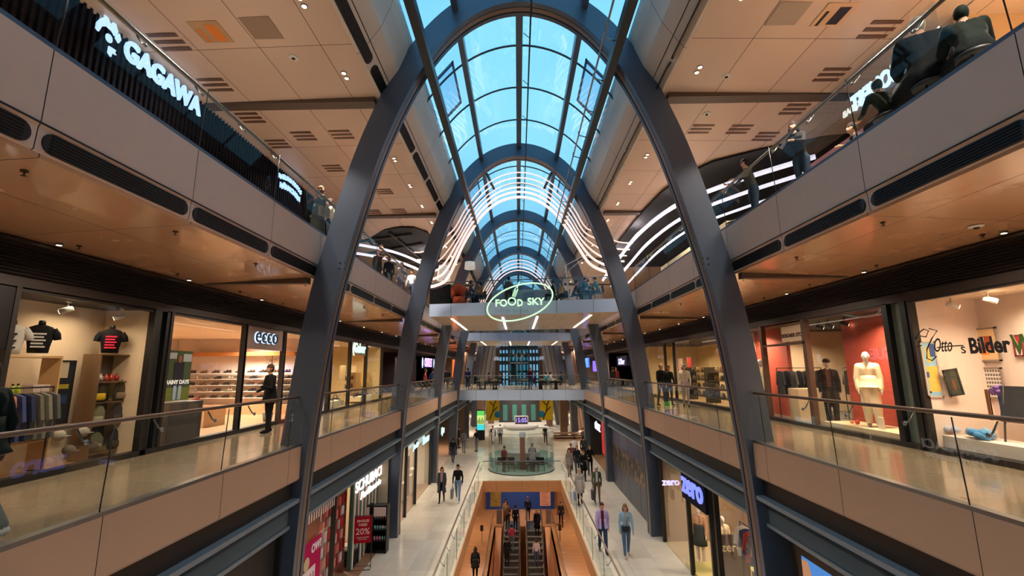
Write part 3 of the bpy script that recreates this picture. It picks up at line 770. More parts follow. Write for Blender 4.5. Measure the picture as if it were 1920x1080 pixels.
def capsule(b, a, c, r0, r1, n=10):
    d = c - a; L = max(d.length, 1e-4); t = d / L
    pts = [a - t * r0 * .95, a - t * r0 * .6, a, c, c + t * r1 * .6, c + t * r1 * .95]
    b.tube(pts, [r0 * .28, r0 * .8, r0, r1, r1 * .8, r1 * .28], n)
def person(label, x, y, z, face=0, h=1.72, pose='walk', top=(30, 30, 34), leg=(40, 50, 80), shoe=(25, 22, 22), hair=(50, 34, 24), hlen=0, coat=0.0,
           coatc=None, ph=1.0, skin=SKIN, group=None, cat='person', inner=None, bag=None, bagc=(20, 20, 22), hat=None, scarf=None, slim=1.0, loose=1.0, seat=.46, vox=.021, name='person', headless=False, tilt=0, fingers=True):
    """face 0 looks towards the viewer (-y), 90 towards +x, 180 away, -90 towards -x"""
    J = skeleton(pose, ph, seat)
    S = body_shapes(J, slim, coat, loose)
    b = MB()
    for a, c, r0, r1, zn in S: capsule(b, a, c, r0, r1)
    hd = J['hd']
    if not headless:
        b.ball(hd, (.076, .092, .112), 14, 10); b.ball(hd + V(0, .035, -.06), (.055, .055, .055), 10, 8)
        capsule(b, hd + V(0, .085, .0), hd + V(0, .105, -.03), .012, .016, 8)
        b.ball(hd + V(-.078, 0, -.01), (.013, .02, .03), 8, 6); b.ball(hd + V(.078, 0, -.01), (.013, .02, .03), 8, 6)
    for s, k in (('l', -1), ('r', 1)):
        w = J['w' + s]; e = J['e' + s]; d = (w - e).normalized(); capsule(b, w, w + d * .075, .026, .03, 8)
    me = bpy.data.meshes.new('tmp'); me.from_pydata(b.v, [], b.f)
    o = bpy.data.objects.new('tmp', me); COL.objects.link(o)
    md = o.modifiers.new('r', 'REMESH'); md.mode = 'VOXEL'; md.voxel_size = vox; md.use_smooth_shade = True
    sm = o.modifiers.new('s', 'SMOOTH'); sm.iterations = 2; sm.factor = 0.5
    bpy.context.view_layer.update()
    m2 = bpy.data.meshes.new_from_object(o.evaluated_get(bpy.context.evaluated_depsgraph_get()))
    bpy.data.objects.remove(o)
    n = len(m2.vertices); co = np.empty(n * 3); m2.vertices.foreach_get('co', co); co = co.reshape(-1, 3)
    npoly = len(m2.polygons); ctr = np.empty(npoly * 3); m2.polygons.foreach_get('center', ctr); ctr = ctr.reshape(-1, 3)
    best = np.full(npoly, 9.0); zone = np.zeros(npoly, int); Z = {'skin': 0, 'top': 1, 'leg': 2, 'shoe': 3}
    segs = list(S)
    if not headless: segs.append((hd + V(0, 0, -.05), hd + V(0, 0, .05), .085, .085, 'skin'))
    for s in 'lr':
        d = (J['w' + s] - J['e' + s]).normalized(); segs.append((J['w' + s] + d * .02, J['w' + s] + d * .1, .034, .034, 'skin'))
    for a, c, r0, r1, zn in segs:
        a = np.array(a); c = np.array(c); d = c - a; t = np.clip(((ctr - a) @ d) / max(d @ d, 1e-9), 0, 1)
        dist = np.linalg.norm(ctr - (a + t[:, None] * d), axis=1) - (r0 + (r1 - r0) * t)
        k = dist < best; best[k] = dist[k]; zone[k] = Z[zn]
    if inner:   # shirt shown at the open front of a jacket
        chz = J['ch'].z; fr = (zone == 1) & (np.abs(ctr[:, 0]) < .055) & (ctr[:, 1] > J['ch'].y + .03) & (ctr[:, 2] > J['pel'].z + .02) & (ctr[:, 2] < chz + .04); zone[fr] = 4
    m2.materials.clear()
    for c in (skin, top, leg, shoe, inner or top): m2.materials.append(cmat(c))
    m2.materials.append(cmat((24, 18, 18))); m2.materials.append(cmat((150, 84, 78)))
    m2.polygons.foreach_set('material_index', zone.astype('int32')); m2.polygons.foreach_set('use_smooth', [True] * npoly)
    # fingers, eyes and mouth join the same mesh
    bm = bmesh.new(); bm.from_mesh(m2)
    e = MB()
    if fingers:
        for s, k in (('l', -1), ('r', 1)):
            w = J['w' + s]; d = (w - J['e' + s]).normalized(); side = d.cross(V(1, 0, 0));
            side = V(0, 1, 0) - d * d.y if abs(d.y) < .8 else V(1, 0, 0)
            side.normalize(); nn = d.cross(side).normalized()
            for q, (off, L) in enumerate(((-.024, .060), (-.008, .070), (.008, .066), (.022, .052))):
                p0 = w + d * .085 + side * off; p1 = p0 + d * L * .5 + nn * .006 * -k; p2 = p1 + d * L * .4 + nn * .016 * -k
                e.tube([p0, p1, p2], [.0085, .008, .006], 5)
            p0 = w + d * .04 + side * .026; e.tube([p0, p0 + side * .022 + d * .022, p0 + side * .026 + d * .048], [.010, .0095, .007], 5)
    nf = len(e.f); fm = [0] * nf
    if not headless:
        for sx in (-.03, .03):
            e.ball(hd + V(sx, .083, .012), (.011, .008, .006), 6, 4)
        e.ball(hd + V(0, .092, -.056), (.022, .008, .005), 6, 4)
        per = (len(e.f) - nf) // 3; fm += [5] * (2 * per) + [6] * (len(e.f) - nf - 2 * per)
    vs = [bm.verts.new(v) for v in e.v]
    for f, mi in zip(e.f, fm):
        q = bm.faces.new([vs[i] for i in f]); q.material_index = mi; q.smooth = True
    bm.to_mesh(m2); bm.free(); m2.name = name
    o = bpy.data.objects.new(name, m2); COL.objects.link(o)
    k = h / 1.75
    o.scale = (k, k, k); o.rotation_euler = (R(tilt), 0, PI + R(face)); o.location = (x, y, z)
    tag(o, label, cat, group)
    # hair
    if hair and not headless:
        b = MB(); nu, nv = 14, 9
        for j in range(nv):
            pass
        rg = []
        vs = []; fs = []
        for j in range(nv + 1):
            for i in range(nu):
                w = 2 * PI * i / nu; t = PI * j / nv
                p = V(.085 * math.sin(t) * math.cos(w), .101 * math.sin(t) * math.sin(w) - .006, .121 * math.cos(t) + .006); vs.append(hd + p)
        for j in range(nv):
            for i in range(nu):
                f = (j * nu + i, j * nu + (i + 1) % nu, (j + 1) * nu + (i + 1) % nu, (j + 1) * nu + i)
                c = sum((vs[q] for q in f), V(0, 0, 0)) / 4 - hd
                if c.z > .045 or (c.y < .03 and c.z > -.045) or (c.y < -.02 and c.z > -.085): fs.append(f)
        b.add(vs, fs, 0, True)
        if hlen:
            b.tube([hd + V(0, -.03, .04), hd + V(0, -.075, -.05), hd + V(0, -.085, -.05 - hlen * .5), hd + V(0, -.08, -.05 - hlen)], [.06, .085, .08, .04], 10, 0, True, .55, up=(0, 1, 0))
            for q in (-1, 1): b.tube([hd + V(q * .06, -.01, .03), hd + V(q * .085, -.005, -.06), hd + V(q * .08, -.01, -.05 - hlen * .8)], [.025, .032, .02], 7)
        b.obj('hair', cmat(hair, .7), o)
    if hat:
        b = MB(); b.rings([(hd.x, hd.y - .005, hd.z + .03, .094, .11), (hd.x, hd.y - .005, hd.z + .07, .094, .11), (hd.x, hd.y - .005, hd.z + .12, .07, .08), (hd.x, hd.y - .005, hd.z + .135, .03, .03)], 14)
        b.obj('hat', cmat(hat), o)
    if scarf:
        b = MB(); b.rings([(0, J['nk'].y, J['nk'].z - .03, .085, .085), (0, J['nk'].y, J['nk'].z + .01, .09, .09), (0, J['nk'].y, J['nk'].z + .05, .075, .075)], 12, caps=False); b.obj('scarf', cmat(scarf), o)
    if coat:
        p = J['pel']; cm = cmat(coatc or top); b = MB()
        zt = p.z + .16; zb_ = p.z - coat; n = 20; rg = []
        sway = (J['kl'].y + J['kr'].y) / 2
        spread = max(abs(J['kl'].y - J['kr'].y) * .5, 0) * min(1, coat / .4)
        rg = [(0, p.y, zt + .1, .150 * slim, .104), (0, p.y, zt, .157 * slim, .112), (0, p.y, p.z, .185 * slim, .135), (0, p.y, (p.z + zb_) / 2, .20 * slim, .15 + spread * .5), (0, p.y, zb_, .215 * slim, .165 + spread)]
        vs = []; fs = []
        for cx, cy, z_, rx, ry in rg:
            for i in range(n):
                w = 2 * PI * i / n + PI / 2; rr = 1 + .03 * math.sin(w * 5) * (z_ < p.z); vs.append((cx + rx * rr * math.cos(w), cy + ry * rr * math.sin(w), z_))
        for j in range(len(rg) - 1):
            for i in range(n):
                if inner and i in (0, n - 1): continue
                fs.append((j * n + i, j * n + (i + 1) % n, (j + 1) * n + (i + 1) % n, (j + 1) * n + i))
        b.add(vs, fs, 0, True); q = b.obj('coat_skirt', cm, o); sd = q.modifiers.new('t', 'SOLIDIFY'); sd.thickness = .012
    if bag:
        b = MB(); bm_ = cmat(bagc, .45)
        if bag in ('hand', 'carrier'):
            w = J['wr']; hh = .30 if bag == 'hand' else .42; b.cbox((w.x + .03, w.y, w.z - .13 - hh / 2 - .1), (.12, .30 if bag == 'hand' else .34, hh)); b.tube([w + V(.03, -.09, -.22), w + V(.02, -.03, -.06), w + V(.02, .03, -.06), w + V(.03, .09, -.22)], .008, 5)
        elif bag == 'front':
            p = J['pel']; b.cbox((.05, p.y + .16, p.z + .03), (.24, .08, .16)); b.tube([(-.12, p.y - .05, J['ch'].z + .06), (-.06, p.y + .13, J['ch'].z - .1), (.02, p.y + .15, p.z + .1)], .01, 5)
        elif bag == 'back':
            c = J['ch']; b.cbox((0, c.y - .17, c.z - .2), (.28, .14, .42)); b.tube([(-.11, c.y - .12, c.z + .02), (-.12, c.y, c.z + .065), (-.11, c.y + .1, c.z - .1)], .014, 5); b.tube([(.11, c.y - .12, c.z + .02), (.12, c.y, c.z + .065), (.11, c.y + .1, c.z - .1)], .014, 5)
        elif bag == 'shoulder':
            p = J['pel']; b.cbox((.24, p.y, p.z + .02), (.10, .30, .26)); b.tube([(.2, p.y, J['ch'].z + .07), (.27, p.y + .05, J['ch'].z - .15), (.26, p.y + .08, p.z + .14)], .01, 5)
        b.obj('bag', bm_, o, bevel=.012)
    return o
# ================================================================ goods and furniture, built once and copied
PROTO = {}
def place(kind, maker, loc, rz=0, label=None, cat=None, group=None, scale=1.0, key=None):
    """the first call makes the thing, later calls copy it (its parts too)"""
    k = key or kind
    if k not in PROTO:
        o = maker(); PROTO[k] = (o, kids(o), [0])
    o, ch, used = PROTO[k]
    if used[0] == 0: used[0] = 1; r = o
    else:
        r = o.copy(); COL.objects.link(r)
        for c in ch: d = c.copy(); COL.objects.link(d); d.parent = r
    r.location = loc; r.rotation_euler = (0, 0, rz); r.scale = (scale,) * 3 if not isinstance(scale, tuple) else scale
    return tag(r, label, cat, group)
def E0(name):
    o = bpy.data.objects.new(name, None); o.empty_display_size = .1; COL.objects.link(o); return o
def mk_shoe(c, boot=False):
    def f():
        o = E0('shoe'); b = MB()
        pts = [(0, -.13, .045), (0, -.09, .05), (0, -.02, .048), (0, .06, .036), (0, .11, .030), (0, .145, .025)]
        b.tube(pts, [.030, .042, .044, .042, .038, .018], 10, 0, True, .85)
        b.tube([(0, -.09, .05), (0, -.085, .09), (0, -.08, .11 if not boot else .26)], [.04, .036, .034], 9)
        b.obj('upper', cmat(c, .45), o)
        b = MB(); b.tube([(0, -.14, .01), (0, -.05, .01), (0, .06, .01), (0, .15, .012)], [.03, .036, .042, .026], 8, 0, True, .3); b.obj('sole', cmat((60, 50, 44)), o)
        return o
    return f
def mk_garment(c):
    def f():
        b = MB(); out = [(-.05, 0), (-.21, -.04), (-.30, -.42), (-.23, -.44), (-.19, -.2), (-.20, -.72), (.20, -.72), (.19, -.2), (.23, -.44), (.30, -.42), (.21, -.04), (.05, 0)]
        n = len(out)
        b.add([(x * .8, -.028, z) for x, z in out] + [(x * .8, .028, z) for x, z in out], [tuple(range(n)), tuple(range(2 * n - 1, n - 1, -1))] + [(i, n + i, n + (i + 1) % n, (i + 1) % n) for i in range(n)])
        b.tube([(0, 0, 0), (0, 0, .05), (.02, 0, .075), (0, 0, .09)], .004, 5, 1)
        return b.obj('garment', [cmat(c), alu], bevel=.008)
    return f
def mk_box(c, d, name='box'):
    def f():
        b = MB(); b.box(-d[0] / 2, -d[1] / 2, 0, d[0] / 2, d[1] / 2, d[2]); return b.obj(name, cmat(c, .5), bevel=.006)
    return f
def mk_vase(c, name='ornament'):
    def f():
        b = MB(); b.rings([(0, 0, 0, .04, .04), (0, 0, .05, .075, .075), (0, 0, .13, .07, .07), (0, 0, .19, .03, .03), (0, 0, .22, .038, .038)], 12); return b.obj(name, cmat(c, .3, .5))
    return f
def mk_bottle(c):
    def f():
        o = E0('bottle'); b = MB(); b.rings([(0, 0, 0, .035, .022), (0, 0, .11, .035, .022), (0, 0, .125, .015, .012), (0, 0, .135, .015, .012)], 10); b.obj('body', cmat(c, .3), o)
        b = MB(); b.rings([(0, 0, .135, .016, .016), (0, 0, .165, .016, .016)], 8); b.obj('cap', cmat((30, 28, 30), .4), o); return o
    return f
def mk_bust(c, mark):
    def f():
        o = E0('bust_form'); b = MB()
        b.rings([(0, 0, 0, .15, .11), (0, 0, .12, .16, .115), (0, 0, .3, .19, .13), (0, 0, .42, .20, .12), (0, 0, .5, .17, .10), (0, 0, .54, .08, .07)], 18); b.obj('shirt', cmat(c), o)
        b = MB(); b.rings([(0, 0, .54, .058, .058), (0, 0, .62, .05, .05), (0, 0, .63, .04, .04)], 12); b.obj('neck_form', black, o)
        for s in (-1, 1):
            b = MB(); b.tube([(s * .17, 0, .46), (s * .23, 0, .36), (s * .25, .0, .26)], [.06, .065, .06], 9); b.obj('sleeve', cmat(c), o)
        b = MB()
        for k in range(5): b.box(-.1, -.145 + abs(k - 2) * .002, .1 + k * .062, .1 - (k % 2) * .03, -.125, .1 + k * .062 + .032)
        tag(b.obj('print', cmat(mark), o), 'printed bars'); return o
    return f
def mk_cap(c):
    def f():
        o = E0('cap'); b = MB(); b.ball((0, 0, .0), (.095, .11, .1), 12, 8); b.obj('crown', cmat(c), o)
        b = MB(); b.slab([(-.08, -.08), (-.05, -.17), (.05, -.17), (.08, -.08)], -.02, -.008); b.obj('peak', cmat(c), o); return o
    return f
def mk_backpack(c, c2):
    def f():
        o = E0('backpack'); b = MB(); b.rings([(0, 0, 0, .13, .08), (0, 0, .05, .155, .095), (0, 0, .3, .15, .09), (0, 0, .42, .09, .06), (0, 0, .45, .03, .03)], 16); b.obj('body', cmat(c), o)
        b = MB(); b.rings([(0, -.075, .05, .10, .04), (0, -.075, .1, .115, .05), (0, -.075, .2, .1, .04)], 12); b.obj('pocket', cmat(c2), o)
        b = MB(); b.rings([(0, -.13, .14, .035, .002), (0, -.13, .141, .03, .003)], 10); b.tube([(-.03, 0, .44), (0, 0, .5), (.03, 0, .44)], .01, 6); b.obj('loop', cmat(c), o); return o
    return f
def mk_chair(c, leg=(30, 30, 32)):
    def f():
        o = E0('chair'); b = MB(); b.box(-.22, -.22, .43, .22, .22, .48); b.obj('seat', cmat(c, .5), o, bevel=.02)
        b = MB(); b.cbox((0, -.22, .68), (.42, .04, .36), 0, 0, R(-8)); b.obj('backrest', cmat(c, .5), o, bevel=.015)
        for sx in (-1, 1):
            for sy in (-1, 1):
                b = MB(); b.tube([(sx * .19, sy * .19, .44), (sx * .22, sy * .23, 0)], .013, 6); b.obj('leg', cmat(leg, .4), o)
        return o
    return f
def mk_stool(c):
    def f():
        o = E0('stool'); b = MB(); b.rings([(0, 0, .40, .19, .19), (0, 0, .45, .2, .2), (0, 0, .47, .17, .17)], 16); b.obj('seat', cmat(c, .5), o)
        for k in range(3):
            w = 2 * PI * k / 3; b = MB(); b.tube([(.12 * math.cos(w), .12 * math.sin(w), .42), (.2 * math.cos(w), .2 * math.sin(w), 0)], .014, 6); b.obj('leg', black, o)
        return o
    return f
def mk_table(c, r=.38):
    def f():
        o = E0('table'); b = MB(); b.rings([(0, 0, .71, r, r), (0, 0, .74, r, r)], 20); b.obj('table_top', cmat(c, .35), o)
        b = MB(); b.tube([(0, 0, .02), (0, 0, .71)], .03, 8); b.obj('column', cmat((40, 40, 42), .4), o)
        b = MB(); b.rings([(0, 0, 0, .22, .22), (0, 0, .02, .2, .2)], 16); b.obj('base', cmat((40, 40, 42), .4), o); return o
    return f
def shelf_unit(label, x, y, z, w, d, h, levels, c, rz=0, back=None, cat='shelf'):
    """w along local x, front towards local -y"""
    t = thing('shelf_unit', label, cat, (x, y, z), rz)
    for s in (-1, 1):
        b = MB(); b.box(s * w / 2 - .015, -d / 2, 0, s * w / 2 + .015, d / 2, h); b.obj('side_panel', cmat(c, .5), t)
    for lv in levels:
        b = MB(); b.box(-w / 2, -d / 2, lv - .02, w / 2, d / 2, lv); b.obj('shelf', cmat(c, .5), t)
    if back:
        b = MB(); b.box(-w / 2, d / 2 - .015, 0, w / 2, d / 2, h); b.obj('back_panel', cmat(back), t)
    return t
def rack(label, x, y, z, L, rz, cols, glabel, h=1.35):
    t = thing('clothes_rack', label, 'clothes rack', (x, y, z), rz)
    b = MB(); b.tube([(-L / 2, 0, h), (L / 2, 0, h)], .013, 8); b.obj('rail', black, t)
    for s in (-1, 1):
        b = MB(); b.tube([(s * L / 2, 0, h), (s * L / 2, 0, .03)], .013, 8); b.tube([(s * L / 2, -.22, .02), (s * L / 2, .22, .02)], .013, 8); b.obj('leg', black, t)
    n = len(cols)
    for i, c in enumerate(cols):
        u = -L / 2 + L * (i + .5) / n
        place('garment%s' % (c,), mk_garment(c), (x + u * math.cos(rz), y + u * math.sin(rz), z + h - .09), rz + PI / 2, glabel, 'clothes', glabel)
def framed(label, x, y, z, w, h, rz, art, frame=(120, 116, 110), cat='picture', depth=.03, marks=None):
    """centre at x, y, z; faces local -y"""
    t = thing('picture', label, cat, (x, y, z), rz)
    b = MB(); f = .03
    for q in ((-w / 2, -h / 2, w / 2, -h / 2 + f), (-w / 2, h / 2 - f, w / 2, h / 2), (-w / 2, -h / 2, -w / 2 + f, h / 2), (w / 2 - f, -h / 2, w / 2, h / 2)): b.box(q[0], -depth, q[1], q[2], 0, q[3])
    b.obj('frame', cmat(frame, .4), t)
    b = MB(); b.box(-w / 2 + f, -depth * .6, -h / 2 + f, w / 2 - f, 0, h / 2 - f)
    ms = [cmat(art, .6)] + [cmat(c, .6) for c, _ in (marks or [])]
    for i, (c, rs) in enumerate(marks or []):
        for (u0, v0, u1, v1) in rs: b.box(-w / 2 + w * u0, -depth * .62 - .002 * (i + 1), -h / 2 + h * v0, -w / 2 + w * u1, -depth * .6, -h / 2 + h * v1, i + 1)
    b.obj('artwork', ms, t); return t
def spotlight(x, y, z, rz, label, c=(24, 24, 26), group=None):
    def f():
        o = E0('spotlight'); b = MB(); b.tube([(0, 0, 0), (0, 0, -.1)], .012, 6); b.box(-.1, -.02, 0, .1, .02, .03); b.obj('mount', cmat(c, .4), o)
        b = MB(); b.tube([(0, .07, -.1), (0, -.1, -.17)], [.045, .05], 10); b.obj('housing', cmat(c, .4), o)
        b = MB(); b.tube([(0, -.101, -.1705), (0, -.106, -.1725)], .04, 10); b.obj('bulb', warm_em, o); return o
    return place('spot%s' % (c,), f, (x, y, z), rz, label, 'spotlight', group)
def shop(s, y0, y1, z0, z1, dpl, depth, wm, fm, cm, label, lights, k=0.42, side0=True, side1=True):
    """a room behind the shop front; lights: list of (y, power, colour)"""
    x = lambda d: CX + s * d
    b = MB()
    b.box(x(dpl + depth), y0, z0, x(dpl + depth + .1), y1, z1, 0)
    if side0: b.box(x(dpl + .05), y0 - .04, z0, x(dpl + depth), y0 + .04, z1, 0)
    if side1: b.box(x(dpl + .05), y1 - .04, z0, x(dpl + depth), y1 + .04, z1, 0)
    b.box(x(dpl + .02), y0, z0 - .02, x(dpl + depth), y1, z0 + .015, 1)
    b.box(x(dpl + .02), y0, z1 - .02, x(dpl + depth), y1, z1 + .05, 2)
    struct(b.obj('wall_shop', [wm, fm, cm]), label)
    for (yy, p, c) in lights: area(x(dpl + depth * .42), yy, z1 - .12, .7, .9, p * k, c)
def front(s, ys, z0, z1, dpl, label, n, fr=offblack, gl=None, w=.07, mull=True):
    x = lambda d: CX + s * d
    t = thing('window_%d' % n, label, None, (x(dpl), ys[0], z0)); t['kind'] = 'structure'
    for a, c in zip(ys[:-1], ys[1:]):
        b = MB(); b.add([(s * .02, a - ys[0], 0), (s * .02, c - ys[0], 0), (s * .02, c - ys[0], z1 - z0), (s * .02, a - ys[0], z1 - z0)], [(0, 1, 2, 3)]); b.obj('pane', gl or shopglass, t)
    for yy in ys:
        b = MB(); b.box(-.05, yy - ys[0] - w / 2, 0, .08, yy - ys[0] + w / 2, z1 - z0); b.obj('mullion', fr, t)
    b = MB(); b.box(-.04, 0, z1 - z0 - .06, .06, ys[-1] - ys[0], z1 - z0); b.obj('head_bar', fr, t)
    return t
# ================================================================ middle gallery shops, left side
Z1, ZT = 4.8, 7.68
cw = mat('warm cream wall', (226, 200, 168), 0.7); gw = mat('grey brown wall', (132, 118, 104), 0.7); pinkw = mat('pale pink wall', (228, 212, 198), 0.65)
woodf = mat('oak floor', (190, 150, 110), 0.35); darkc = mat('dark shop ceiling', (46, 42, 40), 0.7); pale_c = mat('cream ceiling', (214, 190, 164), 0.7)
redw = mat('coral red wall', (172, 72, 56), 0.6); yel = mat('yellow beige wall', (226, 204, 150), 0.6); plum = mat('dark plum wall', (44, 34, 44), 0.6)
SW = (1.0, 0.80, 0.56)
shop(-1, 2.0, 9.3, Z1, ZT, 7.62, 1.0, cw, woodf, darkc, 'shirt shop display room on the left', [(5, 26, SW), (8.3, 30, SW)])
front(-1, [2.5, 6.62, 9.26], Z1 + .1, ZT, 7.62, 'shop window with printed shirts on busts', 3)
shop(-1, 9.68, 18.2, Z1, ZT, 7.62, 6.0, pinkw, woodf, pale_c, 'bright shoe shop room on the left', [(11.5, 130, (1, .88, .74)), (14.5, 190, (1, .88, .74)), (17, 190, (1, .88, .74))], k=.6)
front(-1, [9.72, 12.45], Z1 + .1, ZT, 7.62, 'left shoe shop window beside the glass column', 4)
front(-1, [14.62, 18.2], Z1 + .1, ZT, 7.62, 'shoe shop window next to the entrance', 5)
shop(-1, 18.3, 25.3, Z1, ZT, 7.62, 3.4, yel, woodf, pale_c, 'yellow lit bag and shoe shop', [(20, 130, SW), (23, 130, SW)])
front(-1, [18.4, 20.45], Z1 + .1, ZT, 7.62, 'window of the yellow lit shop, left of its door', 6)
front(-1, [22.7, 25.3], Z1 + .1, ZT, 7.62, 'window of the yellow lit shop, right of its door', 7)
shop(-1, 25.5, 34, Z1, ZT, 7.62, 2.5, plum, woodf, darkc, 'dark shop with red and white goods', [(27.5, 90, SW), (31.5, 60, SW)])
shop(-1, 34.1, 44, Z1, ZT, 7.62, 2.5, plum, woodf, darkc, 'dark shop with a violet sign', [(38, 110, SW)])
shop(-1, 44, 60, Z1, ZT, 7.62, 2.5, gw, woodf, darkc, 'distant left shops', [(48, 120, SW), (55, 120, SW)])
# glass clad column between the first two shops
for s, y0, y1 in ((-1, 9.28, 9.68), (1, 9.15, 9.72)):
    b = MB(); b.box(CX + s * 7.55, y0, Z1, CX + s * 7.9, y0 + .13, ZT); b.box(CX + s * 7.56, y1 - .1, Z1, CX + s * 7.9, y1, ZT); b.box(CX + s * 7.66, y0 + .1, Z1, CX + s * 7.9, y1 - .1, ZT, 1)
    tag(b.obj('glass_column', [black, mat('grey green column glass', (104, 116, 108), 0.15, noise=.25, nscale=5)]), 'grey green glass clad column between two %s shop fronts' % SIDE[s], 'column')
# black sign board at the left picture edge
t = thing('shop_sign', 'black sign board with a white letter at the near end of the shirt shop', 'sign', (CX - 7.55, 6.1, 7.1))
b = MB(); b.box(-.05, -.7, -.35, 0, .5, .55); b.obj('board', black, t); lettering('lettering', 't', .42, mat('white sign', (235, 232, 225), .4, emit=.8), t, (.01, .18, -.02), RL, .02, .01)
X_ = -8.0
def px(x, y, X): return at_x(x, y, X)
for (u, v, c, mk, lab) in ((14, 664, (196, 188, 178), (60, 56, 54), 'bust form in a light grey shirt on the display wall, left of the black one'),
                           (70, 662, (24, 23, 25), (214, 206, 196), 'bust form in a black shirt with white printed bars'),
                           (205, 662, (20, 20, 22), (214, 50, 78), 'bust form in a black shirt with red printed bars above the shelves')):
    p = px(u, v, X_); place('bust%s' % (c,), mk_bust(c, mk), (X_, p.y, p.z), R(40), lab, 'bust form', None, .86)
p0, p1 = px(14, 664, X_), px(90, 668, X_)
shelf_unit('oak cube shelf with yellow boxes under the busts in the shirt shop', X_ - .02, (p0.y + p1.y) / 2, Z1 + .02, .84, .34, p0.z - Z1 - .03, (.5, 1.0, p0.z - Z1 - .05), (200, 160, 110), PI / 2)
for i in range(3):
    place('ybox', mk_box((206, 190, 40), (.23, .24, .12)), (X_, p0.y + .06 + .25 * i, Z1 + 1.02), PI / 2, 'flat yellow shoe boxes on the cube shelf in the shirt shop', 'box', 'yellow boxes on the cube shelf')
for i in range(2):
    place('ybox', mk_box((206, 190, 40), (.23, .24, .12)), (X_, p0.y + .16 + .3 * i, Z1 + 1.15), PI / 2, 'flat yellow shoe boxes on the cube shelf in the shirt shop', 'box', 'yellow boxes on the cube shelf')
place('wbox', mk_box((205, 180, 170), (.28, .2, .14)), (X_, p0.y + .52, Z1 + 1.28), PI / 2, 'pale pink box beside the yellow boxes', 'box')
place('bottle%s' % 1, mk_bottle((180, 210, 30)), (X_ + .02, p0.y + .14, Z1 + 1.28), 0, 'small lime bottle on the yellow boxes', 'bottle')
place('bottle%s' % 1, mk_bottle((180, 210, 30)), (X_ + .02, p0.y + .22, Z1 + 1.28), 0, 'second small lime bottle on the yellow boxes, nearer the mirror', 'bottle')
# hanging shirts in front of the cube shelf
cols = [(150, 112, 100), (190, 120, 96), (60, 72, 120), (40, 48, 80), (104, 100, 88), (120, 116, 104), (92, 90, 84)]
q = px(60, 705, -7.75)
rack('black clothes rack with mixed shirts in the shirt shop window', -7.82, q.y - .02, Z1 + .02, .95, PI / 2, cols, 'shirts on the rack in the left shop window', 1.36)
# mirror panel, its reflections painted on as coloured marks
p = px(120, 735, X_ - .1)
t = framed('tall dark framed mirror, reflections painted in, on the cream panel of the shirt shop', X_ - .18, p.y, p.z, .42, 1.12, PI / 2, (34, 34, 40), (30, 28, 28), 'mirror', marks=[((176, 160, 138), ((.1, .72, .7, .97),)), ((40, 62, 96), ((.1, .32, .8, .45),)), ((150, 140, 40), ((.2, .55, .8, .62),)), ((90, 40, 44), ((.05, .38, .2, .5),))])
# shelf unit with bags and caps
p = px(212, 665, X_); zt = p.z - Z1 - .02
shelf_unit('oak and black shelf unit with mugs and backpacks in the shirt shop', X_, p.y + .02, Z1 + .02, .90, .34, zt, (.12, .62, 1.04, 1.42, zt), (110, 80, 50), PI / 2, (52, 46, 42))
for i, c in enumerate(((210, 205, 190), (200, 200, 190), (196, 70, 60), (206, 60, 50), (190, 60, 66))):
    place('mug%s' % (c,), mk_vase(c, 'mug'), (X_ + .03, p.y - .36 + .12 * i, Z1 + 1.45), 0, 'red and white mugs on the top shelf of the shirt shop unit', 'mug', 'mugs on the top shelf', .62)
place('cap1', mk_cap((200, 170, 160)), (X_ + .04, p.y + .33, Z1 + 1.52), R(120), 'pale pink cap beside the mugs', 'cap')
for (dy, z, c, c2, lab) in ((-.28, 1.06, (22, 22, 24), (206, 170, 40), 'black backpack with a yellow patch on the upper shelf'), (.2, 1.06, (48, 40, 36), (140, 120, 96), 'dark brown backpack beside the yellow patched one'),
                            (-.22, .14, (112, 110, 84), (150, 146, 110), 'olive green backpack on the lowest shelf'), (.2, .64, (44, 44, 46), (60, 60, 62), 'black backpack with a round badge on the middle shelf'),
                            (-.26, .64, (120, 118, 92), (150, 148, 120), 'olive backpack with pale panel on the middle shelf'), (.22, .14, (52, 46, 42), (70, 60, 52), 'dark backpack on the lowest shelf beside the olive one')):
    place('bp%s' % (c,), mk_backpack(c, c2), (X_ + .08, p.y + dy, Z1 + z), R(60), lab, 'backpack', None, .82)
for i in range(4):
    place('hat%d' % (i % 2), mk_cap(((170, 160, 146), (110, 96, 84))[i % 2]), (X_ + .1, p.y - .95 + .22 * i, Z1 + .55 - .28 * (i % 2)), R(100), 'pale caps in the low part of the shirt shop window', 'cap', 'pale caps in the window', .9)
for i, (yy, g) in enumerate(((6.9, 1), (7.9, 1), (9.0, 1))):
    spotlight(-7.9, yy, ZT - .05, R(-60), '%s white spotlight above the shirt display' % ORD[i], (210, 205, 196))
# shoe shop
t = thing('shop_sign', 'grey panel with glowing four letter sign over the shoe shop entrance', 'sign', (CX - 7.6, 13.53, 7.36))
b = MB(); b.box(-.06, -1.05, -.33, 0, 1.05, .33); b.obj('panel', mat('sign panel', (140, 120, 112), .5), t)
lettering('lettering', 'ecco', .62, sign_bl, t, (.012, 0, .05), RL, .004, .022, sx=1.05)
lettering('letter_faces', 'ecco', .62, mat('navy letter face', (46, 64, 84), .4), t, (.05, 0, .05), RL, .012, .0, sx=1.05)
b = MB(); b.box(CX - 7.68, 12.42, Z1, CX - 7.54, 12.52, ZT); b.box(CX - 7.68, 14.55, Z1, CX - 7.54, 14.65, ZT)
struct(b.obj('door_1', steel_dk), 'steel posts of the shoe shop entrance')
for i, xx in enumerate((13.0, 13.5)):
    pass
t = thing('poster', 'tall poster of a person in a dark coat in the shoe shop window', 'poster', (-8.0, 10.85, Z1 + .95), PI / 2)
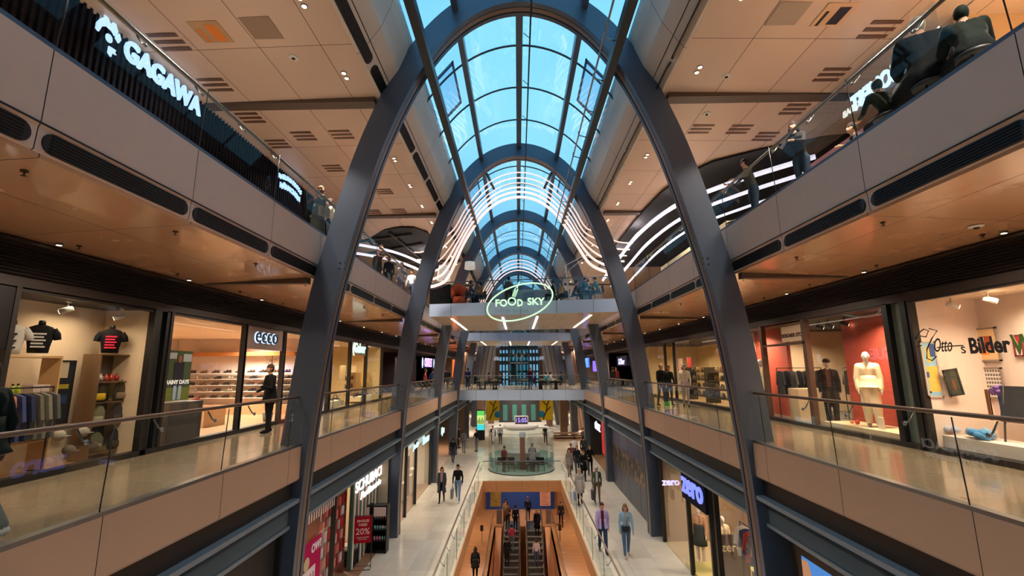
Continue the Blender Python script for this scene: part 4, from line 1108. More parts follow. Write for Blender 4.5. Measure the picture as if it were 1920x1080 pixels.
b = MB(); b.box(-.42, -.02, 0, .42, 0, 1.15, 0); b.box(-.42, -.024, 0, .42, -.02, .3, 1); b.box(-.15, -.03, .3, .17, -.024, .88, 2); b.box(-.12, -.034, .02, -.02, -.028, .34, 3); b.box(.04, -.034, .02, .14, -.028, .34, 3)
b.ball((0, -.03, .95), (.07, .012, .09), 10, 6, 4); b.box(-.38, -.026, .96, -.1, -.02, 1.1, 5); b.box(.12, -.026, .9, .4, -.02, 1.08, 5)
b.obj('print', [cmat((74, 86, 60)), cmat((120, 130, 60)), cmat((44, 42, 56)), cmat((170, 190, 220)), cmat((150, 90, 74)), cmat((170, 170, 176))], t)
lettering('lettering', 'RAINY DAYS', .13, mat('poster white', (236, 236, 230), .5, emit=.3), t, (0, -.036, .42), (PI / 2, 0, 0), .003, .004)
b = MB(); b.box(-8.3, 10.4, Z1, -7.75, 11.5, Z1 + .92)
tag(b.obj('display_block', mat('dark grey block', (66, 62, 58), .5), bevel=.01), 'dark grey display block under the poster in the shoe shop window', 'display')
yb = 18.1
wallx0, wallx1 = -13.2, -8.6
t = thing('shelf_unit', 'pale wall shelving full of shoes at the back of the shoe shop', 'shelf', (0, yb, Z1))
levels = (.62, .86, 1.10, 1.33, 1.56)
for lv in levels:
    b = MB(); b.box(wallx0, -.3, lv - .02, wallx1, -.02, lv); b.obj('shelf', mat('bright shelf', (236, 220, 204), .5), t)
b = MB(); b.box(wallx0, -.35, 2.2, wallx1, -.02, 2.34); b.obj('wood_band', cmat((196, 130, 74)), t)
b = MB(); b.box(wallx0, -.45, 0, wallx1, -.02, .36); b.obj('base_cabinet', cmat((206, 160, 118)), t)
scol = [(44, 30, 26), (30, 28, 30), (120, 84, 60), (190, 176, 160), (70, 50, 40), (150, 130, 110)]
for li, lv in enumerate(levels):
    for i in range(9):
        xx = wallx0 + .5 + i * .46 + (li % 2) * .1
        for j in (0, 1):
            c = scol[(i * 2 + li * 3) % 6]
            place('shoe%s' % (c,), mk_shoe(c, (li == 2 and i % 3 == 0)), (xx + .11 * j, yb - .16, Z1 + lv), R(65), 'pairs of shoes on the %s shelf of the shoe shop back wall' % ('lowest', 'second', 'third', 'fourth', 'top')[li], 'shoe', 'shoes on the %s wall shelf' % ('lowest', 'second', 'third', 'fourth', 'top')[li])
b = MB(); b.box(-10.2, 13.6, Z1, -9.1, 14.6, Z1 + .5); tag(b.obj('display_table', cmat((214, 170, 128)), bevel=.01), 'low oak display table inside the shoe shop entrance', 'table')
place('bagr', mk_backpack((120, 46, 36), (130, 50, 40)), (-9.5, 13.8, Z1 + .5), R(40), 'red brown leather bag on the low oak table', 'bag', None, .8)
place('bagr', mk_backpack((120, 46, 36), (130, 50, 40)), (-9.9, 14.2, Z1 + .5), R(10), 'second red brown bag on the low oak table, farther from the glass', 'bag', None, .6)
# leafy plant next to the shoe shop door
def leafy(label, x, y, z, h, n, c, cat='plant'):
    t = thing('potted_plant', label, cat, (x, y, z)); b = MB(); b.rings([(0, 0, 0, .12, .12), (0, 0, .28, .16, .16)], 14); b.obj('pot', cmat((120, 112, 100)), t)
    b = MB(); rnd = random.Random(n)
    for k in range(n):
        zz = .3 + (h - .3) * rnd.random(); a = rnd.random() * 6.28; r = .05 + .18 * rnd.random(); c0 = V(r * math.cos(a), r * math.sin(a), zz)
        d = V(math.cos(a), math.sin(a), .3) * .07; sd = V(-math.sin(a), math.cos(a), 0) * .03
        b.add([c0, c0 + d * .5 + sd, c0 + d, c0 + d * .5 - sd], [(0, 1, 2, 3)])
    o = b.obj('leaves', cmat(c), t); o['kind'] = 'stuff'
    b = MB(); b.tube([(0, 0, .2), (0, 0, h)], .012, 5); b.obj('stem', cmat((80, 70, 50)), t); return t
leafy('tall leafy plant behind the shoe shop window next to the arch', -8.1, 15.2, Z1, 2.1, 260, (96, 112, 60))
leafy('leafy green plant inside the coral red shop', 9.3, 14.2, Z1, 1.75, 120, (110, 140, 70))
# bag and shoe shop
t = thing('shop_sign', 'beige panel with glowing rounded letters over the yellow lit shop door', 'sign', (CX - 7.6, 21.6, 7.4))
b = MB(); b.box(-.06, -1.1, -.3, 0, 1.1, .3); b.obj('panel', cmat((150, 128, 104)), t)
lettering('lettering', '(Gabor', .62, mat('mint sign light', (196, 240, 230), .4, emit=.8), t, (.02, 0, .02), RL, .015, .02, sx=.95)
b = MB(); b.box(CX - 7.68, 20.42, Z1, CX - 7.54, 20.54, ZT); b.box(CX - 7.68, 22.6, Z1, CX - 7.54, 22.72, ZT); struct(b.obj('door_2', offblack), 'dark posts of the yellow lit shop door')
for i, (y0, lab) in enumerate(((18.8, 'left'), (22.9, 'right'))):
    b = MB(); b.box(-8.5, y0, Z1 + .1, -7.7, y0 + 1.9, Z1 + .35); tag(b.obj('window_plinth', cmat((236, 226, 196)), bevel=.01), 'pale plinth in the %s window of the yellow lit shop' % lab, 'display')
    for k in range(10):
        c = scol[(k + i) % 4]
        place('shoe%s' % (c,), mk_shoe(c), (-8.0 - .22 * (k % 3), y0 + .15 + .18 * k, Z1 + .352), R(60), 'shoes on the pale plinth in the %s window of the yellow lit shop' % lab, 'shoe', 'shoes on the %s pale plinth' % lab)
    shelf_unit('glass shelf stack with bags in the %s window of the yellow lit shop' % lab, -8.75, y0 + 1.0, Z1 + .36, 1.5, .3, 1.5, (.35, .75, 1.15), (200, 180, 140), PI / 2)
    for k in range(6):
        c = ((60, 30, 30), (40, 34, 30), (120, 50, 44))[k % 3]
        place('bp%s' % (c,), mk_backpack(c, c), (-8.7, y0 + .5 + .5 * (k % 3), Z1 + .36 + (.36 if k < 3 else .76)), R(70), 'small dark handbags on the glass shelves in the %s window of the yellow lit shop' % lab, 'handbag', 'handbags in the %s yellow lit window' % lab, .5)
framed('blue poster of a standing figure inside the yellow lit shop', -10.4, 24.2, 6.25, .9, 1.5, PI / 2, (150, 186, 200), (210, 170, 120), 'poster', marks=[((50, 80, 110), ((.4, .1, .6, .8),))])
# dark shops beyond
t = thing('shop_sign', 'dark blue sign block with white letters just before the second arch on the left', 'sign', (CX - 7.5, 29.6, 7.1)); b = MB(); b.box(-.1, -1.2, -.75, 0, 1.2, .35); b.obj('block', cmat((16, 18, 44)), t); lettering('lettering', 'SUE', 1.0, mat('blue white sign', (150, 180, 255), .4, emit=.8), t, (.02, 0, 0), RL, .02, .02)
t = thing('shop_sign', 'violet glowing shop sign between two white ovals on the left', 'sign', (CX - 7.5, 38.0, 6.95)); b = MB(); b.box(-.08, -2.7, -.4, 0, 2.7, .3); b.obj('board', cmat((30, 18, 60)), t); lettering('lettering', 'OUTLET', .95, mat('violet sign', (190, 150, 255), .4, emit=1.6), t, (.02, 0, 0), RL, .02, .02, sx=.9)
for q in (-2.4, 2.4):
    b = MB(); b.ball((.03, q, 0), (.03, .25, .42), 12, 8); b.obj('oval', sign_bl, t)
shelf_unit('wall of red and white packets in the dark left shop', -9.6, 27.3, Z1, 3.0, .35, 2.2, (.3, .6, .9, 1.2, 1.5, 1.8, 2.1), (60, 40, 40), PI / 2, (70, 34, 30))
for lv in range(6):
    for k in range(8):
        c = ((190, 60, 50), (226, 214, 200))[(k + lv * (lv > 2)) % 2]
        place('pk%s' % (c,), mk_box(c, (.26, .16, .2), 'packet'), (-9.5, 25.95 + .36 * k, Z1 + .3 + .3 * lv), PI / 2, 'red and white packets on the shelves of the dark left shop', 'packet', 'packets in the dark left shop')
framed('orange lit poster at the edge of the dark left shop', -8.0, 30.6, 6.3, 1.2, 1.9, PI / 2, (230, 150, 100), (60, 60, 120), 'poster', marks=[((240, 220, 210), ((.1, .7, .9, .95),)), ((190, 80, 60), ((.3, .1, .6, .5),))])
framed('dark poster of orange dancing figures on the left', -8.2, 36.2, 6.1, 2.6, 2.2, PI / 2, (40, 20, 18), (30, 20, 20), 'poster', marks=[((220, 140, 60), ((.1, .3, .3, .8), (.5, .2, .7, .75))), ((160, 40, 50), ((.4, .05, .75, .3),)), ((240, 200, 150), ((.25, .5, .35, .7), (.55, .75, .65, .9)))])

# ================================================================ middle gallery shops, right side
pic = mat('gallery white pink wall', (232, 208, 194), .7)
shop(1, 2.2, 9.12, Z1, ZT, 7.62, 1.25, pic, woodf, pale_c, 'picture shop room on the right', [(4.5, 150, SW), (7.6, 120, SW)])
front(1, [3.0, 9.1], Z1 + .1, ZT, 7.62, 'picture shop window on the right', 8)
film = mat('black window film', (22, 18, 20), .6)
t = thing('window_lettering', 'black shop name lettering with flourish on the picture shop window', 'lettering', (CX + 7.60, 8.4, 6.4))
p = at_x(1768, 648, CX + 7.6); lettering('script', 'Otto', .36, film, t, (0, p.y - 8.4, p.z - 6.4), RR, .004, .0, shear=.45, fitw=.36)
p = at_x(1806, 654, CX + 7.6); lettering('small_s', 's', .26, film, t, (0, p.y - 8.4, p.z - 6.4), RR, .004, .0)
p = at_x(1818, 650, CX + 7.6); lettering('name', 'Bilder', .36, film, t, (0, p.y - 8.4, p.z - 6.4), RR, .004, .012, align='LEFT', fitw=abs(at_x(1895, 650, CX + 7.6).y - p.y))
p = at_x(1898, 648, CX + 7.6); lettering('name_end', 'Welten', .42, mat('green window film', (60, 90, 30), .6), t, (0, p.y - 8.4, p.z - 6.4), RR, .004, .012, align='LEFT', sx=.72)
b = MB()
def fl(pts):
    q = [at_x(u, v, CX + 7.6) - V(CX + 7.6, 8.4, 6.4) for u, v in pts]; b.tube(q, .011, 5)
fl([(1710, 665), (1716, 640), (1722, 625), (1732, 617), (1741, 620), (1736, 632), (1726, 630)]); fl([(1742, 616), (1757, 620), (1747, 635), (1738, 655), (1738, 672), (1748, 676), (1756, 668)]); fl([(1712, 664), (1720, 665), (1719, 650), (1728, 648)]); fl([(1757, 652), (1780, 649), (1806, 648)])
b.obj('flourish', film, t)
def rpic(u0, v0, u1, v1, X, label, art, marks=None, frame=(150, 130, 118), cat='picture'):
    a = at_x(u0, v0, X); c = at_x(u1, v1, X); m = at_x((u0 + u1) / 2, (v0 + v1) / 2, X)
    return framed(label, X, (a.y + c.y) / 2, m.z, abs(a.y - c.y), abs(a.z - c.z), -PI / 2, art, frame, cat, marks=marks)
XW = CX + 8.84
rpic(1820, 616, 1880, 676, XW, 'framed orange brush stroke picture on the pink wall', (238, 200, 150), [((190, 84, 40), ((.3, .35, .75, .6), (.4, .6, .8, .75))), ((110, 90, 90), ((.25, .62, .5, .74),)), ((240, 150, 70), ((.2, .2, .6, .34),))])
dots = [(.12 + .12 * i, .1 + .125 * j, .2 + .12 * i, .17 + .125 * j) for i in range(7) for j in range(7)]
rpic(1836, 688, 1890, 748, XW, 'framed picture of many small dark dots in rows', (236, 226, 216), [((120, 110, 106), dots)])
rpic(1898, 628, 1925, 668, XW, 'red and pink framed picture at the right picture edge', (190, 40, 60), [((240, 200, 200), ((.0, .0, 1, .4),))], (120, 40, 50))
def ypic(u0, v0, u1, v1, Y, label, art, marks, frame):
    a = at_y(u0, v0, Y); c = at_y(u1, v1, Y)
    return framed(label, (a.x + c.x) / 2, Y, (a.z + c.z) / 2, abs(a.x - c.x), abs(a.z - c.z), 0, art, frame, 'picture', marks=marks)
ypic(1722, 640, 1768, 745, 9.07, 'tall blue and yellow painting beside the glass column', (150, 190, 214), [((236, 190, 90), ((.2, .1, .9, .55), (.3, .62, .6, .9))), ((70, 90, 140), ((.55, .72, .9, .95), (.05, .35, .3, .45)))], (200, 180, 160))
t = ypic(1768, 692, 1804, 742, 8.95, 'dark green brown canvas hanging at a tilt', (62, 66, 56), [((120, 70, 44), ((.4, .2, .6, .6),))], (40, 42, 40)); t.rotation_euler = (0, R(-8), 0)
rpic(1851, 730, 1862, 788, CX + 8.3, 'narrow brown framed panel standing in the picture shop', (130, 84, 50), None, (140, 90, 50))
b = MB(); pa = at_x(1752, 810, CX + 8.2); b.box(CX + 7.72, 3.2, Z1 + .1, CX + 8.3, 8.98, Z1 + .32); tag(b.obj('window_plinth', cmat((226, 212, 200)), bevel=.01), 'long pale plinth in the picture shop window', 'display')
# ladder sculpture
pl = at_x(1760, 790, CX + 7.86)
t = thing('sculpture', 'small dark sculpture of a ladder with a ball on top', 'sculpture', (CX + 7.86, pl.y, Z1 + .32), R(-55)); b = MB()
for q in (-.09, .09): b.box(-.015, q - .012, 0, .015, q + .012, .62)
for k in range(6): b.box(-.012, -.09, .06 + k * .1, .012, .09, .085 + k * .1)
b.obj('ladder', cmat((60, 26, 24)), t); b = MB(); b.ball((0, 0, .70), .085, 14, 10); b.obj('ball', cmat((70, 68, 72)), t); b = MB(); b.tube([(0, -.05, .72), (0, -.2, .78)], [.012, .02], 6); b.obj('arm', cmat((70, 68, 72)), t)
for i, (u, v, c, lab) in enumerate(((1780, 795, (190, 190, 206), 'crumpled grey white cloth on the long plinth'), (1835, 800, (150, 170, 196), 'striped pale cloth on the long plinth'), (1842, 820, (90, 150, 200), 'bright blue ruffled cloth at the front of the plinth'))):
    p = at_x(u, v, CX + (7.95 if u < 1840 else 7.82)); b = MB(); rnd = random.Random(i)
    for k in range(9): b.ball((rnd.uniform(-.07, .07), rnd.uniform(-.15, .15), .06 + rnd.uniform(0, .08)), (.07, .08, .06), 9, 6)
    o = b.obj('cloth', cmat(c)); o.location = (p.x, p.y, Z1 + .32); tag(o, lab, 'cloth')
p = at_x(1893, 756, CX + 8.3); framed('bright blue picture standing on the plinth', CX + 8.3, p.y, p.z, .30, .34, -PI / 2, (40, 120, 230), (30, 80, 160))
p = at_x(1875, 733, CX + 8.25); b = MB(); rnd = random.Random(3)
for k in range(14): b.ball((rnd.uniform(-.05, .05), rnd.uniform(-.11, .11), rnd.uniform(-.06, .07)), .045, 8, 6)
b.tube([(0, 0, -.05), (0, .0, -.55)], .008, 5)
o = b.obj('flower_bunch', cmat((130, 96, 160))); o.location = (CX + 8.25, p.y, p.z); tag(o, 'bunch of purple flowers above the blue picture', 'flowers')
p = at_x(1905, 750, CX + 8.1); t = thing('easel_board', 'dark grey board on a slanted easel at the right picture edge', 'easel', (CX + 8.1, p.y, Z1 + .32), -PI / 2); b = MB(); b.cbox((0, 0, .62), (.5, .03, .6), 0, 0, R(-10)); b.obj('board', cmat((64, 64, 68)), t)
for q in (-.2, .2): b = MB(); b.tube([(q, -.1, 0), (q, .05, .95)], .015, 6); b.obj('leg', cmat((90, 84, 80)), t)
for i, (u, v) in enumerate(((1782, 560), (1850, 545))): p = at_x(u, v, CX + 8.1); spotlight(CX + 8.1, p.y, ZT - .03, R(60), '%s white spotlight in the picture shop window' % ('rear', 'front')[i], (226, 216, 206))

shop(1, 9.72, 17.2, Z1, ZT, 7.62, 5.2, mat('beige shop wall', (216, 190, 156), .7), mat('dark shop floor', (110, 100, 92), .35), darkc, 'clothes shop room behind the coral red walls', [(11, 60, SW), (13.5, 170, SW), (15.8, 150, SW)])
front(1, [9.74, 12.5], Z1 + .1, ZT, 7.62, 'window with the cream dressed mannequin', 9)
front(1, [14.75, 17.1], Z1 + .1, ZT, 7.62, 'clothes shop window beside the nearest right arch', 10)
b = MB(); b.box(CX + 7.56, 12.45, Z1, CX + 7.7, 12.6, ZT); b.box(CX + 7.56, 14.65, Z1, CX + 7.7, 14.78, ZT); b.box(CX + 7.56, 12.5, 7.0, CX + 7.68, 14.7, 7.06); struct(b.obj('door_3', mat('bronze frame', (96, 78, 66), .4, .4)), 'bronze framed entrance of the clothes shop')
t = thing('shop_sign', 'cream transom panel with two dark words over the clothes shop entrance', 'sign', (CX + 7.66, 13.1, 7.32)); b = MB(); b.box(0, -.55, -.22, .03, .62, .22); b.obj('panel', cmat((216, 196, 170)), t); lettering('lettering', 'DESIGNER STORE', .15, cmat((70, 50, 44)), t, (-.006, .05, -.05), RR, .004, .003)
b = MB(); b.box(CX + 8.62, 9.8, Z1, CX + 8.74, 12.55, ZT); struct(b.obj('wall_coral', redw), 'coral red panel behind the cream mannequin')
b = MB(); b.box(CX + 8.62, 15.2, Z1, CX + 8.74, 17.15, ZT); struct(b.obj('wall_coral', redw), 'coral red panel beside the right arch')
b = MB(); b.box(CX + 7.75, 9.9, Z1 + .05, CX + 8.6, 12.4, Z1 + .2); tag(b.obj('window_plinth', cmat((226, 200, 160)), bevel=.01), 'pale plinth under the cream mannequin', 'display')
area(CX + 8.0, 10.8, ZT - .15, .3, .3, 60, SW)
area(CX + 8.1, 16.4, ZT - .15, .3, .3, 45, SW)
rack('black rail of dark clothes inside the clothes shop, left part', 8.9, 14.9, Z1, 1.4, 0, [(60, 60, 64), (40, 42, 48), (96, 90, 88), (50, 52, 58), (120, 110, 104), (44, 46, 50), (66, 62, 60)], 'dark clothes on the left rail of the clothes shop', 1.55)
rack('black rail of clothes inside the clothes shop, right part', 10.6, 14.4, Z1, 1.3, 0, [(70, 66, 60), (60, 44, 40), (36, 38, 40), (40, 40, 42), (210, 190, 168)], 'clothes on the right rail of the clothes shop', 1.55)
b = MB(); b.box(8.2, 13.9, Z1, 8.95, 14.4, Z1 + .95); tag(b.obj('counter', cmat((206, 180, 144)), bevel=.01), 'cream box counter at the clothes shop entrance', 'counter')
for i, u in enumerate((1535, 1553, 1582)): p = at_x(u, 608, 8.6); spotlight(8.6, p.y, ZT - .05, R(70), '%s black spotlight inside the clothes shop' % ('rear', 'middle', 'front')[i])
for (u, c, lab, k) in ((1612, (206, 70, 40), 'red orange ball shaped fruit at the feet of the cream mannequin', 1.0), (1602, (220, 130, 60), 'smaller orange fruit beside the red one', .75)):
    p = at_x(u, 796, 8.25); b = MB(); b.ball((0, 0, .055 * k), .055 * k, 12, 8); o = b.obj('fruit', cmat(c, .35)); o.location = (8.2, p.y, Z1 + .2); tag(o, lab, 'fruit')
b = MB(); b.box(-.02, -.08, 0, .02, .08, .26); o = b.obj('price_card', cmat((236, 226, 206))); p = at_x(1653, 800, 8.1); o.location = (8.1, p.y, Z1 + .2); tag(o, 'white upright card on the plinth beside the mannequin', 'card')
# decoration shop behind the first right arch
shop(1, 17.3, 28.5, Z1, ZT, 7.62, 3.2, yel, woodf, darkc, 'decoration shop with golden ornaments', [(19.5, 120, SW), (22.5, 90, SW), (26, 110, SW)])
front(1, [17.3, 23.2], Z1 + .1, ZT, 7.62, 'decoration shop window near the arch', 11)
front(1, [24.6, 28.5], Z1 + .1, ZT, 7.62, 'decoration shop window beyond its door', 12)
for j, (yy, lab) in enumerate(((18.9, 'near'), (21.4, 'middle'))):
    shelf_unit('stepped dark display of golden ornaments, %s part' % lab, 8.3, yy, Z1 + .1, 2.2, .5, 1.5, (.25, .6, .95, 1.3), (70, 60, 40), -PI / 2)
    for lv, zz in enumerate((.35, .7, 1.05, 1.4)):
        for k in range(8):
            c = ((190, 140, 70), (220, 200, 160), (120, 90, 50), (170, 150, 110))[(k + lv + j) % 4]
            place('orn%s' % (c,), mk_vase(c), (8.28 + .07 * (k % 2), yy - .95 + .27 * k, Z1 + zz), 0, 'small golden ornaments on the %s stepped display' % lab, 'ornament', 'golden ornaments, %s display' % lab, .95)
t = thing('wall_niche', 'cream arched wall niche with a picture in the decoration shop', 'niche', (CX + 10.7, 21.5, Z1 + .9), -PI / 2); b = MB(); out = [(-1.2, 0), (1.2, 0)] + [(1.2 * math.cos(PI * k / 12), .9 + .7 * math.sin(PI * k / 12)) for k in range(13)]
b.add([(u, 0, v) for u, v in out] + [(u, .1, v) for u, v in out], [tuple(range(len(out))), tuple(range(2 * len(out) - 1, len(out) - 1, -1))] + [(i, (i + 1) % len(out), len(out) + (i + 1) % len(out), len(out) + i) for i in range(len(out))]); b.obj('arch_panel', cmat((240, 214, 176)), t)
b = MB(); b.box(-.9, -.05, .1, .9, 0, .7); b.obj('picture_panel', cmat((110, 90, 60)), t)
for i, (yy, c) in enumerate(((25.5, (190, 60, 50)), (27.0, (230, 190, 170)))): framed('%s picture in the far decoration shop window' % ('red' if i == 0 else 'pink'), 9.4, yy, 6.3, .8, 1.3, -PI / 2, c)
shop(1, 28.7, 40, Z1, ZT, 7.62, 2.6, gw, woodf, darkc, 'right shops behind the second arch', [(31, 90, SW), (36, 110, SW)])
shop(1, 40, 60, Z1, ZT, 7.62, 2.6, gw, woodf, darkc, 'distant right shops', [(46, 150, (.8, .8, 1)), (54, 120, SW)])
t = thing('shop_sign', 'dark box sign with blue white letters on the right behind the second arch', 'sign', (CX + 7.4, 33.5, 6.9), 0); b = MB(); b.box(-.1, -1.6, -.35, .1, 1.6, .35); b.obj('block', cmat((30, 30, 50)), t); lettering('lettering', 'S.Oliver', .6, mat('pale violet sign', (190, 190, 255), .4, emit=.8), t, (-.11, 0, -.06), RR, .02, .01)
for i, (yy, c) in enumerate(((45, (110, 90, 255)), (50, (60, 110, 255)), (55, (150, 120, 255)))):
    b = MB(); b.box(-.05, -1.2, -.5, .05, 1.2, .5); o = b.obj('light_sign', mat('violet panel %d' % i, c, .4, emit=.8)); o.location = (CX + 7.3, yy, 6.6 + .4 * (i % 2)); tag(o, '%s blue violet light panel on the distant right shops' % ORD[i], 'light panel')
b = MB(); b.box(-.05, -1.0, -1.2, .05, 1.0, 1.2); o = b.obj('light_sign', mat('orange red panel', (255, 90, 40), .4, emit=.8)); o.location = (CX - 7.3, 52, 6.3); tag(o, 'orange red light panel on the distant left shops', 'light panel')

# ================================================================ ground floor shops
GD, GT = 5.24, 3.12
b = MB(); b.box(CX - 5.34, YN, 0, CX - 5.26, 10.3, 3.2); struct(b.obj('wall_ground_left', mat('dark shutter', (40, 40, 40), .5)), 'dark closed shop front at the lower left')
shop(-1, 10.35, 18.9, 0, GT, GD, 5.0, mat('blush shop wall', (196, 178, 150), .6), mat('shop floor boards', (150, 112, 86), .4), pale_c, 'perfume shop room', [(12, 150, SW), (15, 170, SW), (17.5, 120, SW)])
front(-1, [10.35, 13.35], .02, GT, GD, 'perfume shop window with the pink poster', 13)
t = thing('poster', 'magenta sale poster with a white card on the perfume shop window', 'poster', (CX - GD + .03, 11.95, 0)); b = MB(); b.box(0, -.62, .2, .02, .55, 2.35); b.obj('sheet', cmat((190, 20, 84)), t)
b = MB(); b.box(.02, -.52, .95, .03, .25, 1.75); b.obj('card', cmat((238, 224, 220)), t)
b = MB(); b.ball((.03, -.25, 1.9), (.012, .16, .16), 12, 8); b.obj('round_face', cmat((216, 190, 150)), t)
pw_ = mat('poster lettering white', (244, 236, 236), .5); pr_ = mat('poster lettering rose', (190, 90, 90), .5)
lettering('lettering', 'ROUGE'[:3], .30, pr_, t, (.034, -.14, 1.5), RL, .003, .008); lettering('lettering', 'UGE'[0:3], .30, pr_, t, (.034, -.14, 1.18), RL, .003, .008)
lettering('lettering', 'OW!', .26, pw_, t, (.024, .27, 2.14), RL, .003, .012); lettering('lettering', 'SEE', .34, pw_, t, (.024, .1, .6), RL, .003, .012)
t = thing('window_sticker', 'white striped frieze and note on the perfume shop window', 'sticker', (CX - GD + .03, 10.5, 0)); b = MB()
for k in range(20): b.box(0, .1 + k * .14, 2.78, .004, .16 + k * .14, 3.05)
b.obj('stripes', pw_, t); b = MB(); b.box(0, .55, 2.35, .004, .85, 2.7); b.obj('note', pw_, t)
# striped wall and sign of the perfume shop
b = MB(); b.box(-5.62, 16.1, 0, -5.5, 18.85, GT, 0)
for k in range(7): b.box(-5.5, 16.2 + k * .38, 0, -5.485, 16.32 + k * .38, GT, 1 + (k % 2))
struct(b.obj('wall_striped', [cmat((84, 104, 94)), cmat((226, 210, 196)), cmat((216, 170, 160))]), 'green wall with white and pink stripes behind the perfume sign')
t = thing('shop_sign', 'white perfume shop lettering hanging before the striped wall', 'sign', (-5.42, 16.1, 2.9))
a = at_x(667, 920, -5.4); c = at_x(719, 884, -5.4); t.location = (-5.4, (a.y + c.y) / 2, (a.z + c.z) / 2)
lettering('lettering', 'SCHUBACK', .50, mat('bright white letters', (255, 250, 246), .4, emit=.8), t, (0, 0, .08), RL, .02, .004, fitw=c.y - a.y)
lettering('lettering', 'Parfümerie', .34, MATS['bright white letters'], t, (0, .1, -.30), RL, .02, .002, shear=.2, fitw=(c.y - a.y) * .72)
for q in (-1, 1): b = MB(); b.tube([(-.04, q, .2), (-.04, q, .62)], .01, 5); b.obj('hanger', steel, t)
# shelves of red boxes inside
for j, (xx, yy, lab) in enumerate(((-5.85, 14.35, 'front'), (-5.9, 15.5, 'rear'))):
    shelf_unit('open shelf piled with red and silver gift sets, %s' % lab, xx, yy, 0.01, 1.05, .42, 2.6, (.4, .75, 1.1, 1.45, 1.8, 2.15, 2.5), (120, 70, 60), PI / 2)
    for lv, zz in enumerate((.41, .76, 1.11, 1.46, 1.81, 2.16)):
        for k in range(4):
            c = ((200, 30, 40), (214, 206, 204), (170, 24, 34), (226, 150, 140))[(k * 3 + lv) % 4]
            place('gift%s' % (c,), mk_box(c, (.24, .2, .26), 'gift_box'), (xx + .04, yy - .38 + .25 * k, zz), R(8 * (k % 3)), 'red and silver gift boxes on the %s perfume shelf' % lab, 'box', 'gift boxes on the %s perfume shelf' % lab)
# two black display stands with bottles, facing the viewer
for j, xx in enumerate((-5.62, -5.02)):
    t = shelf_unit('%s black display stand of bottles before the second left arch' % ('left', 'right')[j], xx, 17.75, 0.0, .5, .36, 1.6, (.1, .42, .78, 1.14, 1.6), (26, 24, 26), 0, (40, 36, 38), 'display')
    b = MB(); b.box(-.22, -.2, 1.25, .22, -.18, 1.55); b.obj('header_card', cmat((232, 206, 196)), t)
    for lv, zz in enumerate((.42, .78, 1.14)):
        for k in range(5):
            c = ((228, 220, 216), (226, 150, 170), (150, 200, 190))[(lv + j + (k > 2)) % 3]
            place('btl%s' % (c,), mk_bottle(c), (xx - .19 + .095 * k, 17.66, zz), 0, 'small pastel bottles on the %s black stand' % ('left', 'right')[j], 'bottle', 'bottles on the %s black stand' % ('left', 'right')[j])
# sale sign stand
t = thing('sign_stand', 'red sale sign in a thin black floor frame by the perfume shop', 'sign', (-5.22, 16.35, 0), R(12))
b = MB()
for q in (-.29, .29): b.tube([(q, 0, 0), (q, 0, 1.62)], .012, 6)
b.tube([(-.29, 0, 1.62), (.29, 0, 1.62)], .012, 6); b.tube([(-.29, -.17, .012), (.29, -.17, .012), (.29, .17, .012), (-.29, .17, .012), (-.29, -.17, .012)], .012, 6)
b.obj('frame', black, t); b = MB(); b.box(-.275, -.012, .78, .275, .012, 1.6); b.obj('panel', cmat((176, 16, 34)), t)
for sx_, sz, st in ((1.46, .105, 'SINGLES'), (1.34, .105, 'WEEK'), (1.13, .27, '20%')): lettering('lettering', st, sz, cmat((236, 200, 190)), t, (0, -.016, sx_), (PI / 2, 0, 0), .002, .004)
lettering('lettering', 'auf einen Artikel\nIhrer Wahl', .06, cmat((236, 200, 190)), t, (0, -.016, .93), (PI / 2, 0, 0), .002, .001)
# next left shops
shop(-1, 19.6, 27.5, 0, GT, GD, 3.0, mat('pearl wall', (216, 206, 190), .6), mat('shop floor boards', (150, 112, 86), .4), pale_c, 'bright shop behind the second left arch', [(21.5, 130, SW), (25.5, 130, SW)])
front(-1, [19.6, 21.6, 23.6, 27.4], .02, GT, GD, 'bright shop window behind the second left arch', 14, steel_dk)
for k in range(5):
    b = MB(); b.tube([(0, 0, 0), (0, 0, 2.7)], .07 + .02 * (k % 2), 8); o = b.obj('drape', cmat((226, 222, 216))); o.location = (-5.6, 20.0 + k * .65, .1); tag(o, 'white hanging drapes in the window behind the second left arch', 'drape', 'white drapes in the window')
framed('dark red vertical banner in the window between two drapes', -5.35, 23.2, 1.4, .35, 1.8, PI / 2, (120, 20, 40), (120, 20, 40), 'banner')
t = thing('shop_sign', 'ice blue handwritten shop sign behind the second left arch', 'sign', (CX - 5.12, 24.3, 2.75)); lettering('lettering', 'Thomas', .55, mat('ice sign', (190, 240, 255), .4, emit=.8), t, (0, 1.2, 0), RL, .02, .014, shear=.25); lettering('lettering', 'Juwelier', .34, MATS['ice sign'], t, (0, -1.2, .05), RL, .02, .008, shear=.25)
for k in range(3):
    b = MB(); b.box(-.15, -.3, 0, .15, .3, .8 + .15 * k); o = b.obj('pedestal', cmat((206, 190, 170)), bevel=.01); o.location = (-5.8, 24.4 + k * .95, 0.02); tag(o, '%s pale pedestal in the window under the ice blue sign' % ORD[k], 'display')
shop(-1, 28.6, 45, 0, GT, GD, 3.0, gw, MATS['shop floor boards'], darkc, 'darker shop beyond the third left arch', [(30, 120, SW), (38, 60, SW)])
t = thing('shop_sign', 'small ice blue shop sign beyond the third left arch', 'sign', (CX - 5.1, 31, 2.5)); lettering('lettering', 'bijou', .6, MATS['ice sign'], t, (0, 0, 0), RL, .02, .014, shear=.2)
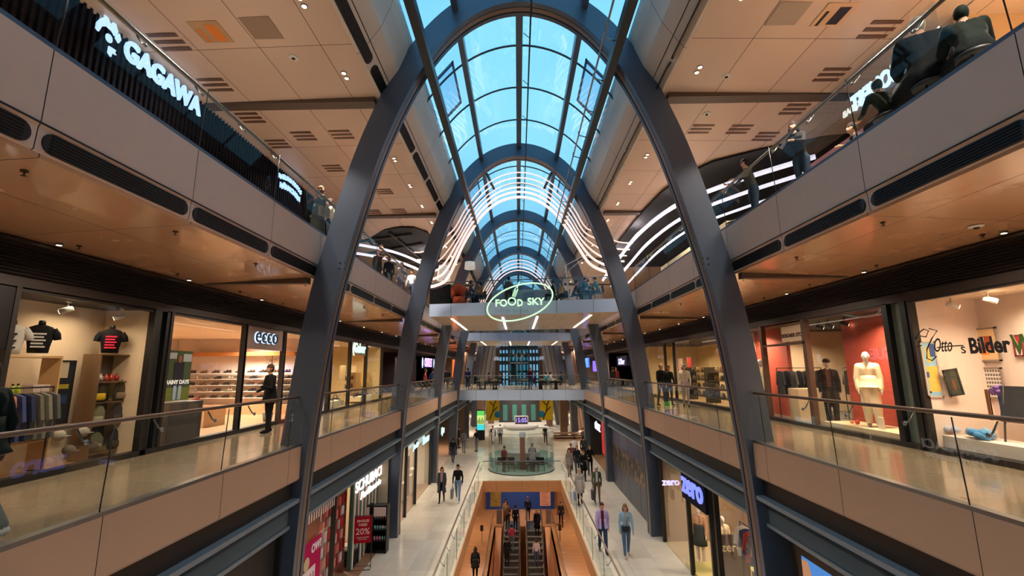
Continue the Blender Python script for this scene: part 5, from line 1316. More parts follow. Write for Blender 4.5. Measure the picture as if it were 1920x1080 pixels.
# right: light box, clothes shop, hoarding
t = thing('light_box', 'backlit advertising picture of blue sky and a red rock cliff at the lower right', 'light box', (CX + 5.2, 7.6, 0)); b = MB(); b.box(0, -3.2, 0, .1, 2.1, 3.0); b.obj('case', black, t)
def blob(pts, mi, dx): bm_.add([(dx, y_, z_) for y_, z_ in pts], [tuple(range(len(pts)))], mi)
bm_ = MB(); blob([(1.95, .1), (1.95, 2.86), (-3.1, 2.86), (-3.1, .1)], 0, -.004); blob([(1.95, .1), (1.95, 2.8), (1.75, 2.82), (1.62, 2.5), (1.45, 2.35), (1.3, 2.0), (1.15, 1.6), (.9, 1.2), (.7, .1)], 1, -.008); blob([(1.95, .1), (1.95, 2.45), (1.78, 2.3), (1.7, 1.9), (1.5, 1.6), (1.4, 1.0), (1.2, .1)], 2, -.012)
bm_.obj('picture', [mat('blue backlit print', (60, 130, 206), .3, emit=.55), mat('rock print', (206, 150, 110), .4, emit=.3), mat('tree print', (50, 56, 44), .4)], t)
shop(1, 10.6, 18.6, 0, GT, GD, 4.0, mat('taupe wall', (176, 150, 124), .6), mat('pale shop floor', (200, 176, 140), .4), darkc, 'dark framed clothes shop at ground level on the right', [(12.5, 110, SW), (15, 110, SW), (17.4, 70, SW)])
front(1, [10.7, 13.55, 13.95], .02, GT, GD, 'right ground shop window with hanging clothes', 15, black, w=.1)
front(1, [15.75, 18.55], .02, GT, GD, 'right ground shop window with the pink dressed mannequin', 16, black, w=.1)
t = thing('shop_sign', 'dark box with large blue glowing four letter shop name', 'sign', (CX + 5.1, 14.85, 2.72)); b = MB(); b.box(0, -.95, -.42, .16, .95, .42); b.obj('board', cmat((16, 16, 34)), t); lettering('lettering', 'zero', .92, mat('blue violet letters', (120, 134, 255), .4, emit=.9), t, (-.02, 0, .08), RR, .02, .02, sx=1.0)
t = thing('shop_sign', 'small white glowing four letter name facing the viewer behind the second right arch window', 'sign', at_y(1258, 904, 17.6)); lettering('lettering', 'zero', .34, mat('white violet letters', (220, 210, 255), .4, emit=.8), t, (0, 0, 0), RF, .02, .008)
b = MB(); b.box(5.75, 14.75, 0.02, 6.75, 14.85, 1.5); o = tag(b.obj('counter_wall', cmat((92, 72, 54)), bevel=.01), 'brown shop counter front with cream lettering', 'counter'); lettering('lettering', 'zero', .34, cmat((216, 200, 160)), o, (6.25, 14.74, 1.15), RF, .004, .004)
b = MB(); b.box(5.45, 13.7, 0.02, 7.6, 16.5, .1); tag(b.obj('lit_floor_step', cmat((206, 190, 120))), 'yellowish raised floor at the right ground shop entrance', 'platform')
rack('white rail of coats in the right ground shop window', 5.9, 12.3, .02, 2.0, PI / 2, [(214, 190, 160), (196, 176, 150), (90, 100, 110), (190, 120, 96), (200, 130, 100), (70, 74, 84), (176, 60, 50), (60, 60, 90), (206, 196, 180)], 'coats on the rail in the right ground shop window', 2.3)
shelf_unit('pale low shelf under the coats in the right ground shop', 6.3, 12.3, .02, 2.0, .4, 1.1, (.3, .7, 1.1), (190, 176, 150), -PI / 2)
t = thing('hoarding', 'dark blue hoarding printed with a night view of a city square', 'hoarding', (CX + 5.2, 19.65, 0)); n = MATS
m = bpy.data.materials.new('night city print'); m.use_nodes = True; nt = m.node_tree; bs = nt.nodes['Principled BSDF']; bs.inputs['Roughness'].default_value = .35
g = nt.nodes.new('ShaderNodeNewGeometry'); sp = nt.nodes.new('ShaderNodeSeparateXYZ'); nt.links.new(g.outputs['Position'], sp.inputs[0]); no = nt.nodes.new('ShaderNodeTexNoise'); no.inputs['Scale'].default_value = 3.2; no.inputs['Detail'].default_value = 8; nt.links.new(g.outputs['Position'], no.inputs['Vector'])
cr = nt.nodes.new('ShaderNodeValToRGB'); cr.color_ramp.elements[0].position = .5; cr.color_ramp.elements[0].color = (*lin((34, 36, 48)), 1); cr.color_ramp.elements[1].position = .68; cr.color_ramp.elements[1].color = (*lin((170, 130, 70)), 1); nt.links.new(no.outputs['Fac'], cr.inputs[0])
z1 = nt.nodes.new('ShaderNodeValToRGB'); el = z1.color_ramp.elements; el[0].position = 0; el[0].color = (*lin((58, 62, 72)), 1); el[1].position = 1; el[1].color = (*lin((76, 76, 110)), 1)
dv = nt.nodes.new('ShaderNodeMath'); dv.operation = 'DIVIDE'; dv.inputs[1].default_value = 3.1; nt.links.new(sp.outputs[2], dv.inputs[0]); nt.links.new(dv.outputs[0], z1.inputs[0])
mk = nt.nodes.new('ShaderNodeValToRGB'); e = mk.color_ramp.elements; e[0].position = .36; e[0].color = (0, 0, 0, 1); e[1].position = .42; e[1].color = (1, 1, 1, 1); e2 = mk.color_ramp.elements.new(.68); e2.color = (1, 1, 1, 1); e3 = mk.color_ramp.elements.new(.76); e3.color = (0, 0, 0, 1); nt.links.new(dv.outputs[0], mk.inputs[0])
mx = nt.nodes.new('ShaderNodeMix'); mx.data_type = 'RGBA'; nt.links.new(mk.outputs[0], mx.inputs[0]); nt.links.new(z1.outputs[0], mx.inputs[6]); nt.links.new(cr.outputs[0], mx.inputs[7]); nt.links.new(mx.outputs[2], bs.inputs['Base Color'])
for k in range(4):
    b = MB(); b.box(0, k * 1.95 + .02, 0.02, .1, k * 1.95 + 1.93, 3.1); b.obj('panel', m, t)
shop(1, 28.6, 36.2, 0, GT, GD, 3.0, offblack, MATS['shop floor boards'], darkc, 'black fronted shop beyond the third right arch', [(33, 60, SW)])
t = thing('shop_sign', 'white glowing letters beside a red banner beyond the third right arch', 'sign', (CX + 5.15, 31.5, 2.5)); lettering('lettering', 'GÖRTZ', .62, mat('white blue letters', (220, 230, 255), .4, emit=.8), t, (0, .6, 0), RR, .02, .02); b = MB(); b.box(0, -2.0, -1.4, .05, -.9, .7); b.obj('red_banner', mat('red banner', (200, 26, 40), .5, emit=.3), t)
shop(1, 37.5, 60, 0, GT, 7.1, 3.0, gw, MATS['shop floor boards'], darkc, 'distant right ground shops', [(42, 150, SW), (50, 150, SW)])
shop(-1, 45.2, 60, 0, GT, 7.1, 3.0, gw, MATS['shop floor boards'], darkc, 'distant left ground shops', [(48, 150, SW), (54, 150, SW)])
# small black basket stand at the perfume shop entrance and ceiling tracks
t = thing('basket_stand', 'low black wire basket full of white packets at the perfume shop entrance', 'basket', (-5.72, 16.55, 0)); b = MB()
for z_ in (.05, .3, .55):
    b.tube([(-.25, -.2, z_), (.25, -.2, z_), (.25, .2, z_), (-.25, .2, z_), (-.25, -.2, z_)], .012, 5)
for q in ((-.25, -.2), (.25, -.2), (.25, .2), (-.25, .2)): b.tube([(*q, 0), (*q, .6)], .014, 5)
b.obj('wire_frame', black, t); b = MB(); b.box(-.24, -.19, .06, .24, .19, .5); b.obj('liner', cmat((30, 28, 30)), t)
for k in range(6): place('wpk', mk_box((220, 214, 210), (.14, .1, .16), 'packet'), (-5.72 - .16 + .16 * (k % 3), 16.46 + .16 * (k // 3), .501), R(10 * k), 'white packets in the black wire basket', 'packet', 'white packets in the basket')
# ================================================================ light tubes over the hall
def catmull(pts, n=6):
    out = []
    for i in range(len(pts) - 1):
        p0 = Vector(pts[max(i - 1, 0)]); p1 = Vector(pts[i]); p2 = Vector(pts[i + 1]); p3 = Vector(pts[min(i + 2, len(pts) - 1)])
        for k in range(n):
            t = k / n; out.append(0.5 * (2 * p1 + (p2 - p0) * t + (2 * p0 - 5 * p1 + 4 * p2 - p3) * t * t + (3 * p1 - p0 - 3 * p2 + p3) * t ** 3))
    out.append(Vector(pts[-1])); return out
def tube_path(y, r, k, run=True):
    """over the vault, then flaring outwards under the gallery ceilings"""
    half = [(2.95, 6.2), (2.45, 7.1), (1.85, 7.95), (1.0, 8.62), (0, 8.86)]
    hl = 5.6 - .2 * k; hr = 5.95 - .14 * k
    if run:
        tl = [(4.7, hl - .45), (4.25, hl - .4), (3.65, hl)]; tr = [(5.0, hr - .5), (4.3, hr - .42), (3.55, hr)]
    else: tl = tr = [(3.6, 4.6)]
    left = [(CX - x, y, z + CAMZ) for x, z in tl + half]
    right = [(CX + x, y, z + CAMZ) for x, z in half[::-1][1:] + tr[::-1]]
    return catmull(left + right, 5)
for k, (y, r) in enumerate(((19.75, .03), (20.35, .035), (20.95, .028), (21.5, .045), (22.1, .06), (22.8, .075))):
    b = MB(); b.tube(tube_path(y, r, k), r, 8)
    tag(b.obj('light_tube', tube_em), '%s white light tube sweeping over the vault behind the second arch' % ORD[k], 'light tube', 'light tubes behind the second arch')
for k, (y, r) in enumerate(((36.9, .028), (38.2, .036), (39.5, .042), (40.9, .048))):
    b = MB(); b.tube(tube_path(y, r, k, False), r, 8)
    tag(b.obj('light_tube', tube_em), '%s white light tube of the farther bundle over the vault' % ORD[k], 'light tube', 'farther light tubes over the vault')
for k in range(3):
    b = MB(); z = 12.55 - .42 * k
    pts = [(5.9 + .55 * k, 31, z - .2), (5.75 + .5 * k, 25.5, z - .1), (5.7 + .45 * k, 21, z), (6.1 + .35 * k, 17.2, z), (7.3 + .25 * k, 14.8, z), (9.0, 13.0, z + .05)]
    b.tube(catmull(pts, 6), .085 - .018 * k, 8); tag(b.obj('light_tube', mat('cold white tube', (226, 222, 240), .4, emit=.8)), '%s light tube curving along the dark right upper ceiling opening' % ('upper', 'middle', 'lower')[k], 'light tube', 'light tubes of the right upper gallery')
for k in range(2):
    b = MB(); z = 12.5 - .45 * k
    b.tube(catmull([(-10.2, 20.6, z), (-8.0, 21.6, z), (-6.3, 23.5, z), (-5.2, 26.5, z - .1)], 6), .07, 8); tag(b.obj('light_tube', MATS['cold white tube']), '%s light tube crossing the dark left upper ceiling opening' % ('upper', 'lower')[k], 'light tube', 'light tubes of the left upper gallery')
for s in (-1, 1):   # holders under the second arch
    b = MB(); b.tube([(CX + s * 1.45, 19.4, 15.05), (CX + s * 1.2, 20.6, 14.82)], .07, 4); tag(b.obj('tube_holder', steel), 'short steel arm holding the light tubes on the %s of the second arch crown' % SIDE[s], 'bracket')

# ---------------------------------------------------------------- food court sign
t = thing('neon_sign', 'oval pale green neon sign reading FOOD SKY hung before the food court bridge', 'sign', (0.13, 21.45, 9.52))
b = MB(); n = 64; an = R(17)
pts = []
for i in range(n + 1):
    w = 2 * PI * i / n; u = 1.60 * math.cos(w); v = .80 * math.sin(w); pts.append((u * math.cos(an) - v * math.sin(an), 0, u * math.sin(an) + v * math.cos(an)))
b.tube(pts, .035, 8, caps=False, up=(0, 1, 0)); b.obj('oval_tube', sign_gr, t)
lettering('lettering', 'FO', .46, sign_gr, t, (-.88, 0, -.06), RF, .03, .012, fitw=.56); lettering('lettering', 'D', .46, sign_gr, t, (0.0, 0, -.06), RF, .03, .012, fitw=.26); lettering('lettering', 'SKY', .46, sign_gr, t, (.76, 0, -.0), RF, .03, .012, fitw=.82)
b = MB(); b.tube([(-.38 + .17 * math.cos(2 * PI * i / 24), 0, .03 + .17 * math.sin(2 * PI * i / 24)) for i in range(25)], .034, 8, caps=False, up=(0, 1, 0)); b.obj('round_letter', sign_gr, t)
b = MB(); ax = Vector((.36, 0, .93)).normalized(); sd = Vector((.93, 0, -.36)).normalized(); o0 = Vector((-.32, 0, .20))
for q in (-.075, -.025, .025, .075): b.tube([o0 + ax * .06 + sd * q, o0 + ax * .42 + sd * q], .014, 6, up=(0, 1, 0))
b.tube([o0 + ax * .42 + sd * -.08, o0 + ax * .56, o0 + ax * .42 + sd * .08], .02, 6, up=(0, 1, 0)); b.tube([o0 + ax * .54, o0 + ax * .82], [.034, .022], 6, up=(0, 1, 0)); b.obj('fork', sign_gr, t)
lettering('small_lettering', 'EUROPA PASSAGE', .21, mat('dim sign light', (110, 130, 150), .4, emit=.35), t, (-.38, 0, -.42), RF, .01, .0, fitw=1.55)
for q in (-.9, .9):
    b = MB(); b.tube([(q, .03, -.2), (q, .80 - .15 * q, -.2)], .012, 5); b.obj('hanger', steel, t)

# ---------------------------------------------------------------- left upper shop signs
t = thing('shop_sign', 'big ice white letters and bird shaped logo on the ribbed left upper shop front', 'sign', (CX - 7.95, 9.0, 12.6))
ice = mat('ice white letters', (176, 214, 255), .4, emit=.85)
a = at_x(232, 92, CX - 7.95); c = at_x(375, 200, CX - 7.95)
lettering('lettering', 'GAGAWA', .60, ice, t, (.02, (a.y + c.y) / 2 - 9.0, (a.z + c.z) / 2 - 12.6 - .02), RL, .03, .014, fitw=abs(a.y - c.y) * 1.0)
b = MB(); u0 = at_x(205, 62, CX - 7.95); oy, oz = u0.y - 9.0, u0.z - 12.6
def P3(lst, b=b): b.add([(.03, oy + y, oz + z) for y, z in lst], [tuple(range(len(lst)))])
P3([(-.24, -.16), (-.20, -.02), (-.10, .06), (.02, .05), (.08, .0), (.13, .03), (.13, .14), (.07, .24), (.06, .33), (-.01, .2), (-.05, .17), (-.12, .27), (-.2, .33), (-.17, .2), (-.24, .12), (-.3, -.02), (-.3, -.14)])
P3([(.1, -.02), (.18, -.08), (.22, .02), (.17, .12)]); P3([(.0, -.28), (.15, -.26), (.13, -.32), (.17, -.35), (.08, -.36), (.07, -.46), (.0, -.42)]); b.ball((.03, oy - .02, oz - .13), (.006, .065, .07), 12, 8)
o = b.obj('logo', ice, t); sd_ = o.modifiers.new('s', 'SOLIDIFY'); sd_.thickness = .03; sd_.offset = 0
t = thing('shop_sign', 'small arched two line white sign at the end of the ribbed shop front', 'sign', (CX - 7.95, 14.9, 12.75))
def arc_text(words, r0, size, zoff, t, m):
    n = len(words)
    for i, ch in enumerate(words):
        u = (i - (n - 1) / 2); an_ = u * size * .70 / r0; lettering('letter', ch, size, m, t, (.02, r0 * math.sin(an_), zoff + r0 * (math.cos(an_) - 1)), (PI / 2 , 0, PI / 2), .02, .008)
arc_text('MARINIERTES', 2.2, .21, .12, t, ice); arc_text('HÄHNCHEN', 2.2, .25, -.2, t, ice)
t = thing('shop_sign', 'white letters HONEST KEBAB modelled in reverse as a glass reflection in the right upper gallery', 'sign', (CX + 7.6, 10.2, 12.35), 0)  # glass reflection of a sign, modelled as glowing reversed letters
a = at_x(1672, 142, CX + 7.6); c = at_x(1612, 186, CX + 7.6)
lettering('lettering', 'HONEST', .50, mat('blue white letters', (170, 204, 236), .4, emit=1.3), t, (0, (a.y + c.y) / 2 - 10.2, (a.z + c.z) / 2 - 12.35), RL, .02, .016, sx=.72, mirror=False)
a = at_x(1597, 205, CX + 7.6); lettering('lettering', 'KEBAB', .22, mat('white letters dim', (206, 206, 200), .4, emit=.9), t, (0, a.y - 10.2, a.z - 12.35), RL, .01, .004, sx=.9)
b = MB(); b.box(.05, -2.6, -.5, .1, 1.6, .9); b.obj('reflection_pane', glass_mat('sign pane', (.9, .93, .95), 1.4, .05, .6), t)
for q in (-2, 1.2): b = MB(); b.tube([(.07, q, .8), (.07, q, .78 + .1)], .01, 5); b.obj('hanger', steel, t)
b = MB(); b.box(CX + 8.6, 8.0, 9.75, CX + 10.4, 9.6, 12.9); struct(b.obj('wall_kiosk', mat('violet brown kiosk', (44, 32, 56), .7)), 'violet brown booth in the right upper gallery')
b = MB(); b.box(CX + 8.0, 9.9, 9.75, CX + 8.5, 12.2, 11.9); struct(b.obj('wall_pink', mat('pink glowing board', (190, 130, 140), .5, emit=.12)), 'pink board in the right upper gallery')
area(CX + 8.0, 7.6, 12.6, .5, .5, 70, (1, .86, .7)); area(CX - 6.6, 9, 12.9, .3, .3, 35, (.8, .86, 1)); area(CX - 6.6, 14.5, 12.9, .3, .3, 35, (.8, .86, 1))
b = MB(); b.box(CX + 6.4, 13.8, 9.72, CX + 7.8, 20.5, 10.9)
for k in range(3): b.box(CX + 6.36, 13.8, 10.0 + k * .3, CX + 6.4, 20.5, 10.04 + k * .3, 1)
tag(b.obj('counter', [mat('cream curved counter', (196, 176, 144), .25), white_em], bevel=.03), 'long cream food counter in the right upper gallery', 'counter')
# ---------------------------------------------------------------- lamps and furniture on the food court bridge
def by(x): return 23.0 + (21.75 - 23.0) * (x - (XL + .3)) / (XR - XL - .5)
p = at_y(832, 512, 24.6)
t = thing('floor_lamp', 'big white tapered lamp shade at the left end of the food court bridge', 'lamp', (p.x, 24.6, G2)); b = MB(); b.rings([(0, 0, p.z - G2 - .42, .38, .38), (0, 0, p.z - G2 + .42, .27, .27)], 24, caps=False); o = b.obj('lamp_shade', mat('lit lamp shade', (226, 218, 206), .6, emit=.3), t)
b = MB(); b.tube([(0, 0, 0), (0, 0, p.z - G2 - .3)], .03, 8); b.obj('pole', black, t); b = MB(); b.rings([(0, 0, 0, .25, .25), (0, 0, .03, .24, .24)], 20); b.obj('base', black, t)
p = at_y(881, 498, 25.5)
t = thing('arc_lamp', 'white drum lamp shade hanging from a red arm above the food court bridge', 'lamp', (p.x, 25.5, G2)); zz = p.z - G2; b = MB(); b.rings([(0, 0, zz - .2, .31, .31), (0, 0, zz + .2, .28, .28)], 24); b.obj('lamp_shade', MATS['lit lamp shade'], t)
b = MB(); b.tube([(0, 0, zz + .2), (0, 0, zz + .5), (-.45, 0, zz + .5), (-.6, .1, 1.2), (-.6, .1, 0)], .02, 6); b.obj('arm', cmat((190, 60, 50)), t)
p = at_y(862, 552, 23.9)
t = thing('armchair', 'orange rounded armchair behind the glass on the food court bridge', 'armchair', (p.x, 23.9, G2), R(20)); b = MB(); b.rings([(0, 0, .1, .34, .32), (0, 0, .42, .40, .38), (0, 0, .46, .36, .34)], 18); b.obj('seat', cmat((196, 84, 50)), t)
b = MB(); b.tube([(-.38, -.1, .55), (-.36, .25, .75), (0, .38, .98), (.36, .25, .75), (.38, -.1, .55)], [.1, .13, .15, .13, .1], 10, flat=2.2); b.obj('backrest', cmat((196, 84, 50)), t)
for a_ in range(4): b = MB(); w = PI / 4 + a_ * PI / 2; b.tube([(.25 * math.cos(w), .25 * math.sin(w), .12), (.3 * math.cos(w), .3 * math.sin(w), 0)], .018, 6); b.obj('leg', black, t)
t = thing('sofa', 'black high backed sofa at the left end of the food court bridge', 'sofa', (-4.0, 24.2, G2)); b = MB(); b.box(-.6, -.35, .1, .5, .45, .45); b.obj('seat', cmat((24, 22, 24)), t, bevel=.04); b = MB(); b.box(-.6, -.45, .1, .5, -.3, 1.15); b.obj('backrest', cmat((24, 22, 24)), t, bevel=.04)
p = at_y(1060, 500, 23.2); q = at_y(1068, 555, 23.2)
t = thing('parasol_frame', 'white folded parasol post with two slanting struts on the food court bridge', 'parasol', (q.x, 23.2, G2)); b = MB(); b.tube([(0, 0, 0), (p.x - q.x, 0, p.z - G2 + .1)], .045, 8); b.obj('post', mat('white metal', (206, 208, 206), .4), t)
r1 = at_y(1115, 468, 22.6) - V(q.x, 23.2, G2); top_ = V(p.x - q.x, 0, p.z - G2)
b = MB(); b.tube([top_ + V(0, 0, .05), r1], .03, 6); b.obj('strut', MATS['white metal'], t); b = MB(); b.tube([top_ + V(.02, 0, -.3), r1], .022, 6); b.obj('strut', MATS['white metal'], t); b = MB(); b.tube([(-.35, 0, .15), (.35, 0, .3)], .035, 6); b.tube([(-.3, -.2, .06), (.3, .2, .06)], .03, 6); b.obj('base', MATS['white metal'], t)
b = MB(); b.box(-1.4, 24.9, G2, 2.0, 25.3, G2 + 1.0); tag(b.obj('bar_counter', cmat((150, 168, 180), .3), bevel=.01), 'pale blue grey bar counter in the middle of the food court bridge', 'counter')
b = MB(); b.box(0, 0, 0, .7, .05, .55); o = b.obj('menu_board', mat('hatched board', (120, 150, 170), .5)); o.location = (.25, 24.84, G2 + .3); tag(o, 'hatched blue grey board on the bar counter front', 'board')
# cafe furniture on the middle level bridge
def yb1(x): return 37.3 + (36.1 - 37.3) * (x - XL) / (XR - XL)
for i, xx in enumerate((-3.0, -1.9, .6, 1.8, 3.0)):
    place('cafe table', mk_table((150, 160, 90)), (xx, yb1(xx) + 1.1, G1), 0, '%s small green topped cafe table from the left on the middle level bridge' % ('first', 'second', 'third', 'fourth', 'fifth')[i], 'table', 'cafe tables on the middle level bridge')
    for j, a_ in enumerate((R(90), R(-90))):
        place('cafe chair', mk_chair((40, 42, 40)), (xx + (.55 if j == 0 else -.55), yb1(xx) + 1.1, G1), a_, 'dark cafe chairs at the green topped tables on the middle level bridge', 'chair', 'cafe chairs on the middle level bridge')
for i, (xx, yy) in enumerate(((7.2, 8.2), (8.0, 11.0), (-6.2, 12.6), (-6.4, 19.5), (6.4, 12.6))):
    place('dark table', mk_table((44, 36, 32), .42), (xx, yy, G2), 0, '%s dark table in the upper galleries near the viewer' % ORD[i], 'table', 'dark tables in the upper galleries')
    for j in (0, 1): place('dark chair', mk_chair((40, 34, 32)), (xx + (.62 if j else -.62), yy, G2), R(90) if j else R(-90), 'dark chairs at the dark tables in the upper galleries', 'chair', 'dark chairs in the upper galleries')
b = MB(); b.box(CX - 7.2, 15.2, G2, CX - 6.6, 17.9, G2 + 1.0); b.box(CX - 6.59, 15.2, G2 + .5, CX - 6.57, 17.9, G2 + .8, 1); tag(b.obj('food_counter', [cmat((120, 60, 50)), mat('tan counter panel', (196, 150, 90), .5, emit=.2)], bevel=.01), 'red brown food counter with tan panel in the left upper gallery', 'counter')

# ---------------------------------------------------------------- information kiosk on the ground floor
KX, KY = .15, 31.55
t = thing('round_balustrade', 'round teal glass enclosure around the information desk', 'balustrade', (KX, KY, 0))
n = 40
for z0_, z1_, m_, nm_ in ((.0, .9, glass_mat('frosted teal glass', (.30, .52, .54), 1.5, .15, 1.2), 'frosted_band'), (.9, 2.4, glass_mat('faint clear glass', (.9, .95, .95), 1.5, 0, .7), 'curved_glass')):
    b = MB(); vs = []
    for i in range(n + 1): w = 2 * PI * i / n; vs += [(2.15 * math.cos(w), 2.15 * math.sin(w), z0_), (2.15 * math.cos(w), 2.15 * math.sin(w), z1_)]
    b.add(vs, [(2 * i, 2 * i + 2, 2 * i + 3, 2 * i + 1) for i in range(n)], 0, True); b.obj(nm_, m_, t)
b = MB(); b.tube([(2.15 * math.cos(2 * PI * i / n), 2.15 * math.sin(2 * PI * i / n), 2.41) for i in range(n + 1)], .012, 6, caps=False); b.obj('top_rail', steel_dk, t)
b = MB(); b.tube([(2.15 * math.cos(2 * PI * i / n), 2.15 * math.sin(2 * PI * i / n), .03) for i in range(n + 1)], .03, 6, caps=False); b.obj('foot_rail', steel_dk, t)
t = thing('desk_canopy', 'white rounded frame canopy over the information desk', 'canopy', (KX, KY + .4, 0)); wp = white
b = MB(); b.tube(catmull([(-1.85, 0, 0), (-1.85, 0, 2.1), (-1.78, 0, 2.42), (-1.5, 0, 2.55), (1.5, 0, 2.55), (1.78, 0, 2.42), (1.85, 0, 2.1), (1.85, 0, 0)], 5), .09, 8); b.obj('frame', wp, t)
b = MB(); b.rings([(0, 0, 2.38, .9, .5), (0, 0, 2.5, 1.15, .75), (0, 0, 2.72, 1.2, .8), (0, 0, 2.78, 1.05, .7)], 28); b.obj('roof_shell', wp, t)
t = thing('clock_box', 'white box with violet digital clock reading 15:05 on the canopy', 'clock', (KX + .03, KY - .05, 2.76)); b = MB(); b.box(-.46, 0, 0, .46, .3, .56); b.obj('case', wp, t, bevel=.02); b = MB(); b.box(-.40, -.012, .06, .40, 0, .5); b.obj('screen', black, t); lettering('digits', '15:05', .40, mat('violet digits', (170, 150, 255), .4, emit=.8), t, (0, -.02, .28), RF, .006, .006, fitw=.72)
t = thing('info_pillar', 'brown pillar under the canopy with a grey sign', 'pillar', (KX + .08, KY - .3, 0)); b = MB(); b.box(-.17, -.1, 0, .17, .1, 2.0); b.obj('post', mat('brown post', (120, 84, 70), .5), t); b = MB(); b.box(-.2, -.13, 2.0, .2, .12, 2.32); b.obj('sign_face', cmat((170, 176, 190)), t); lettering('lettering', 'info', .16, cmat((240, 240, 245)), t, (0, -.14, 2.16), RF, .004, .004)
b = MB(); b.rings([(KX, KY + .5, 0, 1.25, .8), (KX, KY + .5, .98, 1.3, .85), (KX, KY + .5, 1.02, 1.35, .9)], 30); tag(b.obj('round_desk', mat('pale desk', (176, 186, 180), .4)), 'pale curved desk inside the round glass', 'desk')
for i, xx in enumerate((-1.35, -1.0, -.65, .55, .9, 1.25)):
    place('stool', mk_chair((18, 18, 20), (16, 16, 18)), (KX + xx, KY - .75 - .1 * (i % 2), 0), PI, 'black chairs in a row inside the round glass enclosure', 'chair', 'black chairs inside the round glass', .95)
# things behind the desk
t = thing('display_totem', 'green and turquoise glowing digital totem left of the desk', 'screen', (-3.5, 43.8, 0)); b = MB(); b.box(-.38, 0, 0, .38, .12, 2.7); b.obj('case', black, t); b = MB(); b.box(-.34, -.02, .9, .34, 0, 1.4, 0); b.box(-.34, -.02, 1.4, .34, 0, 2.2, 1); b.box(-.34, -.02, 2.2, .34, 0, 2.62, 2)
for k in range(7): b.box(-.3 + .09 * k, -.03, 1.45, -.25 + .09 * k, -.02, 1.8 + .12 * (k % 3), 3)
b.obj('screen_face', [mat('turquoise screen', (60, 200, 210), .3, emit=.8), mat('lime screen', (190, 220, 120), .3, emit=.8), mat('green screen', (90, 190, 90), .3, emit=.8), mat('navy figures', (40, 44, 110), .4)], t)
for s, lab in ((-1, 'left'), (1, 'right')):
    xx = -2.4 if s < 0 else 2.6
    t = thing('hanging_banner', 'yellow banner with dark sprig and blue disc, %s of the clock' % lab, 'banner', (xx, 44.2, 1.7)); b = MB(); b.box(-.62, 0, 0, .62, .03, 2.05); b.obj('cloth', cmat((206, 176, 40)), t)
    b = MB(); b.tube([(-.3, -.02, .1), (0, -.02, .8), (.1, -.02, 1.4), (.35, -.02, 2.0)], .05, 5); b.tube([(0, -.02, .8), (.4, -.02, 1.2)], .05, 5); b.tube([(.1, -.02, 1.3), (-.3, -.02, 1.7)], .05, 5); b.obj('sprig', cmat((60, 70, 40)), t)
    b = MB(); b.tube([(-s * .45, -.02, .55), (-s * .45, -.04, .55)], .3, 16); b.obj('disc', cmat((40, 130, 170)), t)
    b = MB(); b.tube([(0, .015, 2.05), (0, .015, 2.35)], .012, 5); b.obj('hanger', steel, t)
b = MB()
for z_ in (.12, .35, .6): b.box(3.2, 43 + z_, z_ - .1, 6.5, 44.4, z_)
tag(b.obj('stepped_bench', mat('bench wood', (150, 116, 90), .5)), 'long stepped brown bench right of the desk', 'bench')
for i, (xx, yy) in enumerate(((-5.4, 46), (-4.2, 52), (4.4, 46.5), (5.7, 49), (3.5, 54), (-3.3, 57))):
    b = MB(); b.box(-.35, -.35, 0, .35, .35, 3.9); o = b.obj('column', MATS['brown pier'], bevel=.02); o.location = (xx, yy, 0); tag(o, '%s square brown column on the ground floor beyond the desk' % ORD[i], 'column')
t = thing('glass_entrance', 'dark glass portal with green lit doors behind the desk', 'entrance', (.2, 58, 0)); b = MB(); b.box(-2.6, 0, 0, 2.6, .3, 4.0); b.obj('wall_panel', cmat((50, 46, 46)), t)
for i in range(4):
    b = MB(); b.box(-2.1 + i * 1.15, -.03, .2, -1.55 + i * 1.15, 0, 2.1); b.obj('door', mat('green lit door', (50, 96, 86), .3, emit=.12), t); b = MB(); b.box(-2.2 + i * 1.15, -.03, 2.7, -1.35 + i * 1.15, 0, 3.5); b.obj('window_pane', mat('pale lit pane', (120, 150, 152), .3, emit=.25), t)

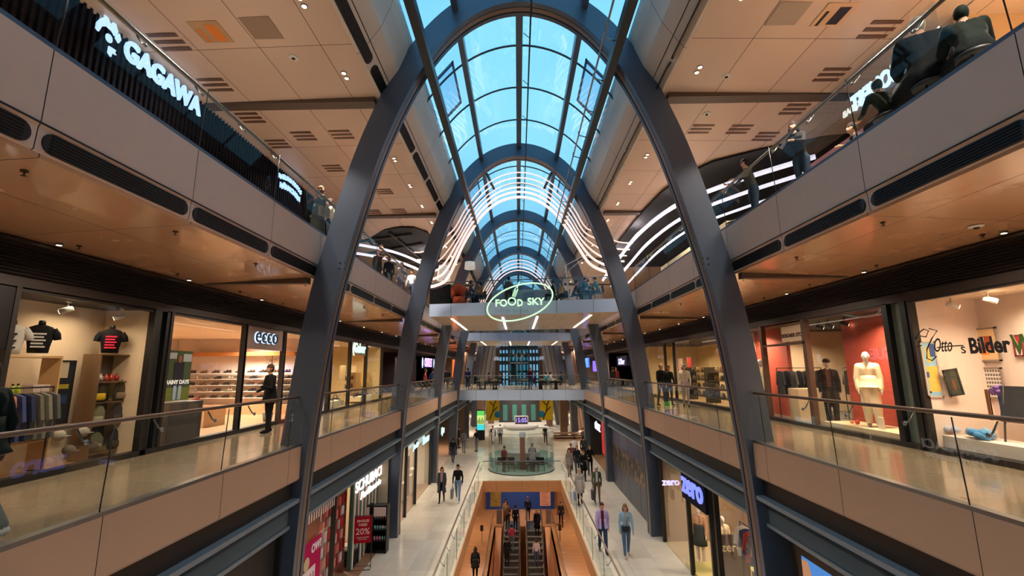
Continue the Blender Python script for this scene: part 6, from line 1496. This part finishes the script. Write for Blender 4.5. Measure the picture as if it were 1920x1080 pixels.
# ---------------------------------------------------------------- escalators
def escalator(label, xc, w):
    y1, z1 = 35.2, -4.7; sl = math.tan(R(30)); t = thing('escalator', label, 'escalator', (xc, y1, z1))
    L = 9.0
    for k in range(20):
        y = -.45 - k * .4; z = -(k) * .4 * sl
        b = MB(); b.box(-w / 2, y - .4, z - .25, w / 2, y, z - .02); 
        b.box(-w / 2, y - .4, z - .018, w / 2, y - .36, z - .012, 1); b.obj('step', [mat('ribbed step metal', (92, 88, 84), .45, .3), mat('step edge', (190, 184, 176), .5)], t)
    b = MB(); b.box(-w / 2 - .02, -.45, -.04, w / 2 + .02, 1.3, .012); b.obj('landing_plate', mat('steel landing plate', (150, 146, 140), .25, .8), t)
    for s in (-1, 1):
        x0 = s * (w / 2 + .03)
        b = MB(); prof = [(1.1, 0), (1.1, .9), (.5, .95), (-.3, .92), (-L, .92 - (L - .3) * sl), (-L, -(L - .3) * sl), (-.3, 0)]
        b.add([(x0, y, z) for y, z in prof], [tuple(range(len(prof)))]); b.obj('side_glass', glass, t)
        b = MB(); b.tube([(x0, 1.0, .15), (x0, 1.22, .4), (x0, 1.2, .8), (x0, .95, .98), (x0, -.3, .98), (x0, -L, .98 - (L - .3) * sl)], .045, 8); b.obj('handrail', black, t)
        b = MB(); b.add([(x0 - .06, -.3, .14), (x0 + .06, -.3, .14), (x0 + .06, -L, .14 - (L - .3) * sl), (x0 - .06, -L, .14 - (L - .3) * sl), (x0 - .06, -.3, -.3), (x0 + .06, -.3, -.3), (x0 + .06, -L, -.3 - (L - .3) * sl), (x0 - .06, -L, -.3 - (L - .3) * sl)], [(0, 1, 2, 3), (7, 6, 5, 4), (0, 4, 5, 1), (1, 5, 6, 2), (2, 6, 7, 3), (3, 7, 4, 0)]); b.box(x0 - .06, -.3, 0, x0 + .06, 1.1, .14)
        b.obj('skirt', mat('warm brushed metal', (176, 132, 92), .45, .0), t)
    return t
escalator('left escalator going down from the lower level towards the viewer', -.58, 1.0)
escalator('right escalator going down from the lower level towards the viewer', 1.0, 1.0)
for s, xx in ((-1, -1.52), (1, 2.0)):
    b = MB(); b.add([(xx - .22, 35.2, -4.72), (xx + .22, 35.2, -4.72), (xx + .22, 26, -4.72 - 9.2 * .577), (xx - .22, 26, -4.72 - 9.2 * .577), (xx - .22, 35.2, -5.1), (xx + .22, 35.2, -5.1), (xx + .22, 26, -10.3), (xx - .22, 26, -10.3)], [(0, 1, 2, 3), (7, 6, 5, 4), (0, 4, 5, 1), (1, 5, 6, 2), (2, 6, 7, 3), (3, 7, 4, 0)])
    tag(b.obj('sloping_deck', mat('orange tan deck', (220, 156, 110), .4)), 'tan sloping deck on the %s of the escalators' % SIDE[s], 'deck')
    xr = hx0 - .12 if s < 0 else hx1 + .12
    t = thing('glass_balustrade', 'low glass rail on the %s side of the escalator pit' % SIDE[s], 'balustrade', (xr, 24, zb)); b = MB(); b.add([(0, 0, 0), (0, 11.2, 0), (0, 11.2, .95), (0, 0, .95)], [(0, 1, 2, 3)]); b.obj('glass_panel', glass, t); b = MB(); b.tube([(0, 0, 1.0), (0, 11.2, 1.0)], .03, 8); b.obj('handrail', wood, t)
    b = MB(); b.box(-.2, -.15, 0, .2, .15, .95); o = b.obj('litter_bin', alu, bevel=.02); o.location = (-1.5 if s < 0 else 2.12, 36.0, zb); tag(o, 'brushed steel litter bin at the %s escalator corner' % SIDE[s], 'bin')
    b = MB(); b.tube([(0, 0, 0), (0, 0, .9)], .02, 6); b.box(-.1, -.02, .65, .1, .02, 1.0); o = b.obj('notice_post', cmat((40, 36, 36), .5)); o.location = ((-2.5 if s < 0 else 2.62), 32.4, zb); tag(o, 'small dark notice post on the %s of the escalator pit' % SIDE[s], 'post')
t = thing('hoarding', 'blue hoarding with gold and pink panels on the lower level', 'hoarding', (.05, 39.4, zb)); b = MB(); b.box(-2.75, 0, 0, 2.75, .15, 3.2); b.obj('board', cmat((46, 72, 140)), t)
b = MB(); b.box(-2.4, -.02, .2, -1.55, 0, 1.75)
b.obj('gold_panel', mat('gold pattern', (150, 124, 60), .5, noise=.8, nscale=5), t); b = MB(); b.box(1.6, -.02, .25, 2.45, 0, 1.75)
for k in range(9): b.box(1.68, -.03, .35 + k * .15, 2.3 - .1 * (k % 3), -.02, .39 + k * .15, 1)
b.obj('pink_panel', [cmat((230, 176, 150)), cmat((170, 90, 90))], t)
b = MB(); b.box(-9, 39.6, zb, 9, 39.8, -.5); struct(b.obj('wall_basement', MATS['tan basement wall']), 'tan rear wall of the lower level')
# ================================================================ who is where
K = (22, 22, 24)
def P(label, x, y, z, **kw): return person(label, x, y, z, **kw)
# ground floor
P('woman in a long grey coat and pink scarf, walking on the left beside a man', -3.82, 23.9, 0, h=1.68, top=(70, 76, 84), leg=(24, 22, 24), coat=.42, coatc=(70, 76, 84), inner=(190, 140, 150), hair=(70, 48, 34), hlen=.12, ph=-.5, scarf=(200, 150, 160))
P('man in black jacket and light blue jeans carrying a patterned bag', -3.04, 24.0, 0, h=1.8, top=(24, 24, 27), leg=(110, 136, 170), shoe=(210, 210, 210), ph=.8, bag='carrier', bagc=(120, 124, 130), hair=(40, 28, 22))
P('person in grey tracksuit standing left of the round desk', -4.3, 37.3, 0, h=1.72, top=(110, 112, 118), leg=(110, 112, 120), pose='stand', face=170, hair=(60, 50, 40))
P('person in black vest and grey trousers left of the round desk', -3.35, 37.9, 0, h=1.72, top=(26, 26, 28), leg=(120, 118, 124), pose='phone', face=-30, hair=(40, 30, 24))
P('person in black jacket standing by the fourth left arch', -5.0, 39.5, 0, h=1.75, top=K, leg=(40, 40, 44), pose='stand', face=90)
P('woman in lilac puffer jacket and dark red top walking on the right', 2.93, 17.55, 0, h=1.70, top=(178, 158, 204), leg=(52, 70, 104), shoe=(30, 26, 32), inner=(90, 26, 34), coat=.06, coatc=(178, 158, 204), hair=(72, 46, 34), ph=.55, loose=1.25)
P('woman in pale blue jacket with black waist bag and jeans', 3.68, 17.2, 0, h=1.74, top=(150, 186, 208), leg=(80, 110, 144), shoe=(196, 170, 160), inner=(170, 178, 186), bag='front', hair=(134, 96, 68), hlen=.2, ph=-.45, loose=1.12)
P('woman in long light grey coat with a shopping bag walking beside an older man', 2.9, 23.4, 0, h=1.68, top=(176, 168, 164), leg=(40, 30, 30), coat=.34, coatc=(176, 168, 164), hair=(180, 156, 130), bag='carrier', bagc=(150, 166, 190), ph=-.5)
P('older man in olive green jacket and white scarf carrying bags', 3.75, 23.6, 0, h=1.74, top=(84, 92, 72), leg=(120, 104, 84), inner=(214, 210, 204), hair=(206, 204, 200), bag='carrier', bagc=(60, 64, 74), ph=.5)
for (x, y, h, top, leg, coat, hair, lab, kw) in (
    (3.05, 29.3, 1.62, (128, 118, 114), (110, 100, 100), .25, (70, 40, 36), 'shorter person in grey brown coat at the left of the crowd', {}),
    (3.3, 30.6, 1.72, (110, 66, 62), (60, 40, 40), .25, (80, 40, 34), 'person in a red brown coat behind the grey brown one', {}),
    (3.72, 28.0, 1.74, (22, 22, 24), (22, 22, 24), .32, (90, 60, 46), 'woman in a long black coat in the middle of the crowd', {'pose': 'phone'}),
    (3.55, 29.5, 1.78, (30, 30, 34), (50, 56, 70), 0, (120, 84, 60), 'man in dark jacket walking just behind the woman in long black', {}),
    (4.35, 29.6, 1.76, (20, 20, 22), (20, 20, 22), 0, (110, 80, 60), 'woman in black top and trousers at the right of the crowd', {'pose': 'phone', 'bag': 'carrier', 'bagc': (50, 50, 54)}),
    (3.85, 33.2, 1.78, (214, 210, 208), (60, 60, 66), 0, (60, 44, 36), 'person in a white jacket at the back of the crowd', {'face': 180}),
    (4.5, 33.4, 1.78, (56, 56, 52), (40, 40, 44), 0, (50, 40, 34), 'person in a dark green grey jacket beside the white jacket', {'face': 180})):
    kw = dict(kw); P(lab, x, y, 0, h=h, top=top, leg=leg, coat=coat, hair=hair, ph=.7 if x > 3.6 else -.7, **kw)
P('person with dark hair in red top at the round desk', -.95, 30.5, 0, h=1.6, top=(100, 40, 44), leg=(30, 28, 30), pose='stand', face=150, hair=(30, 24, 24), vox=.026)
P('person in grey coat leaning at the round desk', .85, 30.6, 0, h=1.72, top=(120, 116, 124), leg=(70, 66, 72), pose='lean', face=180, coat=.2, hair=(120, 100, 84), vox=.026)
for i, (x, y, c, lab) in enumerate(((-2.2, 40.5, (40, 42, 48), 'man in dark jacket behind the canopy on the left'), (-1.6, 41.2, (190, 194, 200), 'person in white top behind the canopy on the left'), (2.3, 41, (24, 24, 26), 'person in black behind the canopy on the right'),
                                    (-4.6, 33.5, K, 'person in black walking close to the third left arch'), (5.2, 38.5, (120, 96, 84), 'person in brown near the distant right shops'))):
    P(lab, x, y, 0, top=c, leg=(44, 46, 56), pose='walk', face=180 * (i % 2), vox=.028, fingers=False)
P('person in black at the open perfume shop entrance', -5.75, 13.7, .01, h=1.75, top=K, leg=(24, 24, 26), pose='stand', face=-120, coat=.2, shoe=(190, 190, 190))
# lower level and escalators
def esz(y): return -4.7 - max(0, (34.75 - y)) * .577 - .02
P('person in black coat seen from behind on the lower level at the left', -2.4, 26.6, -4.7, h=1.74, top=K, leg=(30, 30, 34), face=180, pose='walk', ph=.3, coat=.18, hair=(40, 30, 26), hlen=.1)
P('person in black with a red brown bag walking on the lower level at the right', 2.95, 35.2, -4.7, h=1.7, top=(24, 22, 26), leg=(28, 26, 30), bag='shoulder', bagc=(110, 50, 34), ph=.5)
P('person in black standing before the blue hoarding above the escalators', .62, 36.5, -4.7, h=1.72, top=(26, 26, 34), leg=(24, 26, 34), face=180, pose='walk', ph=-.7, bag='back', bagc=(34, 34, 40), hair=(120, 84, 60))
for (x, y, top, leg, lab, kw) in ((-.55, 33.2, (196, 80, 110), (110, 116, 130), 'person in pink jacket on the left escalator', {'face': 180, 'pose': 'walk', 'ph': .4}), (-.85, 34.9, (120, 88, 64), (60, 50, 44), 'person in brown at the top of the left escalator', {'hair': (40, 30, 24)}),
                                  (-.3, 34.6, (28, 28, 32), (26, 26, 30), 'person in black near the top of the left escalator', {'face': 180}), (-.85, 32.3, (36, 34, 36), (36, 36, 40), 'person in dark coat lowest on the left escalator', {'face': 180, 'coat': .2}),
                                  (1.2, 34.3, (24, 22, 24), (22, 22, 24), 'woman in black dress with bare arms on the right escalator', {'coat': .4, 'hair': (170, 120, 80), 'hlen': .15}), (1.05, 32.2, (226, 214, 214), (80, 92, 120), 'person in white top on the right escalator', {'face': 180, 'hair': (110, 60, 40)}),
                                  (-1.0, 35.9, (170, 130, 90), (80, 60, 50), 'person with big dark hair in tan coat beyond the left escalator', {'hair': (30, 24, 22), 'hlen': .15})):
    kw = dict(kw); kw.setdefault('pose', 'stand'); P(lab, x, y, esz(y), top=top, leg=leg, vox=.025, **kw)
# middle galleries
P('man in dark coat and cap hair looking at his phone before the shoe shop', -6.64, 12.5, G1, h=1.80, top=(14, 14, 16), leg=(20, 20, 24), shoe=(18, 16, 16), face=-35, pose='phone', coat=.16, coatc=(14, 14, 16), hair=(70, 46, 34), ph=1.5, loose=1.15, slim=1.1)
P('person in dark green coat and grey trousers cut by the left picture edge', -5.36, 4.70, G1, h=1.78, top=(14, 26, 22), leg=(106, 112, 104), shoe=(190, 190, 186), face=-80, pose='walk', ph=-.9, coat=.10, coatc=(14, 26, 22), loose=1.3, slim=1.15, hair=(60, 44, 34), vox=.018)
P('man in black jacket, left of three people by the decoration shop', 6.05, 19.9, G1, h=1.78, top=(18, 18, 20), leg=(44, 52, 70), face=20, hair=(150, 110, 84), pose='walk', ph=.4)
P('person in black jacket, middle of three people by the decoration shop', 6.5, 20.3, G1, h=1.7, top=(20, 20, 22), leg=(50, 60, 76), face=10, hair=(50, 36, 30), pose='stand')
P('person in cream jacket, right of three people by the decoration shop', 6.95, 19.6, G1, h=1.74, top=(214, 196, 170), leg=(176, 160, 150), face=-20, hair=(110, 90, 76), pose='stand', hlen=.1)
for (x, y, top, leg, f, lab) in ((-5.9, 29.5, (150, 60, 60), (60, 50, 50), 100, 'woman in red top on the left middle gallery beyond the second arch'), (-5.7, 31.0, (30, 50, 90), (30, 40, 60), 150, 'man in blue jacket on the left middle gallery beyond the second arch'),
                                 (-5.8, 38.5, K, (60, 64, 76), 180, 'person in black jacket on the left middle gallery beyond the third arch'), (-6.2, 40.0, K, (54, 58, 66), 20, 'second person in black on the left middle gallery beyond the third arch'),
                                 (6.4, 31.5, (28, 26, 28), (40, 40, 44), 200, 'person in black on the right middle gallery beyond the second arch'), (6.9, 33, (140, 50, 50), (40, 40, 44), 0, 'person in red on the right middle gallery beyond the second arch'),
                                 (5.9, 42, (60, 50, 50), (40, 40, 44), 0, 'person in brown on the right middle gallery beyond the third arch')):
    P(lab, x, y, G1, top=top, leg=leg, face=f, vox=.026, fingers=False)
# cafe on the middle level bridge
cf = [(-4.1, (30, 40, 90), 'standing', 'man in blue jacket standing at the left end of the middle level bridge'), (-3.55, K, 's', 'seated person in black, first from the left on the middle level bridge'), (-2.45, (110, 66, 56), 's', 'seated person in red brown on the middle level bridge'), (-2.3, (150, 130, 150), 's2', 'seated person in pale lilac on the middle level bridge'),
      (-1.35, K, 's2', 'seated person in black near the middle of the middle level bridge'), (.95, (70, 20, 26), 'standing', 'person with big red hair standing on the middle level bridge'), (1.3, (60, 40, 90), 's', 'seated person in violet on the middle level bridge'), (2.3, (60, 170, 180), 's2', 'seated person in turquoise on the middle level bridge'),
      (2.55, (220, 214, 206), 's', 'seated person in white on the middle level bridge'), (3.5, K, 's2', 'seated person in black at the right end of the middle level bridge')]
for i, (x, c, p_, lab) in enumerate(cf):
    y = yb1(x) + 1.1
    if p_ == 'standing': P(lab, x, y - .35, G1, top=c, leg=(40, 46, 70), pose='stand', face=180 if i == 0 else 20, hair=(100, 30, 30) if 'red hair' in lab else (50, 36, 28), hlen=.1 if 'red hair' in lab else 0, vox=.028, fingers=False)
    else: P(lab, x, y + (.0 if p_ == 's' else .15), G1, top=c, leg=(50, 50, 60), pose='sit', face=90 if p_ == 's' else -90, vox=.028, fingers=False)
# food court bridge
fb = [(-3.3, 24.9, (30, 28, 30), 'sit', 70, 'seated person in black beside the lamp at the left of the food court bridge', (60, 40, 30)), (-1.95, 24.4, (150, 110, 60), 'sit', -60, 'seated person in mustard right of the orange armchair', (30, 24, 22)), (-2.5, 23.8, (70, 76, 96), 'sit', 100, 'seated person in grey blue right of the orange armchair', (40, 30, 26)),
      (-.45, 24.3, (24, 24, 28), 'sithigh', 180, 'person in black seen from behind on a bar stool above the oval sign', (30, 24, 22)), (1.95, 24.0, (24, 40, 34), 'sit', -100, 'seated person in dark green beside the parasol post', (40, 34, 28)), (2.45, 24.6, (190, 140, 60), 'sit', -70, 'seated person in ochre yellow beside the parasol post', (90, 70, 50)),
      (3.0, 24.2, (96, 50, 62), 'sitlean', 90, 'seated person in wine red leaning right on the food court bridge', (60, 30, 30)), (3.35, 23.2, (40, 80, 100), 'sitlean', 60, 'seated person in petrol blue with head down on the food court bridge', (40, 34, 30)), (3.75, 23.7, (206, 206, 210), 'sit', -80, 'seated person in white on the right of the food court bridge', (80, 60, 44)), (4.15, 23.1, (44, 100, 112), 'sitlean', -90, 'seated person in teal at the right end of the food court bridge', (50, 36, 30))]
for (x, y, c, po, f, lab, hr) in fb:
    if po == 'sithigh':
        t = place('bar stool', mk_chair((40, 40, 44)), (x, y, G2), 0, 'tall bar stool above the oval sign', 'stool', None, (1, 1, 1.55)); P(lab, x, y, G2, top=c, leg=K, pose='sit', face=f, hair=hr, seat=.75, vox=.025)
    else:
        place('bridge chair', mk_chair((60, 70, 78)), (x, y, G2), PI + R(f) if False else R(f) + PI, 'chair under the ' + lab[:60].rsplit(' ', 1)[0] if False else 'chairs of the seated guests on the food court bridge', 'chair', 'chairs of the seated guests on the food court bridge')
        P(lab, x, y, G2, top=c, leg=(40, 50, 70), pose=po, face=f, hair=hr, vox=.025)
for i, (x, y) in enumerate(((-2.85, 24.3), (2.2, 24.3), (3.5, 23.9))): place('bridge table', mk_table((200, 200, 196), .32), (x, y + .25, G2), 0, '%s white table from the left on the food court bridge' % ('first', 'second', 'third')[i], 'table', 'white tables on the food court bridge')
# upper galleries
def up(u, v, X): p = at_x(u, v, X); return p
P('woman in long dark grey coat with a bag at the left upper glass rail', -5.4, 11.9, G2, h=1.74, top=(64, 64, 58), leg=(30, 30, 30), coat=.55, coatc=(64, 64, 58), pose='stand', face=150, hair=(120, 84, 56), hlen=.3, bag='shoulder', bagc=(120, 100, 70))
P('woman with a ponytail and cream top holding a red coat at the left upper rail', -5.4, 13.0, G2, h=1.76, top=(216, 200, 160), leg=(60, 56, 50), pose='lean', face=-60, hair=(50, 34, 28), hlen=.12, bag='hand', bagc=(160, 36, 60))
for (x, y, c, lg, f, po, lab) in ((-5.5, 14.4, (24, 28, 46), K, 100, 'stand', 'person in navy at the left upper rail just behind the first arch'), (-5.6, 18.0, (60, 40, 36), K, 60, 'lean', 'person in brown leaning on the left upper rail'), (-5.9, 18.8, K, K, 60, 'stand', 'person in black on the left upper gallery before the second arch'),
                                  (-5.7, 19.9, (30, 26, 34), K, 20, 'stand', 'second person in black on the left upper gallery before the second arch'), (-5.4, 21.0, (96, 92, 100), (96, 104, 130), 0, 'stand', 'woman in grey top and jeans on the left upper gallery beside the second arch'), (-5.3, 22.6, (206, 210, 214), (60, 66, 80), 0, 'walk', 'person in white on the left upper gallery beside the second arch'),
                                  (5.75, 10.6, (60, 58, 52), (34, 48, 60), -90, 'lean', 'person in grey brown coat leaning on the right upper rail before the arch'), (5.9, 8.95, (36, 28, 26), (30, 44, 60), -60, 'lean', 'person with long dark hair at the right upper rail'), (6.6, 8.3, (40, 36, 34), K, -90, 'sit', 'seated person in dark brown in the right upper gallery'),
                                  (7.3, 10.9, (30, 28, 26), K, 90, 'sit', 'second seated person in dark brown in the right upper gallery')):
    P(lab, x, y, G2, top=c, leg=lg, face=f, pose=po, hair=(40, 28, 24), hlen=.2 if 'long dark' in lab or 'woman' in lab else 0, vox=.025)
P('large person in a black jacket with grey hair at the right upper rail', 5.66, 5.75, G2, h=2.0, top=(14, 13, 14), leg=(18, 18, 20), pose='sit', face=150, hair=(150, 140, 122), loose=1.7, slim=1.6, seat=.45, vox=.02)
P('person in very dark green with head low at the right upper rail corner', 5.66, 5.12, G2, h=1.6, top=(14, 24, 18), leg=(14, 16, 16), pose='sitlean', face=150, hair=(16, 28, 20), loose=1.6, slim=1.5, seat=.45, vox=.02)
P('person with dark green hair bowed low behind the right upper rail', 5.65, 6.45, G2, h=1.5, top=(30, 36, 22), leg=(20, 20, 20), pose='sitlean', face=170, hair=(26, 32, 20), seat=.4, vox=.02)
for i, (x, y, s_) in enumerate(((5.66, 5.75, 1.05), (5.66, 5.12, 1.0), (5.65, 6.45, .9))): place('rail stool', mk_stool((30, 26, 26)), (x, y, G2), R(150) + PI, '%s dark stool at the right upper rail' % ORD[i], 'stool', 'dark stools at the right upper rail', (1, 1, s_))
# mannequins
PALE = (236, 220, 190)
def M_(label, x, y, z, **kw): return person(label, x, y, z, cat='mannequin', name='mannequin', **kw)
M_('mannequin in cream top and wide cream trousers before the coral red panel', 8.2, 11.05, Z1 + .2, h=1.74, top=(238, 220, 184), leg=(232, 218, 190), skin=(206, 196, 186), shoe=(120, 110, 110), hair=None, pose='stand', face=-35, loose=1.6, slim=1.15, ph=1.2, coat=.02, coatc=(238, 220, 184), vox=.018)
M_('mannequin in pale cream coat partly hidden by the right arch', 8.25, 15.9, Z1 + .1, h=1.76, top=(236, 216, 170), leg=(90, 100, 110), skin=(220, 210, 200), hair=None, pose='stand', face=-60, coat=.2, loose=1.3)
M_('mannequin in dark fur coat and brown hat inside the clothes shop', 8.75, 13.3, Z1, h=1.8, top=(44, 40, 42), leg=(60, 54, 50), skin=(200, 180, 160), hair=None, hat=(70, 50, 44), pose='stand', face=-30, coat=.3, inner=(100, 70, 66), loose=1.4)
M_('mannequin in pink coat and dark skirt in the right ground window', 6.0, 16.6, .03, h=1.78, top=(206, 160, 130), leg=(220, 206, 190), skin=(224, 212, 196), shoe=(230, 220, 210), hair=None, pose='stand', face=-30, coat=.38, coatc=(66, 70, 74), loose=1.2)
M_('mannequin in cream top at the arch in the right ground window', 5.75, 11.3, .03, h=1.7, top=(206, 190, 170), leg=(90, 84, 80), skin=(230, 222, 214), hair=None, pose='stand', face=-50)
M_('headless bust mannequin in beige inside the right ground shop', 6.35, 15.6, .1, h=1.7, top=(226, 200, 170), leg=(200, 190, 170), skin=(230, 210, 190), hair=None, pose='stand', face=0)
M_('headless mannequin in mustard dress in the yellow lit shop window', -8.2, 24.9, Z1 + .1, h=1.7, top=(206, 170, 90), leg=(60, 40, 40), skin=(220, 200, 180), hair=None, headless=True, pose='stand', face=50, coat=.3, vox=.03, fingers=False)
